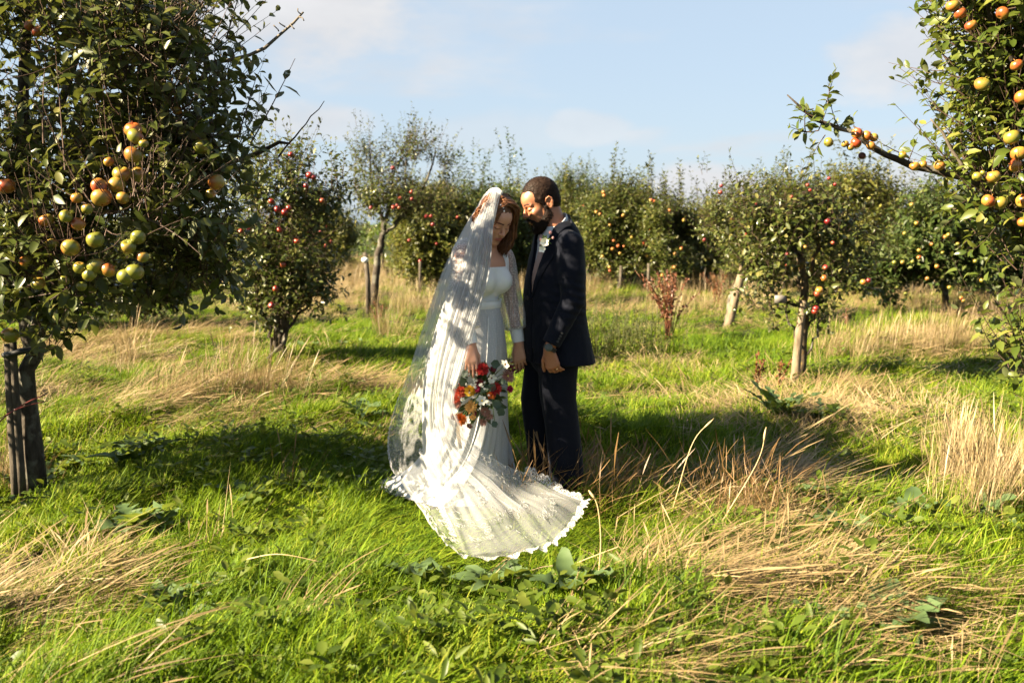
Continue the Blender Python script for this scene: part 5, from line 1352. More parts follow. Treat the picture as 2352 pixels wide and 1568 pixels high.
    fr = np.array([[815, 1208], [832, 1207], [879, 1201], [915, 1196], [969, 1202], [1005, 1208], [1059, 1212], [1150, 1216]]); bk = np.array([[815, 1329], [832, 1329], [871, 1326], [915, 1325], [969, 1331], [1005, 1335], [1059, 1338], [1150, 1340]])
    dv = np.array([[815, 1262], [832, 1240], [897, 1240], [969, 1252], [1069, 1262], [1150, 1266]])
    for (Yc, left, right, dep) in ((YG - .075, lambda v: np.interp(v, *dv.T) - 2 , lambda v: np.interp(v, *bk.T), .98), (YG + .085, lambda v: np.interp(v, *fr.T), lambda v: np.interp(v, *dv.T) + 22, .98)):
        vv = np.linspace(815, 1142, 24); zz = np.array([P(1270, v, Yc)[2] for v in vv]); L = np.array([P(left(v), v, Yc)[0] for v in vv]); R_ = np.array([P(right(v), v, Yc)[0] for v in vv])
        def leg(X, Y, Z):
            l = np.interp(Z, zz[::-1], L[::-1]); r_ = np.interp(Z, zz[::-1], R_[::-1]); hw = .5 * (r_ - l); c = .5 * (l + r_)
            k = (np.abs((X - c) / hw) ** 2.2 + np.abs((Y - Yc) / (hw * .95)) ** 2.2) ** (1 / 2.2)
            return np.maximum((k - 1) * hw * .9, np.maximum(zz[-1] - Z, Z - zz[0]))
        Tz.op(leg, [-.1, Yc - .2, .02], [.5, Yc + .2, 1.0], .012)
    Tz.cap(P(1268, 815, YG), P(1274, 800, YG), .115, .115, .03)
    def tf_(v):
        d = .006 * vnoise(v[:, 0] * 9, v[:, 1] * 9, v[:, 2] * 5) + .004 * np.exp(-(v[:, 2] - .12) ** 2 / .006) * np.sin(v[:, 2] * 110 + v[:, 0] * 20)
        c = np.array([P(1270, 1000, YG)[0], YG, 0]); o = v - c; o[:, 2] = 0; return v + nrm(o) * d[:, None]
    skin('trousers', Tz, M_SUIT, root, shift=tf_)
    ms = simple('black_leather', (.012, .011, .011), .25, .5)
    for an in (anL, anR):
        Fs = Field(an + [-.34, -.2, -.2], an + [.14, .2, .06], .005); g = np.array([an[0], an[1], .0])
        toe = nrm(np.array([-1, -.35, 0])); Fs.cap(g + toe * -.05 + [0, 0, .042], g + toe * .05 + [0, 0, .045], .040, .042, .02); Fs.cap(g + toe * .05 + [0, 0, .036], g + toe * .20 + [0, 0, .026], .040, .030, .02); Fs.cap(g + [0, 0, .05], g + [0, 0, .10], .040, .042, .02)
        Fs.op(lambda X, Y, Z: Z + 0 * X + 0 * Y - .002, g - .3, g + .3, .002, True, 0.)
        skin('shoe', Fs, ms, root)
    # wristwatch: strap, case, face
    wc = P(1263, 800, YG - .236); d = nrm(wrL - elL); n = nrm(np.array([-.3, -1, .15]) - d * np.dot([-.3, -1, .15], d)); s = np.cross(d, n)
    wt = empty('wristwatch', (0, 0, 0)); wt.parent = root; wt.matrix_basis = Matrix.Translation(root.location).inverted()
    th = np.linspace(0, 2 * math.pi, 28); m = MB()
    for off in (-.006, .006): m.add(*tube(wc + d * off + .0315 * np.cos(th)[:, None] * s + .0285 * np.sin(th)[:, None] * n, .0058, 6, False))
    m.build('strap', simple('dark_strap', (.014, .014, .013), .6), wt)
    def disc(c, r, hgt, nn, name, mt):
        m = MB(); e = frame(nn, d); th = np.arange(20) * math.pi / 10; rings = [c + rr * (np.cos(th)[:, None] * e[1] + np.sin(th)[:, None] * e[2]) + hh * e[0] for rr, hh in ((r, 0), (r, hgt), (r * .9, hgt + .001), (.0004, hgt + .001))]
        i = np.arange(3)[:, None] * 20; j = np.arange(20)[None]; k = (j + 1) % 20; m.add(np.vstack(rings), np.stack([i + j, i + k, i + 20 + k, i + 20 + j], -1).reshape(-1, 4)); m.build(name, mt, wt, smooth=False)
    disc(wc + n * .029, .0205, .009, n, 'case', simple('watch_steel', (.09, .10, .085), .3, .5, Metallic=.8)); disc(wc + n * .0385, .0165, .001, n, 'dial', simple('watch_dial', (.03, .038, .026), .25))
    # wedding ring on the third finger
    pr = hL[2]; c = pr[0] * .45 + pr[1] * .55; ax = nrm(pr[1] - pr[0]); e = frame(ax, [0, 0, 1])
    m = MB(); m.add(*tube(c + .0098 * (np.cos(th)[:, None] * e[1] + np.sin(th)[:, None] * e[2]), .0022, 6, False)); m.build('ring', simple('gold', (.85, .55, .25), .2, .5, Metallic=1.0), root)

    # --- boutonniere: white petals, bud, leaves -----------------------
    bt = empty('boutonniere', (0, 0, 0)); bt.parent = root; bt.matrix_basis = Matrix.Translation(root.location).inverted()
    c = P(1250, 556, YG - .175)
    pm = simple('cream_petal', (.78, .75, .64), .6, .3, .1, 40); gm = leaf_mat('sprig_leaf', [(0, (.05, .10, .02)), (1, (.20, .26, .08))], (.15, .2, .08))
    for i in range(6):
        a = i * 1.05 + .3; dd = np.array([math.cos(a) * .9, -.45, math.sin(a) * .9])
        v, f = leaf_geo(np.array([c]), np.array([dd]), np.array([[0., -1, .2]]), np.array([.031]), .9, False, np.array([-.35])); m = MB(); m.add(v, f); m.build('petal', pm, bt)
    for i in range(5):
        a = i * 1.3; cc = c + np.array([-.012, 0, -.036]); dd = np.array([math.cos(a) * .9, -.45, math.sin(a) * .9])
        v, f = leaf_geo(np.array([cc]), np.array([dd]), np.array([[0., -1, .2]]), np.array([.025]), .9, False, np.array([-.35])); m = MB(); m.add(v, f); m.build('petal', pm, bt)
    for du, dv_, sz in ((12, -22, .009), (18, -10, .007), (-10, -6, .007)):
        F2 = Field(np.array(P(1252 + du, 556 + dv_, c[1])) - .03, np.array(P(1252 + du, 556 + dv_, c[1])) + .03, .0025); F2.ell(P(1252 + du, 556 + dv_, c[1]), (sz, sz, sz * 1.2)); skin('bud', F2, simple('pink_bud', (.55, .26, .24), .6), bt)
    for dx, dz in ((.3, 1), (.8, .5), (.6, -.1), (-.1, 1), (-.3, -1), (-.5, -.8)):
        v, f = leaf_geo(np.array([c + [0, .006, 0]]), np.array([[dx, -.2, dz]]), np.array([[0., -1, .2]]), np.array([.040]), .4); m = MB(); m.add(v, f, .6); m.build('leaf', gm, bt)
    return root
groom()
# ------------------------------------------------------------------ bride
YB = 5.20
def dotted_mat(name, alpha, base=(.5, .51, .52), dot=(.70, .70, .70), scale=62., trans=.25, flip=False):
    """fine net with woven dots"""
    t = NT(name)
    p = t.node('ShaderNodeTexCoord').outputs['Object']
    vo = t.node('ShaderNodeTexVoronoi', {'Vector': t.node('ShaderNodeMapping', {'Vector': p, 'Scale': (1, 1, 1)}).outputs[0], 'Scale': scale, 'Randomness': .35}).outputs['Distance']
    d = t.node('ShaderNodeMapRange', {'Value': vo, 1: .36, 2: .26}).outputs[0]
    c = t.mix(d, base, dot)
    b = t.bsdf(c, .75, .2, Normal=t.bump(d, .5, .004))
    tr = t.node('ShaderNodeBsdfTranslucent', {'Color': (.8, .8, .8, 1)})
    m = t.mixsh(trans, b, tr)
    if alpha >= 1: return t.done(m)
    lw = t.node('ShaderNodeLayerWeight', {'Blend': .35}).outputs['Facing']
    a = t.math('MINIMUM', t.math('ADD', t.math('MULTIPLY_ADD', lw, .45, alpha), t.math('MULTIPLY', d, .55)), 1.0)
    return t.done(t.mixsh(a, t.node('ShaderNodeBsdfTransparent'), m))
def tulle_mat(name, k):
    t = NT(name)
    lw = t.node('ShaderNodeLayerWeight', {'Blend': .5}).outputs['Facing']
    n = t.noise(5, 3, .5)
    a = t.math('MINIMUM', t.math('MULTIPLY', t.math('MULTIPLY_ADD', t.math('POWER', lw, 2.0), k, 1.0), t.math('MULTIPLY', t.math('MULTIPLY_ADD', n, .7, .65), t.node('ShaderNodeAttribute', attribute_name='rnd').outputs['Fac'])), .93)
    d = t.node('ShaderNodeBsdfDiffuse', {'Color': (.52, .53, .545, 1)}); tr = t.node('ShaderNodeBsdfTranslucent', {'Color': (.52, .53, .545, 1)})
    return t.done(t.mixsh(a, t.node('ShaderNodeBsdfTransparent'), t.mixsh(.45, d, tr)))
def lace_mat():
    t = NT('lace')
    uv = t.node('ShaderNodeUVMap').outputs[0]
    vo = t.node('ShaderNodeTexVoronoi', {'Vector': uv, 'Scale': 3.2, 'Randomness': .8}, feature='DISTANCE_TO_EDGE').outputs['Distance']
    n = t.noise(2.2, 3, .6, vec=uv)
    a = t.node('ShaderNodeMapRange', {'Value': t.math('ADD', vo, t.math('MULTIPLY_ADD', n, .25, -.12)), 1: .16, 2: .06, 3: .12, 4: .98}).outputs[0]
    d = t.node('ShaderNodeBsdfDiffuse', {'Color': (.42, .42, .42, 1)}); tr = t.node('ShaderNodeBsdfTranslucent', {'Color': (.5, .5, .5, 1)})
    return t.done(t.mixsh(a, t.node('ShaderNodeBsdfTransparent'), t.mixsh(.3, d, tr)))
M_TULLE = tulle_mat('tulle', 1.9); M_LACE = lace_mat()
M_SATIN = cloth_mat('ivory_crepe', (.60, .61, .62), (.67, .68, .69), .55, 700, .1)
M_SLEEVE = dotted_mat('dotted_net', .36, (.50, .51, .52), scale=120.)
M_SKIRT = dotted_mat('dotted_skirt', 1., (.42, .43, .45), (.54, .54, .545), 80., .08)
M_SKINF = skin_mat('skin_fair', (.46, .255, .17), (.48, .225, .145), (.32, .095, .08), (.035, .015, .008))
M_HAIRF = hair_mat('auburn_hair', (.028, .011, .0055), (.17, .068, .026), .42, .3)

def uvmap(o, uv):
    me = o.data; l = me.uv_layers.new(name='UVMap'); vi = np.empty(len(me.loops), np.int32); me.loops.foreach_get('vertex_index', vi)
    l.data.foreach_set('uv', np.asarray(uv, np.float32)[vi].ravel())
def grid_faces(nu, nv):
    i = np.arange(nu - 1)[:, None] * nv; j = np.arange(nv - 1)[None]
    return np.stack([i + j, i + nv + j, i + nv + j + 1, i + j + 1], -1).reshape(-1, 4)
def lace_strip(name, edge, outd, w, parent, period=.034, origin_lift=.0, taper=True, ruffle=.0):
    """scalloped lace along an edge polyline; outd: outward directions"""
    e = np.asarray(edge); seg = np.linalg.norm(np.diff(e, axis=0), axis=1); L = np.concatenate([[0], np.cumsum(seg)])
    n = max(8, int(L[-1] / .006)); s = np.linspace(0, L[-1], n)
    p = np.stack([np.interp(s, L, e[:, k]) for k in range(3)], -1); o = nrm(np.stack([np.interp(s, L, np.asarray(outd)[:, k]) for k in range(3)], -1))
    sc = .55 + .45 * np.abs(np.sin(s / period * math.pi)) ** .7
    rows = [p - o * .006, p + o * w * .35, p + o * (w * .7) * sc[:, None] ** .5, p + o * (w * sc)[:, None]]
    if ruffle:
        up = np.array([0, 0, 1.])
        for k in (1, 2, 3): rows[k] = rows[k] + up * (ruffle * (k / 3) * (np.sin(s / .05 * math.pi + 2 * vnoise(s * 9, s * 0)) * .6 + .5))[:, None]
    v = np.stack(rows, 1).reshape(-1, 3); m = MB(); m.add(v, grid_faces(n, 4))
    ob = m.build(name, M_LACE, parent)
    uvmap(ob, np.stack([np.repeat(s / .03, 4), np.tile([0, .45, .9, 1.3], n)], -1)); return ob

def bride():
    root = empty('person', (P(1100, 1110, YB)[0], YB, 0), 'bride in a white dotted dress and long lace-edged veil, head bowed', 'person')
    rng = np.random.default_rng(9)
    ps = math.radians(45); Fd = np.array([math.sin(ps), -math.cos(ps), 0]); Ld = np.array([math.cos(ps), math.sin(ps), 0])
    hs, hd = math.radians(38), math.radians(34)
    hf = np.array([math.cos(hd) * math.sin(hs), -math.cos(hd) * math.cos(hs), -math.sin(hd)])
    H = Head(P(1137, 503, YB - .04), hf, [0.04, 0, 1], .95)
    neck = P(1117, 580, YB + .02)
    shR, elR, wrR = P(1064, 580, YB - .12), P(1058, 690, YB - .21), P(1082, 790, YB - .25)
    shL, elL, wrL = P(1157, 592, YB + .10), P(1174, 690, YB + .12), P(1191, 785, YB + .10)
    F = Field([-.42, YB - .46, -.02], [.20, YB + .36, 1.72], .0042)
    H.base(F, False)
    F.cap(H.w(-.030, 0, -.05), neck + [0, 0, -.01], .049, .053, .02)
    ch, wa, hi_ = P(1108, 640, YB), P(1098, 695, YB), P(1092, 770, YB)
    Rt = np.array([Fd, Ld, [0, 0, 1]])
    F.ell(P(1110, 612, YB), (.095, .158, .085), Rt, .03); F.ell(ch, (.095, .135, .11), Rt, .03); F.ell(wa, (.085, .112, .12), Rt, .03); F.ell(hi_, (.080, .118, .11), Rt, .03)
    for q in (-1, 1): F.ell(ch + Fd * .072 + Ld * .062 * q + [0, 0, -.01], (.052, .058, .058), Rt, .025)
    for q in (-1, 1): F.cap(neck + Ld * .03 * q + Fd * .055 + [0, 0, -.055], neck + Ld * .13 * q + Fd * .03 + [0, 0, -.035], .009, .009, .014)   # collar bones
    F.cap(neck + [0, 0, -.045], shR + [0, 0, -.01], .048, .046, .03); F.cap(neck + [0, 0, -.045], shL + [0, 0, -.01], .048, .046, .03)
    F.cap(shR, elR, .044, .036, .02); F.cap(elR, wrR, .035, .024, .015); F.cap(shL, elL, .044, .036, .02); F.cap(elL, wrL, .035, .024, .015)
    for q, yy in ((-1, -.08), (1, .08)):
        a = hi_ + Ld * .07 * q; b = np.array([a[0] + .04, YB + .07 + .07 * q, .48]); c = np.array([a[0] + .06, YB + .13 + .07 * q, .09])
        F.cap(a, b, .065, .045, .03); F.cap(b, c, .043, .032, .02); F.cap(c, c + Fd * .10 + [0, 0, -.05], .03, .022, .02)
    hand(F, P(1081, 792, YB - .255), P(1083, 850, YB - .30) - P(1081, 795, YB - .255), [.15, -1, .2], -1, .172, (.16, .20, .24, .30), (.45, .35), .06, fore=elR + (wrR - elR) * .6, w=.88)
    hand(F, P(1191, 788, YB + .10), P(1196, 850, YB + .09) - P(1191, 788, YB + .10), [-.2, -1, 0], 1, .172, (.32, .34, .36, .38), (.35, .3), .07, fore=elL + (wrL - elL) * .6, w=.88)
    skin('body', F, M_SKINF, root, lambda v: np.where((H.loc(v)[:, 2] > -.12) & (H.loc(v)[:, 0] > .05), face_tint(H, v), 0))
    # --- hair ---------------------------------------------------------
    Fh = Field(H.o - .19, H.o + .19, .0035); R = H.R; w = H.w; s = H.s
    Fh.ell(w(-.020, 0, .040), np.array([.106, .083, .104]) * s, R, .01)
    Fh.ell(w(-.060, 0, -.030), np.array([.060, .070, .070]) * s, R, .03)
    Fh.ell(w(.112, -.004, -.026), np.array([.072, .070, .104]) * s, R, .012, True)
    Fh.ell(w(.090, -.030, .030), np.array([.050, .050, .040]) * s, R, .012, True)
    Fh.ell(w(-.03, 0, -.13), np.array([.13, .12, .05]) * s, R, .02, True)
    v, q = Fh.surf(); lc = H.loc(v)
    v = v + nrm(v - H.o) * (-.002 + .0012 * np.sin(np.arctan2(lc[:, 1] + .02, lc[:, 2] + .1) * 46 + 3 * vnoise(lc[:, 0] * 30, lc[:, 1] * 30, lc[:, 2] * 30)))[:, None]
    m = MB(); m.add(v, q, .35 + .3 * vnoise(lc[:, 1] * 120, lc[:, 2] * 30, lc[:, 0] * 20))
    def lock(pts, r, tone):
        p = spline([w(*a) for a in pts], 16); n = len(p)
        ph = rng.random() * 6; tt = np.linspace(0, 1, n)
        p = p + (R[1][None] * (np.sin(tt * 9 + ph) * .004 * tt)[:, None] + R[0][None] * (np.cos(tt * 8 + ph) * .004 * tt)[:, None])
        m.add(*tube(p, r * np.sin(np.clip(tt * 2.4 + .5, 0, math.pi * .92)) ** .6 + .0006, 5), tone)
    for i in range(240):                                            # far side: swept over from the parting, falling past the cheek
        a = rng.random(); j = lambda k: rng.normal(0, k)
        st = (.058 - .10 * a + j(.005), -.022 + j(.006), .124 + .016 * (1 - abs(a - .5)) + j(.004))
        out = .088 + .022 * rng.random()
        lock([st, (.060 - .09 * a + j(.006), .036 + j(.006), .126 + j(.006)), (.058 - .09 * a + j(.006), out - .012, .076 + j(.008)), (.062 - .085 * a + j(.008), out, .005 + j(.01)),
              (.072 - .08 * a + j(.010), out + .002 + j(.006), -.060 + j(.012)), (.092 - .075 * a + j(.012), out - .010 + j(.008), -.112 + j(.015)), (.096 - .06 * a + j(.014), out - .030 + j(.012), -.152 + j(.022))], rng.uniform(.0022, .0046), rng.random())
    for i in range(130):                                             # near side: drawn back behind the ear
        a = rng.random(); j = lambda k: rng.normal(0, k)
        lock([(.058 - .09 * a + j(.004), -.020 + j(.004), .124 + j(.004)), (.044 - .08 * a + j(.005), -.066 + j(.004), .086 + j(.008)), (.020 - .06 * a + j(.008), -.083 + j(.003), .035 + j(.012)), (-.030 - .03 * a + j(.008), -.084 + j(.004), -.02 + j(.015)), (-.045 + j(.012), -.062 + j(.01), -.075 + j(.015))], rng.uniform(.0020, .0040), rng.random())
    for i in range(16):                                             # loose wisps
        j = lambda k: rng.normal(0, k)
        lock([(.070 + j(.004), -.046 + j(.006), .080 + j(.006)), (.074 + j(.004), -.066 + j(.004), .035 + j(.008)), (.066 + j(.006), -.072 + j(.004), -.015 + j(.01)), (.070 + j(.008), -.070 + j(.006), -.055 + j(.015))], .0016, .8)
    ho = m.build('hair', M_HAIRF, root)
    pm = simple('pearl', (.85, .80, .76), .2, .6)
    for (u, v_) in [(1144, 474), (1150, 471), (1156, 477), (1158, 485), (1130, 489), (1133, 492), (1136, 488)]:
        d = ray(u, v_); d = d / d[1]; ys = np.linspace(YB - .25, YB + .1, 300); p = CAM + d * ys[:, None]
        lc = (p - w(-.020, 0, .040)) @ R.T / (np.array([.108, .085, .106]) * s); k = np.argmax((lc ** 2).sum(1) < 1) or 120
        m = MB(); a = np.linspace(0, math.pi, 6); b = np.arange(8) * math.pi / 4
        vv = p[k] + .0045 * np.stack([np.sin(a)[:, None] * np.cos(b), np.sin(a)[:, None] * np.sin(b), np.repeat(np.cos(a)[:, None], 8, 1)], -1).reshape(-1, 3)
        i = np.arange(5)[:, None] * 8; jj = np.arange(8)[None]; kk = (jj + 1) % 8; m.add(vv, np.stack([i + jj, i + 8 + jj, i + 8 + kk, i + kk], -1).reshape(-1, 4)); m.build('hair_pearl', pm, ho)
    # --- bodice -------------------------------------------------------
    lo, hi = np.array([-.42, YB - .30, .95]), np.array([.18, YB + .30, 1.50])
    B = Field(lo, hi, .0038); o = .007
    B.ell(P(1110, 612, YB), (.095 + o, .150 + o, .085 + o), Rt, .03); B.ell(ch, (.095 + o, .135 + o, .11 + o), Rt, .03); B.ell(wa, (.085 + o, .112 + o, .12 + o), Rt, .03)
    for q in (-1, 1): B.ell(ch + Fd * .072 + Ld * .060 * q + [0, 0, -.01], (.054 + o, .060 + o, .058 + o), Rt, .03)
    B.cap(neck + Ld * .10 + Fd * .02 + [0, 0, -.045], shL + [0, 0, .0], .050 + o, .046 + o, .03); B.cap(neck - Ld * .10 + Fd * .02 + [0, 0, -.045], shR, .050 + o, .046 + o, .03)
    nz = P(1135, 614, YB - .1)[2]; wz = P(1110, 706, YB)[2]; cx = P(1108, 620, YB)
    qq = lambda X, Y: (X - cx[0]) * Ld[0] + (Y - cx[1]) * Ld[1]; pp = lambda X, Y: (X - cx[0]) * Fd[0] + (Y - cx[1]) * Fd[1]
    B.op(lambda X, Y, Z: np.maximum(np.maximum(np.abs(qq(X, Y)) - .088, nz - Z), -pp(X, Y) - .25), lo, hi, .003, True, 0.)
    B.op(lambda X, Y, Z: Z - wz + 0 * X + 0 * Y, lo, hi, .003, True, 0.)
    B.op(lambda X, Y, Z: np.maximum(.118 - np.abs(qq(X, Y)), (P(1110, 640, YB)[2]) - Z), lo, hi, .003, True, 0.)
    skin('bodice', B, M_SATIN, root)
    # waistband with a scalloped braid
    def ring(z, off, n=96):
        """waist outline at height z"""
        th = np.linspace(0, 2 * math.pi, n)
        t = np.clip((z - wz) / (ch[2] - wz), -1, 1); c = wa + (ch - wa) * max(t, 0) + (hi_ - wa) * max(-t, 0) * .5
        e = math.sqrt(max(.05, 1 - ((z - wa[2]) / .16) ** 2)) if t > -9 else 1
        return np.stack([c[0] + (.092 + off) * np.cos(th) * Fd[0] + (.119 + off) * np.sin(th) * Ld[0], c[1] + (.092 + off) * np.cos(th) * Fd[1] + (.119 + off) * np.sin(th) * Ld[1], np.full(n, z)], -1)
    m = MB(); z1 = P(1110, 689, YB)[2]
    rows = [ring(wz - .004, .008), ring(wz, .0125), ring(wz + .018, .011), ring(z1 - .004, .010), ring(z1, .005)]
    m.add(np.concatenate(rows), grid_faces(5, 96)); m.build('waistband', M_SATIN, root)
    m = MB(); rr = ring(z1, .011, 200); rr[:, 2] += .005 * np.abs(np.sin(np.arange(200) * .45)); m.add(*tube(rr, .0028, 5, False)); m.build('scalloped_braid', M_SATIN, root)
    # --- skirt with train --------------------------------------------
    hem_px = [(1186, 1108), (1165, 1128), (1110, 1150), (1040, 1160), (990, 1158), (942, 1140), (912, 1126), (890, 1110), (915, 1092), (970, 1078), (1050, 1072), (1130, 1078), (1180, 1090)]
    hem = np.array([G(u, v_, .045) for u, v_ in hem_px]); hemc = np.vstack([hem[-2:], hem, hem[:3]])
    nt, ns = 300, 60
    hs_ = spline(hemc, 1000); a0 = int(2 / (len(hemc) - 1) * 1000); a1 = int((2 + len(hem)) / (len(hemc) - 1) * 1000); hs_ = hs_[a0:a1]
    hp = hs_[np.linspace(0, len(hs_) - 1, nt).astype(int)]
    top = ring(wz, .010, nt)
    # match the two rings by angle
    top = top[:-1]; hp = hp[:-1]; nt -= 1
    cang = lambda p, c: np.arctan2(p[:, 1] - c[1], p[:, 0] - c[0])
    hc = np.array([P(1110, 1110, 5.2)[0], 5.2])
    ah = np.unwrap(cang(hp, hc)); sgn = np.sign(ah[-1] - ah[0]); at_ = np.unwrap(cang(top, wa))
    if np.sign(at_[-1] - at_[0]) != sgn: top = top[::-1]; at_ = np.unwrap(cang(top, wa))
    k = np.argmin(np.abs((at_ - ah[0] + math.pi) % (2 * math.pi) - math.pi)); top = np.roll(top, -k, axis=0)
    S_ = np.linspace(0, 1, ns)
    f = .62 * S_ + .38 * S_ ** 5; hipb = .055 * np.sin(np.clip(S_ / .32, 0, 1) * math.pi * .5)
    dirs = nrm(np.stack([top[:, 0] - wa[0], top[:, 1] - wa[1], np.zeros(nt)], -1))
    V = np.empty((ns, nt, 3)); th = np.arange(nt) / nt * 2 * math.pi
    dist = np.linalg.norm(hp[:, :2] - top[:, :2], axis=1)
    for i, t in enumerate(S_):
        g = (.62 * t + .38 * t ** 5) if True else t
        pw = np.where(dist > .30, .32 * t + .68 * t ** 6, g)[:, None]
        xy = top[:, :2] * (1 - pw) + hp[:, :2] * pw
        z = top[:, 2] * (1 - t) + hp[:, 2] * t
        fold = (.013 * np.sin(th * 11 + 1.2 * np.sin(th * 3)) + .005 * np.sin(th * 27 + 2)) * t ** 1.7
        V[i, :, :2] = xy + dirs[:, :2] * (hipb[i] * (1 - .3 * t) + fold)[:, None]
        V[i, :, 2] = z
    m = MB(); fq = grid_faces(ns, nt); i = np.arange(ns - 1)[:, None] * nt
    m.add(V.reshape(-1, 3), [fq, np.stack([i + nt - 1, i + 2 * nt - 1, i + nt, i], -1).reshape(-1, 4)]); sk = m.build('skirt', M_SKIRT, root)
    lace_strip('hem_lace', np.vstack([V[-1], V[-1][:1]]), np.vstack([dirs, dirs[:1]]), .035, sk)
    # front slit edge: scalloped vertical lace seam
    j = np.argmin(np.abs(((np.arctan2(dirs[:, 1], dirs[:, 0]) - math.atan2(-.86, .5) + math.pi) % (2 * math.pi)) - math.pi))
    m = MB(); m.add(*tube(V[2:, j] + dirs[j] * .004, .0032, 5)); m.build('skirt_seam', M_SATIN, sk)
    # --- sleeves and cuffs ---------------------------------------------
    for (sh, el, wr, big) in ((shR, elR, wrR, 1.0), (shL, elL, wrL, .95)):
        lt = Ld if sh is shR else -Ld
        ax = spline([sh + lt * .055 + [0, 0, .030], sh + [0, 0, .004], sh + (el - sh) * .5, el, el + (wr - el) * .45, el + (wr - el) * .62, el + (wr - el) * .70], 40)
        r = np.interp(np.linspace(0, 1, 40), [0, .08, .2, .45, .65, .85, .95, 1.], np.array([.040, .052, .058, .061, .064, .066, .058, .032]) * big)
        sd = 40; t = nrm(np.gradient(ax, axis=0)); A = nrm(np.cross(t, [0, 1., 0])); Bq = np.cross(t, A); th = np.arange(sd) * 2 * math.pi / sd
        rr = r[:, None] * (1 + .05 * np.sin(th * 9)[None] * np.linspace(.2, 1.4, 40)[:, None] + .03 * np.sin(th * 5 + 1)[None])
        v = ax[:, None] + rr[..., None] * (np.cos(th)[None, :, None] * A[:, None] + np.sin(th)[None, :, None] * Bq[:, None])
        v = np.concatenate([v, v[:, :1]], 1); m = MB(); m.add(v.reshape(-1, 3), grid_faces(40, sd + 1)); m.build('sleeve', M_SLEEVE, root)
        c0, c1 = el + (wr - el) * .66, el + (wr - el) * 1.0
        m = MB(); m.add(*tube(spline([c0, (c0 + c1) / 2, c1], 8), np.linspace(.0385, .0335, 8) * big, 20, False)); m.build('cuff', M_SATIN, root)
    # --- veil ------------------------------------------------------------
    def pt(q):
        u, v_, Y = q
        return G(u, v_, -Y) if Y < 0 else P(u, v_, Y)               # a negative third value is a height above the meadow
    g = [[(1112, 446, 5.24), (1062, 530, 5.36), (1018, 625, 5.42), (984, 720, 5.45), (944, 840, 5.44), (911, 930, 5.40), (893, 1010, 5.30), (903, 1080, 5.12), (935, 1130, 4.98), (968, 1172, -.14)],
         [(1119, 444, 5.23), (1070, 535, 5.25), (1032, 635, 5.22), (1001, 740, 5.18), (962, 860, 5.16), (935, 960, 5.12), (925, 1040, 5.05), (945, 1108, 4.93), (982, 1178, -.15), (1010, 1240, -.12)],
         [(1127, 443, 5.20), (1086, 535, 5.08), (1050, 640, 5.01), (1014, 740, 4.96), (986, 860, 4.90), (984, 960, 4.87), (990, 1045, 4.83), (1016, 1125, 4.72), (1050, 1212, -.15), (1080, 1278, -.12)],
         [(1136, 443, 5.16), (1103, 535, 5.00), (1074, 640, 4.93), (1042, 740, 4.88), (1013, 860, 4.83), (1004, 960, 4.81), (1024, 1048, 4.79), (1075, 1128, 4.70), (1140, 1205, -.16), (1205, 1268, -.12)],
         [(1143, 444, 5.12), (1118, 535, 4.98), (1097, 640, 4.92), (1072, 740, 4.87), (1040, 860, 4.80), (1025, 958, 4.79), (1052, 1035, 4.80), (1120, 1097, 4.78), (1205, 1155, -.17), (1292, 1222, -.12)],
         [(1150, 447, 5.09), (1130, 535, 4.985), (1116, 640, 4.94), (1102, 720, 4.88), (1070, 835, 4.79), (1044, 920, 4.78), (1062, 985, 4.82), (1130, 1060, 4.86), (1232, 1112, -.18), (1338, 1150, -.14)]]
    GP = np.array([[pt(q) for q in r] for r in g])                   # guides x stations
    tk = np.array([0, .28, .46, .62, .80, 1.])
    def sheet(t0, t1, nt, ns, lift, seed, s1=1.0, amp=1.0):
        along = np.array([spline(GP[i], ns) for i in range(len(GP))])           # 6 x ns x 3
        tt = np.linspace(t0, t1, nt); out = np.empty((nt, ns, 3))
        u = np.interp(tt, tk, np.arange(6)); 
        for k in range(ns): 
            q = spline(along[:, k], 501); out[:, k] = q[np.clip((u / 5 * 500).round().astype(int), 0, 500)]
        ss = np.linspace(0, 1, ns)
        du = np.gradient(out, axis=0); dv = np.gradient(out, axis=1); nn = nrm(np.cross(du, dv)); nn[nn[..., 1] > 0] *= -1
        gathered = .10 + .90 * sstep(.30, .55, tt)
        ph = 3.5 * vnoise(tt * 9 + seed, tt * 0)[:, None] + 1.6 * vnoise(tt[:, None] * 6 + seed, ss[None] * 3)
        mod = .55 + .55 * vnoise(tt[:, None] * 14 + seed * 3, ss[None] * 2.2)
        wv = np.sin(tt[:, None] * 64 + ph * 2.4) * mod + np.sin(tt[:, None] * 37 + ph * 3 + 1) * .7 + .40 * np.sin(tt[:, None] * 150 + ph * 3) * (1 - mod)
        a = np.interp(ss, [0, .04, .2, .5, .75, .9, 1], [.004, .006, .010, .011, .013, .013, .008])[None] * gathered[:, None] * amp
        gnd = sstep(.72, .85, ss)[None, :, None]
        nd = nn * (1 - gnd) + np.array([0, 0, 1.]) * gnd
        out = out + nd * (wv * a)[..., None] + nd * lift
        out = out + gnd * np.array([0, 0, 1.]) * (.016 * vnoise(out[..., 0] * 6, out[..., 1] * 6) + .010)[..., None]
        hh = out[..., 2]; out[..., 2] = np.maximum(hh, gh(out[..., 0], out[..., 1]) + .035)
        k = int(ns * s1); return out[:, :k]
    vr = empty('veil', (0, 0, 0)); vr.parent = root; vr.matrix_basis = Matrix.Translation(root.location).inverted()
    def dens(nt, ns, vals, k=None):
        q = np.tile(np.interp(np.linspace(0, 1, ns), [0, .12, .3, .55, .75, 1], vals), (nt, 1)); return (q if k is None else q * k[:, None]).ravel()
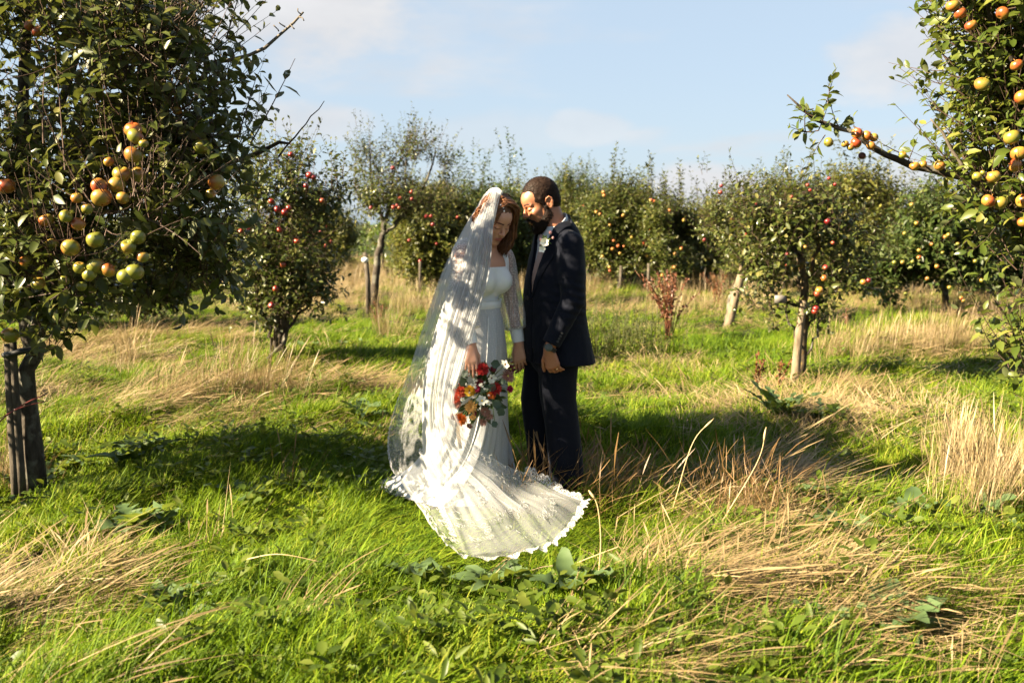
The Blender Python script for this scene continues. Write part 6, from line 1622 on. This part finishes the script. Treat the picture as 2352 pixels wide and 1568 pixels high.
    A = sheet(0, 1, 240, 150, 0, 1); m = MB(); m.add(A.reshape(-1, 3), grid_faces(240, 150), dens(240, 150, [.80, .55, .34, .16, .12, .12])); m.build('veil_back_layer', M_TULLE, vr)
    Bs = sheet(.42, 1, 170, 150, .012, 6, amp=1.2); m = MB(); m.add(Bs.reshape(-1, 3), grid_faces(170, 150), dens(170, 150, [.60, .46, .44, .40, .24, .08])); m.build('veil_front_layer', M_TULLE, vr)
    Cs = sheet(.50, .97, 120, 150, .022, 9, .86, amp=1.2); m = MB(); m.add(Cs.reshape(-1, 3), grid_faces(120, Cs.shape[1]), dens(120, Cs.shape[1], [.35, .28, .38, .36, .18, .0])); m.build('veil_inner_layer', M_TULLE, vr)
    outA = A[:, -1] - A[:, -6]; outA[:, 2] = 0
    lace_strip('lace_hem', A[:, -1], outA, .052, vr, .032, ruffle=.020)
    outL = A[0] - A[3]; lace_strip('lace_edge', A[0, 8:], outL[8:], .022, vr, .030)
    outB = Bs[0] - Bs[4]; lace_strip('lace_edge', Bs[0, 96:142], outB[96:142] + [-.01, 0, 0], .034, vr, .036)
    outR = A[-1] - A[-5]; lace_strip('lace_edge', A[-1, 128:], outR[128:], .045, vr, .04, ruffle=.012)
    # rolled gather at the comb
    m = MB(); c = spline([P(1116, 449, 5.23), P(1126, 441, 5.19), P(1140, 439, 5.14), P(1152, 446, 5.09)], 24)
    for k in range(7):
        th = k * .9; off = .009 * np.array([math.sin(th) * .5, math.cos(th), math.sin(th)]); m.add(*tube(c + off + rng.normal(0, .0012, c.shape), .0075 * np.sin(np.linspace(.5, 2.7, 24)) + .002, 6), .8)
    m.build('gathered_crown', M_TULLE, vr)
    # corded embroidery curling over the lower part
    m = MB()
    for _ in range(150):
        i, k = rng.integers(20, 235), rng.integers(112, 145); p0 = A[i, k] + [0, 0, .006]
        d1 = nrm(A[min(i + 3, 239), k] - A[i, k]); d2 = nrm(A[i, min(k + 3, 149)] - A[i, k]); n = 22; t = np.linspace(0, 1, n)
        kind = rng.random(); l = rng.uniform(.04, .10); a = rng.random() * 6.28; D1 = d1 * math.cos(a) + d2 * math.sin(a); D2 = -d1 * math.sin(a) + d2 * math.cos(a)
        if kind < .5: cx_, cy_ = t * l, .012 * np.sin(t * rng.uniform(8, 16)) * (1 - .4 * t)
        else: rr = .022 * (1 - .65 * t); cx_, cy_ = rr * np.cos(t * 8) , rr * np.sin(t * 8)
        m.add(*tube(p0 + cx_[:, None] * D1 + cy_[:, None] * D2, .0010, 4))
    tag(m.build('corded_embroidery', simple('cord', (.26, .26, .255), .8, .1), vr), kind='stuff')
    return root
bride()
# ------------------------------------------------------------------ bouquet
def bouquet():
    YQ = 4.90
    r = np.random.default_rng(12)
    root = empty('bouquet', P(1108, 905, YQ), 'loose bouquet of red, orange and yellow dahlias with eucalyptus held by the bride', 'bouquet')
    def petal_mat(n, a, b): 
        t = NT(n); c = t.ramp(t.rnd(), [(0, a), (1, b)]); bs = t.bsdf(c, .6, .25); tr = t.node('ShaderNodeBsdfTranslucent'); t.l.new(c, tr.inputs[0]); return t.done(t.mixsh(.25, bs, tr))
    C = dict(red=petal_mat('red_petal', (0.278, 0.008, 0.012), (0.440, 0.036, 0.030)), coral=petal_mat('coral_petal', (0.456, 0.045, 0.022), (0.551, 0.117, 0.058)), yellow=petal_mat('yellow_petal', (0.514, 0.265, 0.015), (0.602, 0.404, 0.045)),
             peach=petal_mat('peach_petal', (0.551, 0.278, 0.073), (0.624, 0.440, 0.176)), orange=petal_mat('orange_petal', (0.514, 0.089, 0.015), (0.587, 0.192, 0.030)), white=petal_mat('white_petal', (0.529, 0.529, 0.456), (0.602, 0.602, 0.559)),
             magenta=petal_mat('magenta_petal', (0.235, 0.005, 0.045), (0.331, 0.015, 0.073)), dark=petal_mat('burgundy_petal', (0.073, 0.008, 0.015), (0.162, 0.022, 0.030)), pink=petal_mat('dusky_petal', (0.250, 0.117, 0.095), (0.404, 0.220, 0.176)))
    eye = simple('flower_eye', (.10, .045, .02), .8, .2); yeye = simple('yellow_eye', (.60, .42, .05), .8, .2)
    euc = leaf_mat('eucalyptus_leaf', [(0, (0.030, 0.054, 0.038)), (.6, (0.049, 0.076, 0.054)), (1, (0.076, 0.109, 0.076))], (0.082, 0.109, 0.087), .12, .45)
    dk = leaf_mat('dark_leaf', [(0, (0.011, 0.025, 0.009)), (1, (0.032, 0.054, 0.016))], (0.043, 0.065, 0.032), .15, .4)
    stem = simple('flower_stem', (.09, .14, .04), .6)
    ctr = P(1108, 900, YQ + .14)
    def petals(m, c, nrm_, rad, n, layers, wid, cup, low=False):
        e = frame(nrm_, [0.1, 0, 1.])
        for q in range(layers):
            k = max(4, int(n * (1 - .16 * q))); el = (q + .3) / layers * cup
            a = np.arange(k) * 2 * math.pi / k + q * .7 + r.normal(0, .08, k)
            rd = np.cos(a)[:, None] * e[1] + np.sin(a)[:, None] * e[2]
            d = rd * math.cos(el) + e[0] * math.sin(el) + r.normal(0, .08, (k, 3))
            up = e[0] * math.cos(el) - rd * math.sin(el)
            v, f = leaf_geo(c + rd * rad * .10 + e[0] * rad * (.10 * q), d, up, rad * r.uniform(.85, 1.08, k) * (1 - .13 * q), wid, low, np.full(k, -.25))
            m.add(v, f, np.repeat(r.random(k), 4 if low else 8))
    def ball(c, rad, name, mat, par, sq=.6):
        F = Field(c - rad * 1.6, c + rad * 1.6, rad / 3.2); F.ell(c, (rad, rad * sq, rad)); skin(name, F, mat, par)
    def stalk(c, par):
        m = MB(); m.add(*tube(spline([c, (c + ctr) / 2 + [0, .02, .01], ctr + r.normal(0, .015, 3)], 6), .0022, 5)); m.build('stem', stem, par)
    fl = [('dahlia', 1108, 849, 14, 'red', 16, 5, .38, 1.25, .04), ('dahlia', 1058, 897, 15, 'coral', 15, 5, .40, 1.2, .03), ('zinnia', 1080, 897, 12, 'yellow', 14, 4, .48, 1.0, .0), ('dahlia', 1138, 893, 13, 'red', 15, 4, .4, 1.1, .05),
          ('dahlia', 1128, 907, 10, 'orange', 13, 4, .4, 1.1, .05), ('strawflower', 1083, 934, 14, 'peach', 20, 6, .30, 1.4, -.01), ('dahlia', 1059, 961, 14, 'orange', 18, 5, .34, 1.2, .0), ('dahlia', 1043, 956, 8, 'orange', 12, 3, .4, 1.0, .02),
          ('strawflower', 1086, 957, 7, 'peach', 12, 4, .4, 1.3, .01), ('strawflower', 1079, 977, 7, 'pink', 12, 4, .4, 1.3, .02), ('astrantia', 1049, 918, 11, 'coral', 14, 3, .3, .7, .02), ('astrantia', 1052, 929, 8, 'pink', 12, 3, .3, .8, .01),
          ('protea', 1166, 864, 15, 'pink', 24, 4, .18, .9, .03), ('protea', 1172, 848, 11, 'dark', 20, 3, .18, .8, .05), ('carnation', 1171, 893, 8, 'magenta', 10, 4, .5, 1.2, .05), ('scabious', 1102, 879, 10, 'dark', 16, 4, .25, 1.0, .01),
          ('scabious', 1096, 893, 8, 'magenta', 12, 3, .4, 1.0, .03), ('protea', 1114, 944, 12, 'pink', 18, 3, .18, .9, .02), ('protea', 1110, 968, 10, 'pink', 16, 3, .18, .8, .02), ('astrantia', 1124, 955, 9, 'pink', 14, 3, .25, .7, .02), ('scabious', 1090, 948, 6, 'dark', 10, 3, .4, 1.0, .02), ('astrantia', 1133, 848, 8, 'dark', 12, 3, .3, .8, .05)]
    for (nm, u, v, px, col, n, lay, wd, cup, dy) in fl:
        c = P(u, v, YQ + dy - .03); nn = nrm(nrm(c - ctr) * .9 + np.array([-.1, -1, .15]) * .6)
        rad = 1.16 * px / (FPX / YQ)
        m = MB(); petals(m, c, nn, rad, int(n * 1.25), lay + (1 if nm in ('dahlia', 'zinnia') else 0), wd * (1.35 if nm in ('dahlia', 'zinnia', 'carnation') else 1.1), cup); o = m.build(nm, C[col], root)
        if nm in ('dahlia', 'zinnia'): ball(c + nn * rad * .30, rad * (.16 if nm == 'dahlia' else .22), 'flower_centre', eye, o)
        stalk(c, o)
    for (u, v, px, sp) in [(1161, 836, 12, .0), (1129, 868, 11, .0), (1107, 920, 13, -.03), (1122, 925, 7, .01), (1062, 918, 6, -.01)]:
        c = P(u, v, YQ - .05 + sp); nn = nrm([r.normal(0, .3), -1, r.normal(.1, .3)]); rad = px / (FPX / YQ)
        m = MB(); petals(m, c, nn, rad, 6, 1, .82, .35); o = m.build('anemone', C['white'], root); ball(c + nn * rad * .08, rad * .2, 'flower_centre', yeye if v > 900 else eye, o); stalk(c, o)
    for i in range(26):
        u, v = (1086 + r.normal(0, 11), 874 + r.normal(0, 9)) if i < 17 else (1110 + r.normal(0, 12), 898 + r.normal(0, 10))
        c = P(u, v, YQ - .06); m = MB(); petals(m, c, nrm([r.normal(0, .4), -1, r.normal(0, .4)]), 3.4 / (FPX / YQ), 5, 1, .8, .4, True); m.build('waxflower', C['white'], root)
    for (u, v, px, a) in [(1141, 928, 12, 0), (1151, 947, 11, 1), (1136, 974, 9, 2), (1138, 836, 12, 3), (1130, 890, 11, 4), (1053, 871, 12, 5), (1064, 879, 12, 6), (1050, 902, 9, 7), (1087, 855, 11, 8), (1146, 938, 9, 9), (1066, 858, 11, 10), (1118, 936, 7, 11), (1047, 885, 9, 0), (1156, 876, 8, 3)]:
        c = P(u, v, YQ - .03 + .05 * r.random()); rad = px / (FPX / YQ); d = nrm([math.cos(a), r.normal(0, .3), math.sin(a)])
        vv, f = leaf_geo((c - d * rad)[None], d[None], nrm(np.array([[r.normal(0, .35), -1, r.normal(.2, .3)]])), np.array([2 * rad]), 1.08, False, np.array([.1])); m = MB(); m.add(vv, f, r.random()); m.build('eucalyptus_leaf', euc, root)
    m = MB(); m.add(*tube(spline([P(1131, 915, YQ), P(1133, 945, YQ - .02), P(1136, 966, YQ - .02)], 8), .0018, 4)); m.add(*tube(spline([P(1075, 940, YQ), P(1068, 962, YQ), P(1075, 975, YQ)], 8), .0018, 4)); m.build('stem', stem, root)
    for i in range(120):
        th = r.random() * 6.28; rr = math.sqrt(r.random()); u, v = 1106 + 56 * rr * math.cos(th), 900 + 66 * rr * math.sin(th)
        c = P(u, v, YQ + .02 + .09 * r.random()); d = nrm(np.array([math.cos(th), -.3, -math.sin(th)]) + r.normal(0, .4, 3)); l = r.uniform(.035, .075)
        vv, f = leaf_geo((c - d * l * .5)[None], d[None], nrm(np.array([[r.normal(0, .4), -1, .2 + r.normal(0, .4)]])), np.array([l]), r.choice([.25, .45, .5]), False, np.array([.15])); m = MB(); m.add(vv, f, r.random()); m.build('leaf', dk if r.random() < .7 else euc, root)
    # ribbon tails and gathered stems behind the flowers
    m = MB()
    for i in range(14):
        q = ctr + r.normal(0, .012, 3); m.add(*tube(spline([q, q + [-.01, .02, .04], P(1080, 850, YQ + .02) + r.normal(0, .008, 3)], 5), .003, 4))
    m.build('stem_bundle', stem, root)
    rb = simple('silk_ribbon', (.62, .50, .34), .5)
    m = MB(); p = spline([ctr + [-.10, -.08, -.08], P(1052, 985, YQ + .06), P(1058, 1030, YQ + .05)], 10); w = np.array([.009, 0, 0]); v = np.empty((20, 3)); v[0::2] = p - w; v[1::2] = p + w
    k = np.arange(9)[:, None] * 2; m.add(v, k + np.array([[0, 1, 3, 2]])); m.build('ribbon', rb, root)
bouquet()

# ------------------------------------------------------------------ single plants in the meadow
def plants():
    r = np.random.default_rng(31)
    rust = blade_mat('rusty_seed', [(0, (0.045, 0.014, 0.008)), (.5, (0.102, 0.035, 0.016)), (1, (0.179, 0.077, 0.032))], .15, (0.192, 0.064, 0.019))
    red = blade_mat('rust_red_seed', [(0, (.05, .016, .007)), (.5, (.11, .042, .014)), (1, (.20, .09, .03))], .15, (.18, .07, .02))
    green = leaf_mat('dock_leaf', [(0, (0.014, 0.036, 0.007)), (.5, (0.032, 0.065, 0.011)), (1, (0.076, 0.104, 0.019))], (0.054, 0.087, 0.032), .28, .52)
    def dock(u, v, Y, px, n, lab, mat, spread=.3, dens=26, leaves=6):
        g = P(u, v, Y); z0 = float(gh(g[0], Y)); o = empty('dock_plant', (g[0], Y, z0), lab, 'plant', 'seeding dock plants'); H = px / (FPX / Y)
        for i in range(n):
            a = r.random() * 6.28; tip = np.array([g[0] + math.cos(a) * spread * H * r.random() + r.normal(0, .03), Y + math.sin(a) * spread * H * r.random(), z0 + H * r.uniform(.65, 1.05)])
            p = spline([[g[0] + r.normal(0, .03), Y + r.normal(0, .03), z0 - .03], [g[0] + (tip[0] - g[0]) * .35, Y + (tip[1] - Y) * .35, z0 + (tip[2] - z0) * .55], tip], 9)
            m = MB(); m.add(*tube(p, np.linspace(.007, .003, 9), 4), .4)
            k = dens; t = r.uniform(.35, 1, k); c = np.stack([np.interp(t, np.linspace(0, 1, 9), p[:, j]) for j in range(3)], -1)
            d = nrm(r.normal(0, 1, (k, 3)) + [0, 0, .6]); vv, f = leaf_geo(c, d, r.normal(0, 1, (k, 3)), r.uniform(.025, .06, k) * (1.2 - .5 * t), .7, True); m.add(vv, f, np.repeat(r.random(k), 4))
            m.build('seed_stalk', mat, o)
        for i in range(leaves):
            a = r.random() * 6.28; l = r.uniform(.10, .2); d = np.array([math.cos(a), math.sin(a), r.uniform(.3, 1.2)])
            vv, f = leaf_geo(np.array([[g[0] + r.normal(0, .04), Y + r.normal(0, .04), z0 + .03]]), d[None], np.array([[r.normal(0, .2), r.normal(0, .2), 1.]]), np.array([l]), .34, False, np.array([.3])); m = MB(); m.add(vv, f, r.random()); m.build('leaf', green, o)
    dock(1538, 785, 12.6, 160, 26, 'brown seeding dock clump in front of the ragged orange apple tree', rust, .62, 40, 8)
    dock(1650, 690, 17.5, 80, 12, 'reddish dock stalks left of the leaning stake', red, .5, 26, 0)
    dock(1735, 845, 8.6, 105, 5, 'rust-red dock stalks left of the lichen-trunked tree', red, .45, 22, 6)
    dock(1790, 835, 8.9, 80, 4, 'pale rusty dock spike close beside the upright wooden stake', red, .4, 18, 3)
    dock(868, 720, 15.2, 70, 7, 'tangled brownish weeds at the foot of the slim pale trunk', rust, .4, 20, 8)
    dock(1945, 730, 14.0, 50, 3, 'small dry weed standing in the gap right of the lichen tree', rust, .3, 16, 2)
    # broad rosettes
    def rosette(u, v, Y, n, L, lab, wid=.30, jag=False, tone=.5, up=(.35, 1.3)):
        g = G(u, v, .05) if Y is None else P(u, v, Y); x, y = g[0], (g[1] if Y is None else Y); z0 = float(gh(x, y)); o = empty('weed_rosette', (x, y, z0), lab, 'weed', 'broad-leaved weeds in the grass')
        for i in range(n):
            a = i * 2.4 + r.normal(0, .3); l = L * r.uniform(.6, 1.1); e = r.uniform(*up); d = nrm([math.cos(a), math.sin(a), e]); b = np.array([x + .02 * math.cos(a), y + .02 * math.sin(a), z0 + .03]); s = nrm(np.cross([0, 0, 1.], d)); nn = np.cross(d, s)
            k = 9; t = np.linspace(0, 1, k); w = l * wid * .5 * np.sin(np.clip(t * 2.6 + .35, 0, math.pi)) ** .9
            if jag: w = w * (1 + .75 * np.where(np.arange(k) % 2, 1, -.75))
            bend = -.55 * t ** 2 * l * r.uniform(.4, 1.1); wav = r.normal(0, .012, k)
            c = b + d * (t * l)[:, None] + nn * bend[:, None] * .8
            v_ = np.stack([c + s * w[:, None] + nn * (w * .35 + wav)[:, None], c, c - s * w[:, None] + nn * (w * .35 - wav)[:, None]], 1).reshape(-1, 3)
            m = MB(); m.add(v_, grid_faces(k, 3), float(np.clip(r.normal(tone, .2), 0, .99))); m.build('leaf', green, o)
    rosette(1790, 950, None, 24, .30, 'dark spiky-leaved thistle rosette in the sun right of the groom', .20, True, .03, (.6, 2.6))
    rosette(1885, 950, None, 16, .20, 'low dark thistle leaves right of the spiky rosette', .20, True, .03, (.3, 1.4))
    L = [(35, 1100, 'leafy dock hiding the foot of the wooden stake'), (60, 1125, 'low dock leaves before the stake and trunk'), (130, 1075, 'dock leaves crowding the foot of the left trunk'), (210, 1060, 'upright dock leaves right of the left trunk'), (290, 1050, 'broad dock clump in front of the tree shadow on the left'), (330, 1025, 'dock with one pale upturned leaf left of the bride'), (90, 1110, 'fresh dock leaves in front of the left trunk'),
         (300, 1200, 'toothed dandelion rosette in the left foreground'), (360, 1205, 'dandelion with a pale upturned leaf, left foreground'), (370, 1375, 'dark broad weed with one pale leaf, lower left'), (420, 1400, 'shaded broad weed at the lower left'), (1300, 1340, 'long-leaved weed below the veil on its right'),
         (1900, 1420, 'pale broad burdock leaves at the lower right'), (1980, 1450, 'large pale weed below the flattened straw'), (2080, 1460, 'broad pale weed at the lower right edge of the straw'), (2060, 1420, 'upright broad weed right of the burdock leaves'), (1720, 1110, 'green dock behind the russet grass'), (1840, 1130, 'dock leaves right of the russet grass'), (2240, 1190, 'broad leaves under the tall pale tussock'), (2100, 1180, 'dock left of the tall pale tussock'),
         (840, 950, 'shaded dock clump left of the veil'), (880, 985, 'dark leaves beside the veil edge'), (1130, 1330, 'small weed below the lace hem'), (950, 1310, 'pale leaf lying below the left corner of the veil'), (1950, 1215, 'dock in the sunny grass above the straw'), (700, 800, 'dark green weed patch behind the left shadow'), (800, 790, 'shaded leafy weed left of the veil'), (560, 1130, 'dandelion leaves in mid grass')]
    for (u, v, lab) in L:
        near = v > 1300
        rosette(u, v, None, int(r.integers(7, 12)), r.uniform(.14, .22) * (1.0 if not near else .95), lab, r.choice([.30, .42, .5]), 'dandelion' in lab or 'toothed' in lab, .75 if 'pale' in lab else .45)
    # nettles behind the groom
    nm = leaf_mat('nettle_leaf', [(0, (.022, .030, .006)), (.5, (.050, .060, .010)), (1, (.11, .095, .028))], (.07, .08, .03), .25, .6, (.18, .19, .03))
    m = MB()
    for i in range(150):
        u, v = 1440 + r.normal(0, 55), 800 + r.normal(0, 18); g = G(u, v, .05); h = r.uniform(.25, .62); z0 = float(gh(g[0], g[1]))
        tip = np.array([g[0] + r.normal(0, .06), g[1], z0 + h]); b = np.array([g[0], g[1], z0]); m.add(*tube(spline([b, (b + tip) / 2 + r.normal(0, .01, 3), tip], 4), .003, 3), .3)
        k = 18; t = r.uniform(.2, 1, k); d = nrm(r.normal(0, 1, (k, 3)) * [1, 1, .4]); vv, f = leaf_geo(b + (tip - b) * t[:, None], d, r.normal(0, .4, (k, 3)) + [0, 0, 1], r.uniform(.03, .06, k) * (1.3 - .8 * t), .55, True); m.add(vv, f, np.repeat(r.random(k), 4))
    tag(m.build('nettle_patch', nm, smooth=False), 'patch of seeding nettles behind the groom\'s back', 'nettles', None, 'stuff')
    # a few long single straws
    sm = simple('straw_stalk', (.36, .26, .13), .6)
    for (pts, lab) in [([(1375, 1320, .05), (1380, 1240, .35), (1372, 1160, .62), (1352, 1125, .74)], 'single tall straw curving up right of the veil corner'), ([(1545, 1170, .05), (1590, 1020, .5), (1640, 960, .68)], 'long bent grass stalk right of the groom'), ([(1250, 1330, .06), (1330, 1290, .10), (1420, 1255, .16)], 'pale straw lying beside the veil corner'),
                       ([(560, 1285, .09), (640, 1272, .14), (740, 1290, .10)], 'pale straw lying in the left middle grass'), ([(1660, 1195, .08), (1740, 1060, .5), (1760, 980, .7)], 'russet grass stalk standing over the flattened hay')]:
        q = [G(u, v, z) for u, v, z in pts[:1]]; Y0 = q[0][1]
        q = [q[0]] + [P(u, v, Y0 + .02 * i) for i, (u, v, z) in enumerate(pts[1:])]
        if 'lying' in lab: q = [G(u, v, z) for u, v, z in pts]
        m = MB(); p = spline(q, 14); m.add(*tube(p, np.linspace(.0032, .0015, 14), 5))
        if 'lying' not in lab: m.add(*tube(p[-4:], [.002, .0055, .005, .001], 5))
        tag(m.build('straw_stalk', sm), lab, 'grass stalk', 'single grass stalks')
plants()
